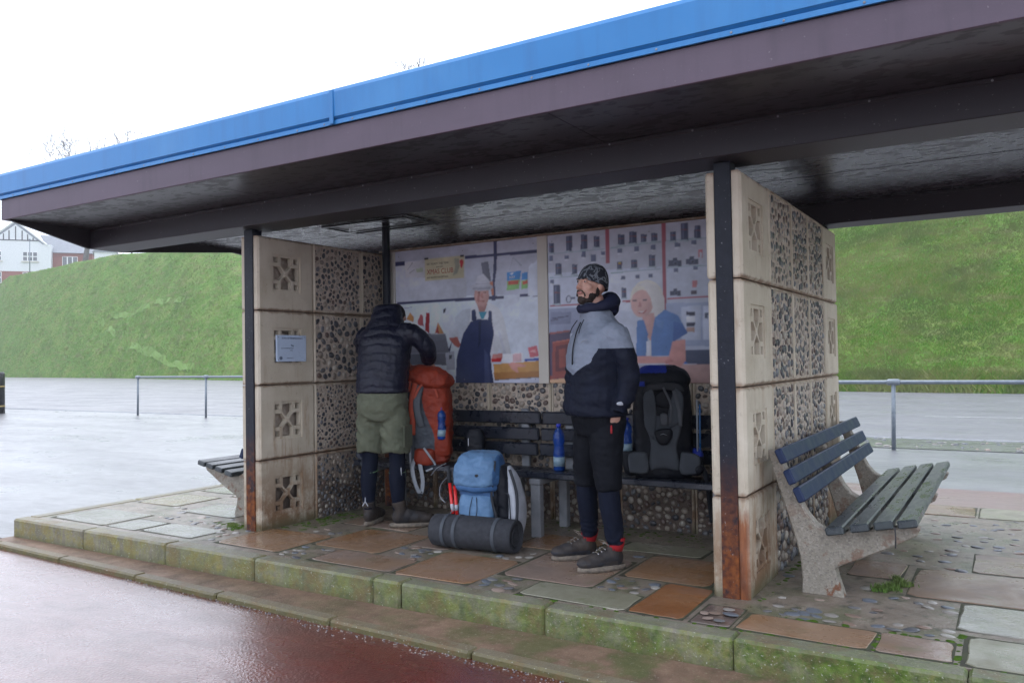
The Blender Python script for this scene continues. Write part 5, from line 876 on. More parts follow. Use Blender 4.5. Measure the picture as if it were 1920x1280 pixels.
s3, s4 = sfor(-50), sfor(-150); addtufts(24000, min(s3, s4), max(s3, s4), 0, 1.0, .28, .5, 4)
addtufts(5000, min(sR, sL), max(sR, sL), 0, .03, .4, .2, 5)
m.v = vsx; m.f = fsx; m.m = [0] * len(fsx)
tag(m.build('bank_grass', M['tuft'], None, fix=False), 'rough tussocky grass covering the steep bank', 'grass', kind='stuff')
# trodden track across the slope
tp, _ = resamp([Vector(p) for p in TRACK], 1, 6); R = []
for i, p in enumerate(tp):
    t = (tp[min(i + 1, len(tp) - 1)] - tp[max(i - 1, 0)]); t.z = 0; t.normalize(); n = Vector((-t.y, t.x, 0)); w = .2
    R.append((p - n * w, p + n * w))
def drop(p):
    best = None
    for i in range(0, nS, 1):
        a = bankpt(i / 10, 0); c = bankpt(i / 10, 1); d = Vector((c.x - a.x, c.y - a.y)); v = Vector((p.x - a.x, p.y - a.y)).dot(d) / d.length_squared; e = (Vector((p.x - a.x, p.y - a.y)) - d * v).length
        if best is None or e < best[0]: best = (e, i / 10, v)
    return bankpt(best[1], min(max(best[2], 0), 1))
m = MB(); vs = []
for a, b in R:
    for q in (a, b): z = drop(q).z; vs.append((q.x, q.y, z + .14))
m.add(vs, [(2 * i, 2 * i + 2, 2 * i + 3, 2 * i + 1) for i in range(len(R) - 1)]); tag(m.build('track', M['track']), kind='structure')

# ---------------- houses above the bank
def gable(m, x0, x1, y0, y1, z0, z1, mt=0):   # roof prism, ridge along y
    xm = (x0 + x1) / 2; m.add([(x0, y0, z0), (x1, y0, z0), (xm, y0, z1), (x0, y1, z0), (x1, y1, z0), (xm, y1, z1)], [(0, 1, 2), (3, 5, 4), (0, 2, 5, 3), (1, 4, 5, 2), (0, 3, 4, 1)], mt)
def window(g, x0, x1, z0, z1, y, nl=3, rows=2):
    m = MB(); m.box((x0, y - .12, z0), (x1, y + .05, z1)); f = m.build('window', M['frame'], g)
    w = (x1 - x0) / nl; h = (z1 - z0) / rows
    for i in range(nl):
        for j in range(rows):
            p = MB(); p.box((x0 + i * w + .12, y - .14, z0 + j * h + .10), (x0 + (i + 1) * w - .12, y - .121, z0 + (j + 1) * h - .10)); p.build('pane', M['pane'], f)
K = 185 / 1523.      # metres per photo pixel at the houses' distance
def house_frame(name, label, cat, loc, rz): return thing(name, label, cat, loc, None, rz=rz)
RZ = radians(52)
# white and brick house, half timbered gable
h1 = house_frame('gabled_house', 'white rendered house with a half timbered gable, brick below', 'house', (-191.7, 93.9, 20.), RZ)
def hp(g, name, mat, fn, label=None): m = MB(); fn(m); return m.build(name, mat, g, label=label)
hp(h1, 'wall', M['white'], lambda m: m.box((-9, 0, 3.3), (7.3, 10, 9.6)))
hp(h1, 'brick_base', M['brick'], lambda m: m.box((-9, .05, -4), (7.25, 10, 3.3)))
hp(h1, 'gable_wall', M['white'], lambda m: gable(m, -5.2, 5.6, .0, 9, 9.6, 14.0))
hp(h1, 'roof', M['slate'], lambda m: (gable(m, -6, 6.4, .4, 9, 9.55, 14.9),))
hp(h1, 'bargeboard', M['frame'], lambda m: (m.tube([(-6.1, -.15, 9.5), (.2, -.15, 14.9)], .22, 4), m.tube([(.2, -.15, 14.9), (6.5, -.15, 9.5)], .22, 4)))
for i, x in enumerate((-3.3, -2.2, -1.1, .2, 1.5, 2.6, 3.7)):
    hp(h1, 'timber', M['timber'], lambda m: m.box((x - .11, -.06, 10.5), (x + .11, -.01, 10.5 + (4.0 - abs(x - .2)) * .72 + .2)))
hp(h1, 'timber', M['timber'], lambda m: m.box((-4.6, -.08, 10.3), (4.9, -.01, 10.52)))
for x in (-5.6, 1.6):
    window(h1, x, x + 3., 5.7, 7.8, 0); window(h1, x, x + 3., .6, 3.1, 0); hp(h1, 'sill', M['batten'], lambda m: m.box((x - .3, -.25, 5.4), (x + 3.3, 0, 5.65)))
hp(h1, 'wing_wall', M['brick'], lambda m: m.box((7.3, 2, -4), (15.6, 10, 8.)))
hp(h1, 'wing_roof', M['slate'], lambda m: m.add([(6.9, 1.4, 8.), (16, 1.4, 8.), (14.2, 6, 12.6), (4, 6, 12.6), (6.9, 10, 8.), (16, 10, 8.)], [(0, 1, 2, 3), (1, 5, 2), (5, 4, 3, 2), (4, 0, 3), (0, 4, 5, 1)]))
window(h1, 9.3, 12.5, 2.4, 7.2, 2, 3, 1); hp(h1, 'balcony', M['black'], lambda m: (m.box((7.3, .6, 1.6), (15.6, 2, 2.0)), [m.box((7.3 + k * .5, .6, 2.), (7.38 + k * .5, .68, 3.2)) for k in range(17)], m.box((7.3, .6, 3.1), (15.6, .7, 3.25))))
hp(h1, 'corner_post', M['frame'], lambda m: m.box((14.1, .8, -1), (14.5, 1.2, 8)))
h2 = house_frame('small_house', 'small pale house with a brick porch between tree trunk and twigs', 'house', (-176, 105, 21.5), RZ)
hp(h2, 'wall', M['white'], lambda m: m.box((-1.5, 0, -3), (3, 6, 6.0))); hp(h2, 'brick_wall', M['brick'], lambda m: m.box((3, .5, -3), (6.8, 6, 3.4)))
hp(h2, 'roof', M['slate'], lambda m: gable(m, -2, 3.4, -.2, 6, 6, 8.4)); hp(h2, 'porch_roof', M['frame'], lambda m: m.add([(2.9, .3, 5.), (7.2, .3, 3.3), (7.2, 6, 3.3), (2.9, 6, 5.), (2.9, .3, 4.7), (7.2, .3, 3.), (7.2, 6, 3.), (2.9, 6, 4.7)], [(0, 1, 2, 3), (4, 7, 6, 5), (0, 4, 5, 1), (1, 5, 6, 2), (2, 6, 7, 3), (3, 7, 4, 0)]))
h3 = house_frame('brick_house', 'long red brick house with white windows under the roof edge', 'house', (-150, 120, 22.5), RZ)
hp(h3, 'wall', M['brick'], lambda m: m.box((-10, 0, -4), (14, 9, 7.5))); hp(h3, 'roof', M['slate'], lambda m: m.add([(-10.5, -.5, 7.5), (14.5, -.5, 7.5), (14.5, 4.5, 11), (-10.5, 4.5, 11), (-10.5, 9.5, 7.5), (14.5, 9.5, 7.5)], [(0, 1, 2, 3), (3, 2, 5, 4), (0, 3, 4), (1, 5, 2), (0, 4, 5, 1)]))
for x in (-9, -6.2, -1.2, 2.8, 6.2, 10.): window(h3, x, x + (2.4 if x > -7 else 1.2), 1.4, 5.2, 0, 3 if x > -7 else 1, 2)

# ---------------- bare trees, lamp column
def tree(label, loc, H, tr, seed, depth=6, spread=.5, first=.35, lean=(0, 0)):
    r = random.Random(seed); g = thing('bare_tree', label, 'tree', loc, 'bare winter trees on top of the bank'); tk = MB(); cr = MB()
    def grow(p, d, L, rad, lv):
        pts = [p]; dd = d.copy()
        for k in range(3):
            dd = (dd + Vector((r.gauss(0, .10), r.gauss(0, .10), r.gauss(.03, .06)))).normalized(); pts.append(pts[-1] + dd * L / 3)
        (tk if lv < 2 else cr).tube(pts, [rad, rad * .88, rad * .76, rad * .62], 8 if lv < 2 else 4 if lv < 4 else 3, cap=False)
        if lv >= depth: return
        n = 3 if lv < depth - 1 else 4
        for k in range(n):
            a = r.uniform(0, 2 * pi); s_ = spread * r.uniform(.6, 1.35); o = dd.orthogonal().normalized(); o.rotate(Matrix.Rotation(a, 3, dd) if False else Matrix.Rotation(a, 3, dd))
            nd = (dd * cos(s_) + o * sin(s_)).normalized(); st = pts[r.choice((2, 3, 3))]
            grow(st, nd, L * r.uniform(.62, .82), max(rad * r.uniform(.5, .62), .022), lv + 1)
    grow(Vector((0, 0, -1)), Vector((lean[0], lean[1], 1)).normalized(), H * first, tr, 0)
    zt = sorted(v[2] for v in cr.v)[int(len(cr.v) * .97)]; kf = H / zt
    tk.v = [tuple(c * kf for c in v) for v in tk.v]; cr.v = [tuple(c * kf for c in v) for v in cr.v]
    tk.build('trunk', M['bark'], g, True, fix=False); cr.build('crown', M['twig'], g, False, fix=False); return g
tree('bare tree rising above the roof edge at upper left, thick trunk beside the houses', (-161.7, 92.3, 19.5), 30.5, .62, 4, 7, .46, .34)
tree('bare tree whose topmost twigs just show above the blue fascia', (-56.7, 70.8, 17), 17.3, .35, 9, 7, .45, .34)
tree('low bare tree with fine twigs between the small house and the brick house', (-154.5, 98, 23.5), 7.5, .12, 21, 5, .55, .3)
lc = thing('street_lamp', 'thin grey lamp column in front of the white house', 'street lamp', (-177, 89.5, 20.6)); m = MB(); m.tube([(0, 0, 0), (0, 0, 8)], [.13, .08], 8); m.build('column', M['rail'], lc, True); m = MB(); m.ell((0, 0, 8.1), (.35, .2, .12)); m.build('lamp_head', M['rail'], lc, True)
# ---------------- cloth-like materials
def cloth(name, c1, c2=None, rough=.75, weave=300, fold=14, fb=.25, spec=.3, sheen=0):
    s = NT(name); c2 = c2 or tuple(x * .7 for x in c1); n = s.noise(9, 5, .6); c = s.ramp(n, [(.35, c1), (.65, c2)])
    b1 = s.bump(s.noise(weave, 2), .25, .0015); b2 = s.bump(s.noise(fold, 5, .6, stretch=(1, 1, .5)), fb, .02, b1)
    return s.done(c, rough, b2, spec, **({'Sheen Weight': sheen} if sheen else {}))
C = {}
C['skin'] = simple('skin', (.50, .29, .225), (.42, .23, .175), scale=25, rough=.5, bst=.08, bsc=200)
C['skin'].node_tree.nodes['Principled BSDF'].inputs['Subsurface Weight'].default_value = .1
C['beard'] = cloth('dark_beard_hair', (.035, .024, .02), (.015, .011, .01), .7, 500, 90, .6)
C['navy'] = cloth('navy_lining', (.010, .013, .04)); C['black'] = cloth('black_nylon', (.006, .007, .011), (.009, .011, .017), .55, spec=.2)
C['greyjk'] = cloth('heather_grey_softshell', (.21, .24, .30), (.17, .195, .25), .6, 260, 10, .35); C['darkjk'] = cloth('midnight_jacket_fabric', (.005, .007, .016), (.008, .011, .024), .65, 260, 10, .4, .15)
C['puff'] = cloth('navy_down_shell', (.005, .006, .016), (.008, .010, .024), .45, 200, 20, .4, .3)
C['short'] = cloth('khaki_shorts_cloth', (.115, .125, .085), (.09, .098, .068), .85, 260, 12, .5); C['tight'] = cloth('navy_leggings', (.005, .007, .016), (.007, .010, .022), .75, 300, 25, .15, .12)
C['blackp'] = cloth('black_trousers', (.004, .005, .008), (.006, .007, .011), .7, 300, 16, .35, .12)
C['boot'] = cloth('muddy_boot_leather', (.055, .042, .034), (.022, .022, .026), .6, 200, 30, .3); C['bootb'] = cloth('blue_grey_boot_leather', (.03, .038, .055), (.05, .042, .038), .45, 200, 30, .3)
C['sole'] = simple('boot_sole', (.22, .18, .14), (.10, .085, .07), scale=30, rough=.8, bst=.3); C['red'] = cloth('red_fabric', (.42, .02, .03), (.32, .015, .02), .55)
C['lace'] = simple('lace', (.20, .17, .14), rough=.7, bst=0); C['metal'] = simple('eyelet_metal', (.6, .6, .62), rough=.25, bst=0, metal=.9)
C['orange'] = cloth('orange_ripstop', (.27, .034, .012), (.19, .022, .010), .6, 220, 13, .6); C['salmon'] = cloth('orange_webbing', (.38, .07, .035), (.30, .05, .03), .7); C['dorange'] = cloth('dark_orange_ripstop', (.26, .035, .014), (.19, .025, .012), .6, 220, 13, .6)
C['pgrey'] = cloth('grey_padding', (.10, .11, .125), (.075, .08, .092), .8, 160, 10, .3); C['dgrey'] = cloth('charcoal_padding', (.035, .038, .045), (.026, .028, .034), .8, 160, 10, .3); C['lgrey'] = cloth('light_grey_webbing', (.30, .32, .35), (.24, .26, .29), .7)
C['pmid'] = cloth('slate_padding', (.072, .083, .098), (.058, .066, .08), .85, 120, 10, .3)
C['sky'] = cloth('sky_blue_ripstop', (.115, .215, .36), (.085, .17, .30), .6, 220, 11, .7); C['blue'] = cloth('blue_ripstop', (.05, .125, .27), (.035, .095, .22), .6, 220, 11, .6); C['deepb'] = cloth('royal_blue_ripstop', (.015, .035, .32), (.012, .03, .24), .6)
C['whitep'] = cloth('white_mesh_padding', (.46, .48, .53), (.38, .40, .45), .8, 120, 10, .3); C['mat'] = simple('foam_sleeping_mat', (.028, .030, .038), (.022, .024, .030), scale=25, rough=.85, bst=.4, bsc=160)
C['strapg'] = cloth('grey_strap', (.07, .08, .095), (.055, .062, .075), .6); C['polered'] = simple('red_pole_enamel', (.62, .02, .02), (.55, .018, .018), scale=5, rough=.3, bst=0)
def hatm():
    s = NT('patterned_knit'); n = s.noise(16, 2, .4, dist=1.6); c = s.ramp(n, [(.50, (.022, .025, .034)), (.53, (.15, .165, .19)), (.60, (.15, .165, .19)), (.63, (.022, .025, .034))])
    w = s.n('ShaderNodeTexWave'); s.set(w, 'Vector', s.co); s.set(w, 'Scale', 90)
    return s.done(c, .9, s.bump(w.outputs[0], .4, .003), .2)
C['hat'] = hatm()
gl = NT('blue_bottle_plastic'); gl.done((.03, .14, .60), .08, None, .6, **{'Transmission Weight': .7, 'IOR': 1.35}); C['bottle'] = gl.m
gl = NT('water_in_bottle'); gl.done((.02, .20, .42), .05, None, .5); C['water'] = gl.m
C['label'] = simple('bottle_label', (.26, .36, .42), (.16, .26, .34), scale=60, rough=.4, bst=0); C['cap'] = simple('bottle_cap', (.03, .05, .5), rough=.3, bst=0)

# ---------------- figures
class Fr:   # person frame: x = own left, y = forward, z = up
    def __init__(s, base, ang): s.b = Vector(base); s.F = Vector((cos(ang), sin(ang), 0)); s.L = Vector((-sin(ang), cos(ang), 0))
    def __call__(s, x, y, z): return s.b + s.L * x + s.F * y + Vector((0, 0, z))
    def R(s): return Matrix((s.L, s.F, Vector((0, 0, 1)))).transposed()
def sect(fr, rows, n=24, e=.8):
    pw = lambda v: math.copysign(abs(v) ** e, v)
    return [[fr(cx + rx * pw(cos(2 * pi * j / n)), cy + ry * pw(sin(2 * pi * j / n)), z) for j in range(n)] for (z, cx, cy, rx, ry) in rows]
def smoothrows(rows, k=4):
    out = []
    for i in range(len(rows) - 1):
        p0, p1, p2, p3 = rows[max(i - 1, 0)], rows[i], rows[i + 1], rows[min(i + 2, len(rows) - 1)]
        for j in range(k):
            t = j / k; out.append(tuple(.5 * (2 * b + (c - a) * t + (2 * a - 5 * b + 4 * c - d) * t * t + (3 * b - a - 3 * c + d) * t ** 3) for a, b, c, d in zip(p0, p1, p2, p3)))
    return out + [rows[-1]]
def finger(m, p, d, nrm, L, r, curl):
    """three phalanges bending towards nrm"""
    pts = [p]; a = 0
    for i, k in enumerate((.45, .32, .23)):
        a += curl * (.6, 1., .8)[i]; dd = d * cos(a) + nrm * sin(a); pts.append(pts[-1] + dd * L * k)
    m.tube([p - d * .02] + pts, [r, r, r * .96, r * .9, r * .72], 8)
def hand(m, wrist, d, nrm, side, curl=.5, s=1.):
    """d = direction of the fingers, nrm = towards the palm side, side = towards the thumb"""
    d = d.normalized(); nrm = (nrm - d * nrm.dot(d)).normalized(); side = (side - d * side.dot(d) - nrm * side.dot(nrm)).normalized()
    R = Matrix((side, d, nrm)).transposed(); m.ell(wrist + d * .05 * s, (.041 * s, .056 * s, .016 * s), R=R, nu=12, nv=8, e=.85)
    m.tube([wrist - d * .06, wrist + d * .015], [.030 * s, .026 * s], 10, asp=.75, side=side)
    for i, (o, L) in enumerate(((.030, .073), (.010, .082), (-.011, .076), (-.031, .060))):
        finger(m, wrist + (d * (.088 - abs(o) * .25) + side * o) * s, (d + side * o * 2.2).normalized(), nrm, L * s, .0088 * s, curl * (1 + .1 * i))
    td = (d * .55 + side * .8 + nrm * .25).normalized(); p = wrist + (d * .022 + side * .030) * s
    m.tube([p - td * .015, p + td * .028 * s, p + (td * .052 + nrm * .006) * s, p + (td * .060 + d * .022 + nrm * .008) * s], [.015 * s, .0125 * s, .0105 * s, .0085 * s], 8)
def headparts(m, hf, s=1.):
    """hf maps head-local coordinates (x left, y forward, z up) to world"""
    R = hf.R(); E = lambda c, r, **k: m.ell(hf(*[v * s for v in c]), tuple(v * s for v in r), R=R, **k)
    E((0, -.012, .030), (.077, .097, .092), nu=20, nv=14); E((0, .026, -.028), (.063, .070, .088), nu=18, nv=12); E((0, .066, -.092), (.026, .022, .020)); E((0, .045, -.075), (.048, .045, .032))
    m.tube([hf(0, .088 * s, .030 * s), hf(0, .100 * s, .008 * s), hf(0, .113 * s, -.018 * s), hf(0, .098 * s, -.028 * s)], [.0085 * s, .0105 * s, .0145 * s, .010 * s], 8)
    E((.013, .097, -.024), (.008, .009, .007)); E((-.013, .097, -.024), (.008, .009, .007)); E((0, .080, .034), (.052, .014, .010))
    for q in (-1, 1):
        E((q * .040, .062, -.016), (.024, .022, .022)); E((q * .079, -.006, -.002), (.010, .020, .031)); E((q * .030, .082, .014), (.015, .010, .008))
    E((0, .088, -.050), (.024, .010, .0055)); E((0, .087, -.059), (.020, .010, .0065))
class HF:
    def __init__(s, c, fr, yaw=0, pitch=0, roll=0):
        s.c = Vector(c); M0 = fr.R(); s.M = M0 @ Matrix.Rotation(yaw, 3, 'Z') @ Matrix.Rotation(pitch, 3, 'X') @ Matrix.Rotation(roll, 3, 'Y')
    def __call__(s, x, y, z): return s.c + s.M @ Vector((x, y, z))
    def R(s): return s.M
def boot(parent, fr, x, y, ang, mats, collar=None, laces=True, z=.05, lift=0, s=1.):
    """ankle boot: heel at local (x, y), toe along ang from the person's forward"""
    b = fr(x, y, 0); a0 = atan2(fr.F.y, fr.F.x) + ang; bf = Fr((b.x, b.y, z), a0); R = bf.R(); off = parent.matrix_world.translation if False else parent.location
    m = MB(off); E = lambda c, r: m.ell(bf(*[v * s for v in c]), tuple(v * s for v in r), R=R, nu=14, nv=10)
    E((0, .235, .052), (.047, .068, .038)); E((0, .175, .062), (.045, .085, .045)); E((0, .10, .070), (.040, .085, .055)); E((0, .045, .070), (.038, .047, .055))
    m.tube([bf(0, .055 * s, .06 * s), bf(0, .058 * s, .12 * s), bf(0, .045 * s, .175 * s)], [.042 * s, .046 * s, .052 * s], 14)
    sh = fuse(m, 'boot', [mats[0], mats[1]], parent, .006, 3, lambda c, n: .0012 * mnoise.noise(c * 60), lambda c: 1 if (c.z + off.z - z) < .058 and ((c + Vector(off)) - bf(0, .2, 0)).length < .16 else 0)
    m = MB(off); out = []
    for k in range(24):
        t = 2 * pi * k / 24; yy = .14 + .158 * cos(t); w = .043 + .010 * sin((yy) / .3 * pi * 1.1 - .6); out.append((w * sin(t), yy))
    m.rings([[bf(u * s, v * s, .0) for u, v in out], [bf(u * 1.05 * s, (v - .14) * 1.02 * s + .14 * s, .012) for u, v in out], [bf(u * 1.02 * s, v * s, .028) for u, v in out]]); m.build('sole', C['sole'], sh, True)
    if collar:
        m = MB(off); m.tube([bf(0, .054 * s, .115 * s), bf(0, .048 * s, .150 * s), bf(0, .042 * s, .192 * s)], [.0475 * s, .053 * s, .056 * s], 14); m.build('boot_collar', collar, sh, True)
    if laces:
        m = MB(off); mm = MB(off)
        for k in range(6):
            yy = .205 - k * .022; zz = .092 + k * .012
            if k > 3: zz += .012 * (k - 3)
            m.tube([bf(-.022 * s, yy * s, zz * s), bf(0, (yy - .006) * s, (zz + .010) * s), bf(.022 * s, (yy - .012) * s, zz * s)], .0025, 5); mm.ell(bf(-.024 * s, yy * s, zz * s), .0045, nu=6, nv=4); mm.ell(bf(.024 * s, (yy - .012) * s, zz * s), .0045, nu=6, nv=4)
        for q in (-1, 1): m.tube([bf(0, .10 * s, .165 * s), bf(q * .03, .14 * s, .178 * s), bf(q * .052, .125 * s, .160 * s), bf(q * .02, .10 * s, .150 * s)], .0022, 5, smooth=4)
        m.build('laces', C['lace'], sh, True); mm.build('eyelets', C['metal'], sh, True, kind='stuff')
    return sh
def zfold(c, k=1.):   # crumpled cloth
    q = Vector((c.x * 7 + c.z * 4, c.y * 7 - c.z * 3, c.z * 12)); a = mnoise.noise(q); b = mnoise.noise(q * 2.3 + Vector((5, 1, 2)))
    return k * (.010 * (.35 - abs(a)) + .005 * (.3 - abs(b)) + .0015 * mnoise.noise(c * 50))

# --- standing man with beanie
mb_ = (-1.005, .315, .05); A1 = radians(-122.5); fm = Fr(mb_, A1)
man = thing('person', 'bearded man standing in a grey and black jacket and patterned beanie, hand in pocket', 'person', mb_, 'two walkers resting in the shelter'); off = man.location
hf = HF(fm(.0, .035, 1.725), fm, radians(-14), radians(6), radians(3))
b = MB(off); headparts(b, hf)
b.tube([fm(0, -.01, 1.42), fm(0, 0, 1.54), fm(0, .02, 1.66)], [.075, .060, .058], 14)
b.rings(sect(fm, smoothrows([(.84, 0, 0, .15, .11), (.95, 0, 0, .165, .12), (1.1, 0, 0, .14, .105), (1.3, 0, 0, .165, .115), (1.42, 0, -.01, .15, .10), (1.50, 0, -.01, .08, .07)])))
for q in (-1, 1):
    b.tube([fm(q * .085, 0, .93), fm(q * .12, .02, .50), fm(q * .15, -.01, .10)], [.070, .040, .026], 12, smooth=4); b.ell(fm(q * .15, -.005, .06), (.018, .03, .018), R=fm.R())
    b.tube([fm(q * .16, -.02, 1.44), fm(q * .23, -.055, 1.18), fm(q * .205, -.010, .965)], [.04, .034, .028], 10, smooth=4)
    hand(b, fm(q * .190, -.008, .952), fm.R() @ Vector((-q * .28, .16, -1)), fm.R() @ Vector((-q, 0, 0)), fm.R() @ Vector((0, 1, 0)), .35)
fuse(b, 'body', C['skin'], man, .0055, 3)
# eyes, brows
for q in (-1, 1):
    e = MB(off); e.ell(hf(q * .030, .0885, .0155), (.0105, .006, .005), R=hf.R(), nu=10, nv=6); e.build('eye', simple('eye_white', (.45, .42, .4), rough=.2, bst=0), man, True)
    e = MB(off); e.ell(hf(q * .030 + .001, .0942, .0155), (.0046, .002, .0046), R=hf.R(), nu=8, nv=5); e.build('iris', simple('dark_iris', (.03, .025, .02), rough=.15, bst=0), man, True)
    e = MB(off); e.tube([hf(q * .014, .097, .030), hf(q * .030, .097, .036), hf(q * .050, .084, .031)], [.003, .0042, .002], 6, asp=.6, smooth=3); e.build('eyebrow', C['beard'], man, True)
e = MB(off); e.ell(hf(0, .0975, -.0545), (.021, .006, .0085), R=hf.R(), nu=12, nv=6); e.build('lips', simple('lip_skin', (.36, .15, .13), rough=.45, bst=0), man, True)
bd = MB(off); B_ = lambda c, r: bd.ell(hf(*c), r, R=hf.R(), nu=14, nv=10)
B_((0, .068, -.094), (.034, .028, .030)); B_((0, .035, -.088), (.051, .050, .030))
for q in (-1, 1): B_((q * .050, .034, -.066), (.014, .030, .024)); B_((q * .0665, .006, -.036), (.0065, .016, .034)); bd.tube([hf(q * .003, .101, -.040), hf(q * .018, .098, -.042), hf(q * .031, .088, -.056), hf(q * .034, .082, -.075)], [.0045, .005, .005, .007], 8, smooth=3)
fuse(bd, 'beard', C['beard'], man, .004, 2, lambda c, n: .0025 * mnoise.noise(c * 190))
ht = MB(off); rows = []
for k in range(12):
    t = k / 11; zz = .030 + t * .118; rr_ = sqrt(max(0, 1 - (t ** 2.6))); rows.append([hf((.086 * max(rr_, .03)) * cos(a) * (1 + .04 * (1 - t)), -.010 - t * .014 + (.106 * max(rr_, .03)) * sin(a), zz - .030 * (1 - t) * (-sin(a) * .5 + .5) * 1.6) for a in [2 * pi * j / 28 for j in range(28)]])
rows = [[hf(.083 * cos(a), -.010 + .101 * sin(a), .032 - .03 * (-sin(a) * .5 + .5) * 1.6) for a in [2 * pi * j / 28 for j in range(28)]]] + rows
ht.rings(rows); ht.build('beanie', C['hat'], man, True)
# jacket
j = MB(off)
j.rings(sect(fm, smoothrows([(.925, 0, .02, .205, .165), (.94, 0, .02, .215, .175), (1.02, 0, .025, .212, .175), (1.15, 0, .02, .205, .165), (1.3, 0, .015, .208, .158), (1.40, 0, .0, .20, .145), (1.47, 0, -.01, .165, .118), (1.52, 0, -.005, .12, .10), (1.57, 0, .01, .092, .092), (1.605, 0, .025, .082, .085), (1.615, 0, .025, .072, .075)]), e=.85))
for q in (-1, 1):
    j.ell(fm(q * .165, -.015, 1.425), (.075, .08, .075), R=fm.R()); j.tube([fm(q * .175, -.02, 1.43), fm(q * .225, -.045, 1.30), fm(q * .250, -.065, 1.17), fm(q * .240, -.045, 1.06), fm(q * .218, -.015, .98), fm(q * .212, -.008, .955)], [.078, .070, .064, .058, .052, .047], 14, smooth=4)
def jfold(c, n):
    w = c + Vector(off); z = w.z; d = zfold(w, 1.15)
    d += .005 * sin(z * 70 + 7 * mnoise.noise(w * 5)) * max(0, 1 - abs(z - 1.22) / .12) + .006 * sin(z * 55 + 9 * w.x) * max(0, 1 - abs(z - 1.02) / .08)
    return d
def jpick(c):
    w = c + Vector(off) - fm.b; x = w.dot(fm.L); y = w.dot(fm.F); z = w.z
    lim = 1.175 + .50 * min(abs(x), .17) if y > -.02 else 1.28
    t = min(1, max(0, (abs(x) - .15) / .03)); lim = lim * (1 - t) + 1.335 * t
    return 0 if z > lim else 1
fuse(j, 'jacket', [C['greyjk'], C['darkjk']], man, .0055, 6, jfold, jpick)
hd = MB(off)   # navy lined hood bunched behind the neck, and stand-up collar
hd.tube([fm(-.070, .075, 1.585), fm(-.092, .0, 1.60), fm(-.07, -.075, 1.625), fm(.0, -.105, 1.64), fm(.07, -.075, 1.625), fm(.092, .0, 1.60), fm(.070, .075, 1.585)], [.020, .030, .042, .048, .042, .030, .020], 12, smooth=4, asp=1.15)
hd.tube([fm(-.07, .07, 1.59), fm(-.04, .10, 1.585), fm(0, .112, 1.58), fm(.04, .10, 1.585), fm(.07, .07, 1.59)], [.020, .019, .018, .019, .020], 10, smooth=3, asp=1.4)
hd.ell(fm(0, -.085, 1.60), (.098, .055, .075), R=fm.R())
fuse(hd, 'hood', C['navy'], man, .007, 3, lambda c, n: zfold(c + Vector(off), .9))
z_ = MB(off); z_.tube([fm(0, .118, 1.50), fm(0, .152, 1.43), fm(0, .178, 1.33), fm(0, .184, 1.24)], .0045, 6, smooth=4, m=0); z_.build('zip', C['black'], man, True)
for q in (-1, 1): z_ = MB(off); z_.tube([fm(q * .04, .118, 1.515), fm(q * .05, .150, 1.47), fm(q * .055, .165, 1.43)], .003, 5, smooth=3); z_.build('drawcord', C['black'], man, True)
z_ = MB(off); z_.tube([fm(.085, .168, 1.375), fm(.098, .165, 1.380), fm(.116, .158, 1.386), fm(.130, .150, 1.39)], [.003, .006, .004, .004], 6, asp=.5); z_.build('chest_emblem', C['lgrey'], man, True)
z_ = MB(off); z_.ell(fm(.268, .012, 1.005), (.006, .030, .012), R=fm.R()); z_.build('sleeve_emblem', C['whitep'], man, True)
# trousers, leggings, boots
t_ = MB(off); t_.rings(sect(fm, smoothrows([(.80, 0, .0, .165, .125), (.88, 0, .0, .185, .145), (.96, 0, .01, .185, .145), (.99, 0, .01, .17, .13)])))
for q in (-1, 1): t_.tube([fm(q * .085, .0, .86), fm(q * .105, .015, .70), fm(q * .125, .02, .55), fm(q * .13, .018, .475)], [.112, .101, .085, .076], 16, smooth=4)
fuse(t_, 'trousers', C['blackp'], man, .0085, 4, lambda c, n: zfold(c + Vector(off), 1.))
for q in (-1, 1):
    t_ = MB(off); t_.tube([fm(q * .128, .022, .55), fm(q * .132, .015, .40), fm(q * .142, .0, .27), fm(q * .150, -.008, .15)], [.066, .066, .060, .050], 14, smooth=5); fuse(t_, 'legging', C['tight'], man, .007, 3, lambda c, n: .0035 * sin((c.z + off[2]) * 130 + 9 * mnoise.noise(c * 8)) * max(0, 1 - abs(c.z + off[2] - .24) / .12) + zfold(c, .4))
boot(man, fm, .150, -.060, radians(-8), (C['boot'], C['bootb']), C['red'], s=1.0); boot(man, fm, -.150, -.060, radians(-16), (C['boot'], C['bootb']), C['red'], s=1.0)
z_ = MB(off); z_.tube([fm(.212, .045, .875), fm(.213, .046, .85), fm(.212, .045, .825)], [.004, .007, .006], 6, asp=.6); z_.build('pocket_zip_pull', C['red'], man, True)

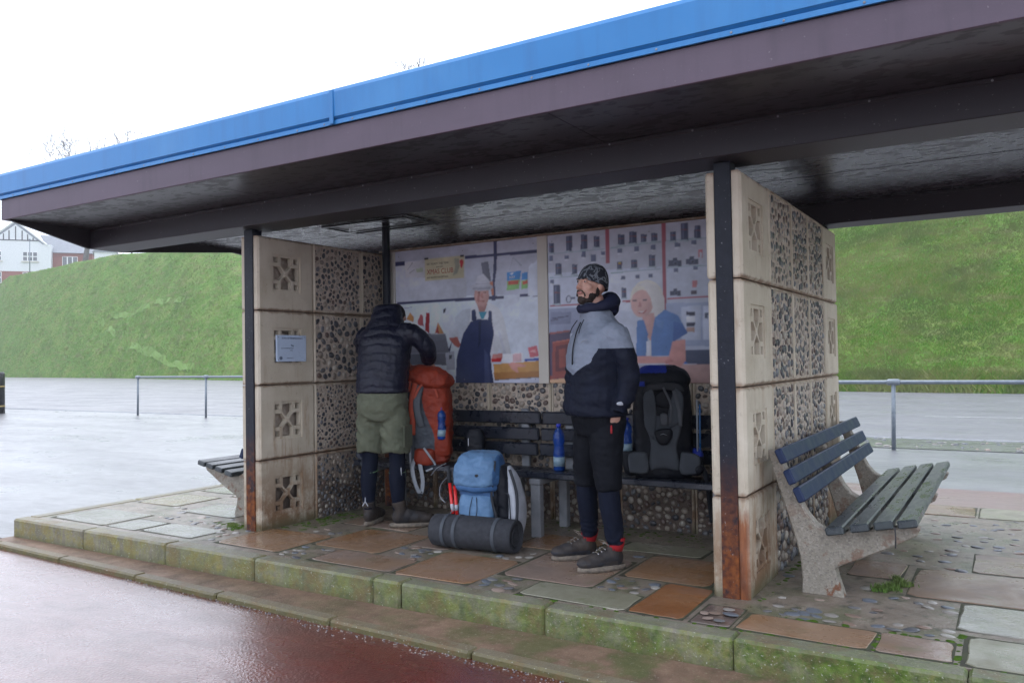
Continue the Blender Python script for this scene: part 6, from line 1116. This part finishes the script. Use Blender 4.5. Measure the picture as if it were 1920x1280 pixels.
# --- person bending over the orange rucksack, seen from behind
ab = (-3.01, .61, .05); A2 = atan2(.97, -.21); fa = Fr(ab, A2)
pa = thing('person', 'person from behind in navy padded jacket and khaki shorts, rummaging in the orange rucksack', 'person', ab, 'two walkers resting in the shelter'); off = pa.location
b = MB(off); hA = HF(fa(.0, .23, 1.62), fa, radians(-25), radians(-66)); headparts(b, hA, .98)
b.tube([fa(0, .06, 1.46), fa(0, .13, 1.56), fa(0, .17, 1.62)], [.07, .06, .058], 12)
b.rings(sect(fa, smoothrows([(.84, 0, 0, .15, .11), (.95, 0, 0, .16, .12), (1.15, 0, .02, .14, .105), (1.32, 0, .05, .16, .11), (1.46, 0, .07, .14, .09), (1.53, 0, .08, .08, .06)])))
for q, el, wr_ in ((-1, (-.305, .14, 1.40), (-.275, .27, 1.262)), (1, (.24, .28, 1.30), (-.02, .40, 1.25))):
    b.tube([fa(q * .16, .06, 1.48), fa(*el), fa(*wr_)], [.05, .042, .029], 10, smooth=4)
    w = fa(*wr_); hand(b, w, fa.R() @ Vector((.1 * q, .55, -.55)), fa.R() @ Vector((0, -.5, -.8)), fa.R() @ Vector((-q, .1, 0)), .45)
for q in (-1, 1): b.tube([fa(q * .09, 0, .93), fa(q * .12, .0, .50), fa(q * .13, -.01, .10)], [.08, .040, .028], 12, smooth=4); b.ell(fa(q * .132, -.01, .07), (.022, .04, .022), R=fa.R())
fuse(b, 'body', C['skin'], pa, .006, 3)
hr = MB(off); hr.ell(hA(0, -.02, .035), (.083, .098, .092), R=hA.R(), nu=18, nv=12); hr.build('hair', C['beard'], pa, True)
j = MB(off)
j.rings(sect(fa, smoothrows([(1.035, 0, -.005, .195, .150), (1.05, 0, -.005, .208, .162), (1.15, 0, .0, .205, .160), (1.3, 0, .03, .208, .158), (1.42, 0, .05, .215, .15), (1.50, .01, .065, .20, .13), (1.57, .01, .09, .15, .11), (1.63, .02, .12, .125, .105), (1.69, .03, .15, .115, .10), (1.725, .03, .16, .09, .08), (1.735, .03, .16, .05, .04)]), e=.85))
for q, P_ in ((-1, [(-.14, .06, 1.50), (-.22, .07, 1.49), (-.275, .10, 1.45), (-.315, .15, 1.38), (-.295, .22, 1.31), (-.278, .255, 1.285)]), (1, [(.16, .06, 1.49), (.235, .14, 1.42), (.25, .27, 1.31), (.15, .36, 1.27), (.02, .40, 1.26)])):
    j.tube([fa(*p) for p in P_], [.085, .080, .074, .070, .062, .055][:len(P_)], 14, smooth=5); 
def puff(c, n):   # quilting seams
    w = c + Vector(off) - fa.b; x = w.dot(fa.L); 
    if x < -.215: t = (-x - .2) / .075 + (1.5 - w.z) * 3
    else: t = (w.z + .12 * abs(x) + .015 * mnoise.noise(w * 6)) / .068
    return .0085 * (abs(sin(pi * t)) ** .5 - .6) + .0035 * mnoise.noise(w * 28) + .003 * mnoise.noise(w * 60)
fuse(j, 'jacket', C['puff'], pa, .0085, 3, puff)
t_ = MB(off); t_.rings(sect(fa, smoothrows([(.82, 0, .0, .175, .135), (.92, 0, -.01, .195, .155), (1.02, 0, -.005, .192, .148), (1.09, 0, .0, .180, .13)])))
for q in (-1, 1): t_.tube([fa(q * .095, -.005, .90), fa(q * .105, .0, .76), fa(q * .112, .0, .60), fa(q * .112, .0, .585)], [.115, .112, .108, .104], 18, smooth=4)
fuse(t_, 'shorts', C['short'], pa, .0085, 3, lambda c, n: zfold(c + Vector(off), 1.7) + .005 * sin(((c.z + c.x * .8) * 60)) * max(0, 1 - abs(c.z - .72) / .2))
t_ = MB(off); t_.box((-.006, -.07, -.085), (.006, .07, .085), b=.005, R=fa.R(), c=fa(-.214, .0, .70)); t_.build('cargo_pocket', C['short'], pa)
for q in (-1, 1):
    t_ = MB(off); t_.tube([fa(q * .115, .0, .66), fa(q * .120, .0, .50), fa(q * .125, -.015, .36), fa(q * .13, -.012, .20), fa(q * .13, -.005, .13)], [.072, .062, .066, .050, .046], 14, smooth=5); t_.build('legging', C['tight'], pa, True)
    t_ = MB(off); t_.tube([fa(q * .122, -.006, .418), fa(q * .122, -.007, .424)], .0665, 16); t_.build('green_band', simple('pale_green_trim', (.18, .30, .16), rough=.6, bst=0), pa, True)
t_ = MB(off)
for q, zz in ((-1, .45),): t_.box((-.003, -.003, -.03), (.003, .003, .03), c=fa(-.175, -.045, .43)); t_.build('zip_pull', C['whitep'], pa)
t_ = MB(off); t_.tube([fa(.13, -.062, .23), fa(.13, -.066, .19)], .004, 5); t_.tube([fa(.13, -.066, .19), fa(.155, -.062, .155)], .004, 5); t_.tube([fa(.13, -.066, .19), fa(.108, -.062, .155)], .004, 5); t_.build('calf_emblem', C['whitep'], pa)
boot(pa, fa, .125, -.062, radians(6), (C['boot'], C['boot']), None, False, s=1.08); boot(pa, fa, -.086, -.036, radians(-62), (C['boot'], C['boot']), None, False, s=1.12)

# ---------------- rucksacks and bottles
def soft(name, mats, parent, rows, fr, disp=1., vox=.008, e=.7, pick=None, extra=None, nseam=None):
    m = MB(parent.location); m.rings(sect(fr, smoothrows(rows), 28, e))
    if extra: extra(m)
    o = Vector(parent.location)
    return fuse(m, name, mats, parent, vox, 3, lambda c, n: zfold(c + o, disp) + (nseam(c + o) if nseam else 0), pick)
def ribbon(pts, w, t, mat, parent, name='strap', side=(1, 0, 0), k=4):
    m = MB(parent.location); m.tube(pts, w / 2, 8, asp=t / w, side=side, smooth=k); return m.build(name, mat, parent, True)
def bottle(label, loc, H=.33, r=.040, fillz=.45):
    g = thing('water_bottle', label, 'bottle', loc); x, y, z = loc
    prof = [(.0, .80), (.03, 1.), (.22, 1.), (.27, .93), (.33, 1.), (.42, .95), (.55, .82), (.62, 1.), (.74, 1.), (.84, .75), (.91, .36), (.93, .36)]
    def lathe(pr, mat, name, sc=1.):
        m = MB(loc); m.rings([[(x + r * q * sc * cos(2 * pi * j / 18), y + r * q * sc * sin(2 * pi * j / 18), z + H * h) for j in range(18)] for h, q in pr]); return m.build(name, mat, g, True)
    lathe(prof, C['bottle'], 'body'); lathe([(.012, .9), (fillz, .9)], C['water'], 'water', .97); lathe([(.932, .42), (1., .42)], C['cap'], 'cap'); lathe([(.10, 1.02), (.30, 1.02)], C['label'], 'label', 1.)
    return g
bottle('blue plastic water bottle with a pale label on the right inner bench', (-1.655, .99, .5045), .345, .042, .34)

# orange rucksack on the left inner bench
og = thing('backpack', 'orange rucksack with grey harness standing on the left inner bench', 'backpack', (-2.84, .98, .505), 'walkers rucksacks'); fo = Fr(og.location, radians(-66))
soft('main_sack', [C['orange'], C['dorange'], C['pmid']], og, [(.0, .03, .03, .115, .09), (.03, .03, .035, .15, .12), (.2, .035, .04, .155, .13), (.42, .03, .04, .16, .13), (.60, .02, .03, .155, .125), (.68, .01, .02, .13, .10)], fo, 2.2, e=.6, pick=lambda c: 2 if (c.dot(fo.L) < .035 + .05 * sin(c.z * 9)) else 1 if c.z < .22 else 0)
soft('lid', [C['orange']], og, [(.60, .06, .04, .11, .10), (.635, .05, .04, .155, .14), (.68, .02, .03, .18, .15), (.73, -.01, .03, .165, .135), (.77, -.03, .02, .115, .095), (.785, -.04, .02, .05, .04)], fo, 2.4, e=.8)
soft('side_pocket', [C['orange']], og, [(.06, .12, .10, .06, .045), (.10, .125, .11, .075, .055), (.25, .125, .115, .07, .05), (.30, .12, .11, .05, .035)], fo, .8)
soft('lower_pocket', [C['dorange']], og, [(.0, .0, .15, .07, .04), (.03, .0, .16, .085, .05), (.11, .0, .16, .08, .045), (.13, .0, .15, .06, .03)], fo, .7)
soft('back_padding', [C['pmid']], og, [(.02, -.11, .02, .045, .10), (.06, -.12, .03, .055, .12), (.3, -.13, .03, .05, .12), (.56, -.13, .02, .045, .11), (.60, -.12, .02, .03, .08)], fo, .8)
ribbon([fo(-.07, .14, .66), fo(-.09, .19, .52), fo(-.095, .185, .36), fo(-.10, .17, .24)], .055, .016, C['salmon'], og, 'shoulder_strap', side=fo.L)
ribbon([fo(-.03, .15, .64), fo(-.05, .205, .50), (fo(-.04, .20, .38)), fo(-.02, .17, .30)], .06, .014, C['pgrey'], og, 'shoulder_strap', side=fo.L)
ribbon([fo(.01, .16, .67), fo(-.04, .19, .60), fo(-.075, .20, .52)], .022, .006, C['salmon'], og, side=fo.L); ribbon([fo(-.11, .12, .69), fo(-.12, .16, .62), fo(-.12, .15, .58)], .022, .006, C['salmon'], og, side=fo.L); ribbon([fo(.09, .165, .60), fo(.115, .172, .53)], .018, .006, C['salmon'], og, side=fo.L)
ribbon([fo(.17, .05, .50), fo(.185, .05, .35), fo(.175, .06, .2)], .022, .006, C['salmon'], og, side=fo.F)
ribbon([fo(-.16, .13, .58), fo(-.13, .17, .51), fo(-.09, .17, .52), fo(-.08, .16, .6)], .016, .01, C['lgrey'], og, 'haul_loop', side=fo.L)
ribbon([fo(-.115, .165, .25), fo(-.118, .172, .1), fo(-.115, .17, -.02)], .018, .006, C['lgrey'], og, side=fo.L)
ribbon([fo(-.08, .17, .05), fo(-.09, .215, -.02), fo(-.07, .225, -.12), fo(-.04, .22, -.20), fo(-.02, .21, -.205), fo(-.01, .205, -.12), fo(-.03, .20, .0), fo(-.04, .18, .04)], .035, .008, C['lgrey'], og, 'hip_belt', side=fo.L)
ribbon([fo(.0, .20, .14), fo(.05, .22, .08), fo(.09, .20, .0), fo(.02, .22, -.04)], .018, .006, C['lgrey'], og, side=fo.L)
ribbon([fo(-.27, .02, .02), fo(-.29, .03, -.1), fo(-.285, .04, -.22), fo(-.265, .04, -.27), fo(-.25, .04, -.18), fo(-.26, .03, -.05)], .035, .008, C['lgrey'], og, 'hip_belt', side=fo.L)
ribbon([fo(-.03, .21, -.20), fo(-.03, .21, -.235)], .045, .012, C['dgrey'], og, 'buckle', side=fo.L)
q = fo(.135, .15, .20); bt = bottle('blue water bottle in the side pocket of the orange rucksack', (q.x, q.y, q.z), .26, .036, .3)

# blue rucksack on the paving with the rolled mat
bg_ = thing('backpack', 'faded light blue rucksack with white back padding standing on the paving', 'backpack', (-1.945, .50, .015), 'walkers rucksacks'); fb = Fr(bg_.location, radians(-80))
soft('main_sack', [C['blue'], C['black']], bg_, [(.10, -.03, .0, .12, .09), (.13, -.03, .0, .15, .12), (.26, -.03, .0, .16, .13), (.40, -.045, .01, .165, .135), (.5, -.05, .01, .16, .13)], fb, 1.4, pick=lambda c: 1 if c.dot(fb.L) > .075 else 0)
soft('front_pocket', [C['sky']], bg_, [(.12, -.04, .08, .10, .05), (.15, -.04, .10, .125, .07), (.28, -.05, .11, .125, .075), (.37, -.055, .10, .12, .06), (.385, -.055, .09, .10, .04)], fb, 1.4)
soft('lid', [C['sky'], C['blue']], bg_, [(.43, -.06, .04, .13, .12), (.47, -.06, .05, .165, .15), (.56, -.06, .04, .165, .145), (.635, -.055, .02, .15, .12), (.665, -.05, .0, .10, .08)], fb, 2.0, pick=lambda c: 1 if c.dot(fb.L) > .085 else 0)
soft('lid_edge', [C['blue']], bg_, [(.405, -.055, .06, .13, .105), (.42, -.055, .065, .15, .12), (.45, -.06, .06, .155, .125), (.46, -.06, .05, .13, .11)], fb, 1.2)
soft('back_padding', [C['whitep']], bg_, [(.07, .165, -.01, .025, .085), (.11, .19, .0, .045, .10), (.30, .205, .0, .045, .10), (.48, .17, -.01, .035, .075), (.57, .13, -.02, .015, .03)], fb, .7)
soft('side_panel', [C['black']], bg_, [(.12, .12, -.02, .05, .10), (.2, .135, -.01, .055, .12), (.45, .12, -.01, .055, .115), (.58, .09, -.02, .04, .08)], fb, 1.)
ribbon([fb(.185, .085, .56), fb(.235, .10, .42), fb(.245, .11, .28), fb(.225, .11, .12)], .022, .012, C['dgrey'], bg_, 'piping', side=fb.L); ribbon([fb(.150, .105, .40), fb(.185, .11, .39), fb(.195, .115, .28), fb(.20, .11, .19), fb(.235, .11, .20)], .010, .006, C['dgrey'], bg_, 'piping', side=fb.L)
ribbon([fb(.09, .12, .62), fb(.085, .14, .5), fb(.07, .14, .38), fb(.10, .14, .25), fb(.17, .13, .05)], .018, .006, C['dgrey'], bg_, side=fb.L)
for u in (-.03, -.06): ribbon([fb(u, .170, .375), fb(u + (.01 if u > -.05 else -.015), .188, .28), fb(u - .02, .175, .20), fb(-.10, .16, .135)], .005, .004, C['black'], bg_, 'cord', side=fb.L)
for u, z in ((-.02, .525), (-.155, .50)): m = MB(bg_.location); m.ell(fb(u, .187 if u > -.1 else .15, z), (.018, .008, .012), R=fb.R()); m.build('lash_tab', C['dgrey'], bg_, True)
m = MB(bg_.location); m.ell(fb(-.075, .178, .425), (.016, .004, .013), R=fb.R()); m.build('emblem', C['lgrey'], bg_, True)
0 and text('deuter', .028, C['lgrey'], bg_, Matrix.Translation(fb(-.05, .186, .41) - Vector(bg_.location)) @ Matrix((( -fb.L.x * -1, 0, fb.F.x), (-fb.L.y * -1, 0, fb.F.y), (0, 1, 0))).to_4x4() if False else Matrix.Translation(fb(-.035, .188, .412) - Vector(bg_.location)) @ Matrix(((fb.L.x, 0, fb.F.x), (fb.L.y, 0, fb.F.y), (0, 1, 0))).to_4x4())
ribbon([fb(.15, -.02, .05), fb(.26, .05, .02), fb(.36, .08, .02), fb(.46, .10, .014)], .06, .015, C['dgrey'], bg_, 'hip_belt', side=(0, 1, 0)); ribbon([fb(-.15, .0, .10), fb(-.24, .06, .09), fb(-.33, .10, .03), fb(-.38, .10, .012)], .09, .02, C['dgrey'], bg_, 'hip_belt', side=(0, 1, 0))
# mat
mt = thing('sleeping_mat', 'rolled dark grey sleeping mat strapped below the blue rucksack', 'sleeping mat', (-1.94, .235, .05)); a_, b_ = Vector((-2.235, .245, .162)), Vector((-1.60, .295, .162)); m = MB(mt.location)
R_ = []
ax = (b_ - a_).normalized(); s_ = Vector((0, 0, 1)); tt = ax.cross(s_)
for u, rr_ in ((0, .100), (.01, .108), (.32, .110), (.62, .109), (.63, .104), (.6305, .096), (.615, .094), (.615, .03)): R_.append([a_ + ax * u + (s_ * cos(2 * pi * k / 36) + tt * sin(2 * pi * k / 36)) * rr_ * (1 + .012 * sin(2 * pi * k / 36 * 3 + u * 5)) for k in range(36)])
m.rings(R_); m.build('roll', C['mat'], mt, True)
m = MB(mt.location); pts = [a_ + ax * .626 + (s_ * cos(t) + tt * sin(t)) * (.02 + .0105 * t / 2) for t in [k * .35 for k in range(int(14 / .35))]]; m.tube(pts, .0035, 4); m.build('spiral_edge', C['dgrey'], mt)
for u, w in ((.10, .024), (.19, .024), (.49, .024)):
    m = MB(mt.location); m.rings([[a_ + ax * (u + v) + (s_ * cos(2 * pi * k / 36) + tt * sin(2 * pi * k / 36)) * .1145 for k in range(36)] for v in (0, w)] , cap=False); m.rings([[a_ + ax * (u + v) + (s_ * cos(2 * pi * k / 36) + tt * sin(2 * pi * k / 36)) * .1115 for k in range(36)] for v in (0, w)] , cap=False); m.build('strap', C['strapg'], mt, True)
# walking poles
wp = thing('walking_poles', 'two red walking poles strapped to the left side of the blue rucksack', 'walking poles', (-2.2, .42, .05)); 
for k, (p, q) in enumerate((((-2.235, .40, .58), (-2.145, .345, .16)), ((-2.175, .385, .56), (-2.115, .345, .17)))):
    p, q = Vector(p), Vector(q); m = MB(wp.location); m.tube([p.lerp(q, .28), q], .0125, 10); o = m.build('shaft', C['polered'], wp, True)
    m = MB(wp.location); m.tube([p, p.lerp(q, .1), p.lerp(q, .28)], [.018, .014, .016], 10); m.build('grip', C['dgrey'], wp, True); m = MB(wp.location); m.tube([p.lerp(q, .62), p.lerp(q, .72)], .0128, 10); m.build('band', C['whitep'], wp, True)
ribbon([Vector((-2.235, .38, .60)), Vector((-2.33, .40, .56)), Vector((-2.40, .42, .50))], .012, .004, C['lgrey'], wp, 'wrist_loop', side=(0, 1, 0)); ribbon([Vector((-2.24, .40, .50)), Vector((-2.30, .40, .44)), Vector((-2.30, .39, .36)), Vector((-2.25, .385, .32))], .012, .004, C['lgrey'], wp, 'wrist_loop', side=(0, 1, 0)); ribbon([Vector((-2.12, .33, .30)), Vector((-2.17, .31, .25)), Vector((-2.20, .29, .17)), Vector((-2.22, .20, .12))], .018, .005, C['lgrey'], wp, 'wrist_loop', side=(0, 1, 0))

# black rucksack with grey harness on the right inner bench
kg = thing('backpack', 'black rucksack with slate grey harness leaning on the right inner bench', 'backpack', (-.86, 1.02, .505), 'walkers rucksacks'); fk = Fr(kg.location, radians(-66))
soft('main_sack', [C['black']], kg, [(.0, 0, 0, .17, .10), (.04, 0, 0, .20, .13), (.25, 0, .0, .20, .13), (.5, 0, .0, .195, .13), (.66, 0, -.005, .175, .12), (.73, .0, -.01, .13, .09), (.75, .0, -.01, .08, .06)], fk, 1.1)
soft('lid', [C['deepb'], C['black']], kg, [(.62, 0, -.01, .18, .13), (.66, 0, -.01, .195, .145), (.72, .0, -.015, .175, .125), (.765, -.01, -.02, .10, .08)], fk, 1., pick=lambda c: 0 if (c.z > .715 and c.dot(fk.L) < .03 or c.z < .66 and c.dot(fk.L) < -.12) else 1)
def padshape(name, pts, y0, th, mat, z0=0):
    """quilted pad in the plane of the back panel, slightly domed"""
    m = MB(kg.location); n = len(pts); cu = sum(p[0] for p in pts) / n; cv = sum(p[1] for p in pts) / n
    pp, _ = resamp([Vector((p[0], p[1], 0)) for p in pts + pts[:1]], 1, 3); pp = pp[:-1]
    R = [[fk(cu + (p.x - cu) * s_, y0 + d, cv + (p.y - cv) * s_) for p in pp] for s_, d in ((1, 0), (1, th * .6), (.94, th), (.8, th * 1.15), (.4, th * 1.2))]
    m.rings(R); return m.build(name, mat, kg, True)
padshape('back_panel', [(-.09, .06), (-.10, .12), (-.085, .24), (-.115, .36), (-.11, .42), (.11, .42), (.115, .33), (.085, .22), (.10, .12), (.09, .06), (0, .075)], .118, .028, C['pmid'])
padshape('hip_fin', [(-.23, .05), (-.11, .045), (-.108, .15), (-.13, .185), (-.235, .17)], .125, .03, C['pmid']); padshape('hip_fin', [(.23, .04), (.11, .04), (.108, .15), (.13, .185), (.235, .155)], .125, .03, C['pmid'])
padshape('shoulder_pad', [(-.125, .36), (-.13, .55), (-.10, .60), (-.065, .60), (-.045, .46), (-.06, .30), (-.085, .28)], .145, .026, C['pmid']); padshape('shoulder_pad', [(.125, .40), (.135, .55), (.10, .605), (.075, .605), (.035, .46), (.03, .36), (.07, .36)], .145, .026, C['pmid'])
padshape('yoke', [(-.13, .59), (-.10, .64), (0, .65), (.11, .64), (.14, .59), (.05, .60), (-.05, .60)], .13, .03, C['dgrey']); padshape('neck_pad', [(-.05, .50), (-.06, .56), (0, .60), (.06, .57), (.05, .50), (0, .48)], .13, .024, C['black'])
padshape('lumbar_patch', [(-.05, .27), (-.055, .33), (.045, .345), (.055, .29), (.02, .24), (-.025, .24)], .16, .02, C['black']); padshape('carrier_patch', [(-.02, .37), (-.02, .44), (.025, .44), (.025, .37)], .15, .022, C['pgrey'])
e = MB(kg.location); e.tube([fk(-.025, .186, .305), fk(-.005, .188, .312), fk(.02, .186, .302)], [.002, .005, .003], 6, asp=.5); e.build('emblem', C['lgrey'], kg, True)
ribbon([fk(.07, .185, .60), fk(.10, .19, .48), fk(.11, .185, .36)], .026, .006, C['pgrey'], kg, side=fk.L); ribbon([fk(.0, .185, .62), fk(.05, .19, .5), fk(.04, .18, .38)], .016, .006, C['pgrey'], kg, side=fk.L)
ribbon([fk(.22, .12, .12), fk(.265, .13, .05), fk(.285, .15, -.06), fk(.30, .15, -.22), fk(.305, .15, -.28)], .034, .008, C['black'], kg, 'hip_belt', side=fk.L)
m = MB(kg.location); m.ell(fk(.225, .14, .07), (.035, .03, .035), R=fk.R()); m.build('buckle', C['black'], kg, True)
q = fk(-.245, .05, .16); bottle('blue water bottle in the left side pocket of the black rucksack', (q.x, q.y, q.z), .25, .036, .3)
soft('side_pocket', [C['deepb'], C['black']], kg, [(.02, -.215, .03, .03, .06), (.06, -.225, .04, .045, .065), (.17, -.235, .04, .045, .06), (.19, -.235, .04, .03, .05)], fk, .7, pick=lambda c: 1)
soft('side_pocket', [C['deepb'], C['black']], kg, [(.02, .215, .03, .03, .06), (.06, .225, .04, .04, .065), (.17, .23, .04, .035, .06), (.20, .225, .04, .025, .05)], fk, .7, pick=lambda c: 0 if c.z > .15 else 1)
m = MB(kg.location); m.tube([fk(.225, .09, .15), fk(.228, .09, .53)], .007, 8); m.build('tent_pole', C['lgrey'], kg, True); m = MB(kg.location); m.tube([fk(.243, .09, .18), fk(.246, .09, .50)], .006, 8); m.build('tent_pole', simple('blue_pole', (.03, .15, .4), rough=.3, bst=0), kg, True)
# crumpled blue cloth and dark pouch
cl = thing('crumpled_cloth', 'crumpled blue grey cloth lying on the left end of the inner bench', 'cloth', (-3.44, .90, .508)); m = MB(cl.location); m.ell((-3.45, .90, .545), (.075, .07, .05), nu=14, nv=10); m.ell((-3.42, .86, .49), (.05, .045, .05)); m.ell((-3.50, .90, .57), (.035, .04, .03))
fuse(m, 'folds', [C['strapg'], C['navy']], cl, .007, 2, lambda c, n: .02 * mnoise.noise(c * 16) + .008 * mnoise.noise(c * 45), lambda c: 1 if sin(c.x * 90 + c.z * 60) > .2 else 0)
pu = thing('pouch', 'small black pouch between the orange and blue rucksacks on the bench', 'pouch', (-2.47, 1.10, .508)); fp = Fr(pu.location, radians(-70)); soft('pouch_body', [C['black']], pu, [(.0, 0, 0, .05, .04), (.03, 0, 0, .075, .055), (.2, 0, 0, .075, .05), (.27, 0, 0, .05, .03)], fp, .8)
e = MB(pu.location); e.box((-.003, 0, -.03), (.003, .002, .03), R=fp.R(), c=fp(-.045, .056, .17)); e.build('white_tag', C['whitep'], pu)

# ---------------- damp sea air: far things fade
hz = MB(); hz.box((-640, -240, -1.5), (440, 540, 62))
hm = bpy.data.materials.new('damp_air'); hm.use_nodes = True; t_ = hm.node_tree; t_.nodes.clear(); pv = t_.nodes.new('ShaderNodeVolumePrincipled'); ho = t_.nodes.new('ShaderNodeOutputMaterial')
pv.inputs['Color'].default_value = (.93, .95, 1, 1); pv.inputs['Density'].default_value = .0008; pv.inputs['Anisotropy'].default_value = .2; t_.links.new(pv.outputs[0], ho.inputs['Volume'])
tag(hz.build('haze', hm), kind='stuff')
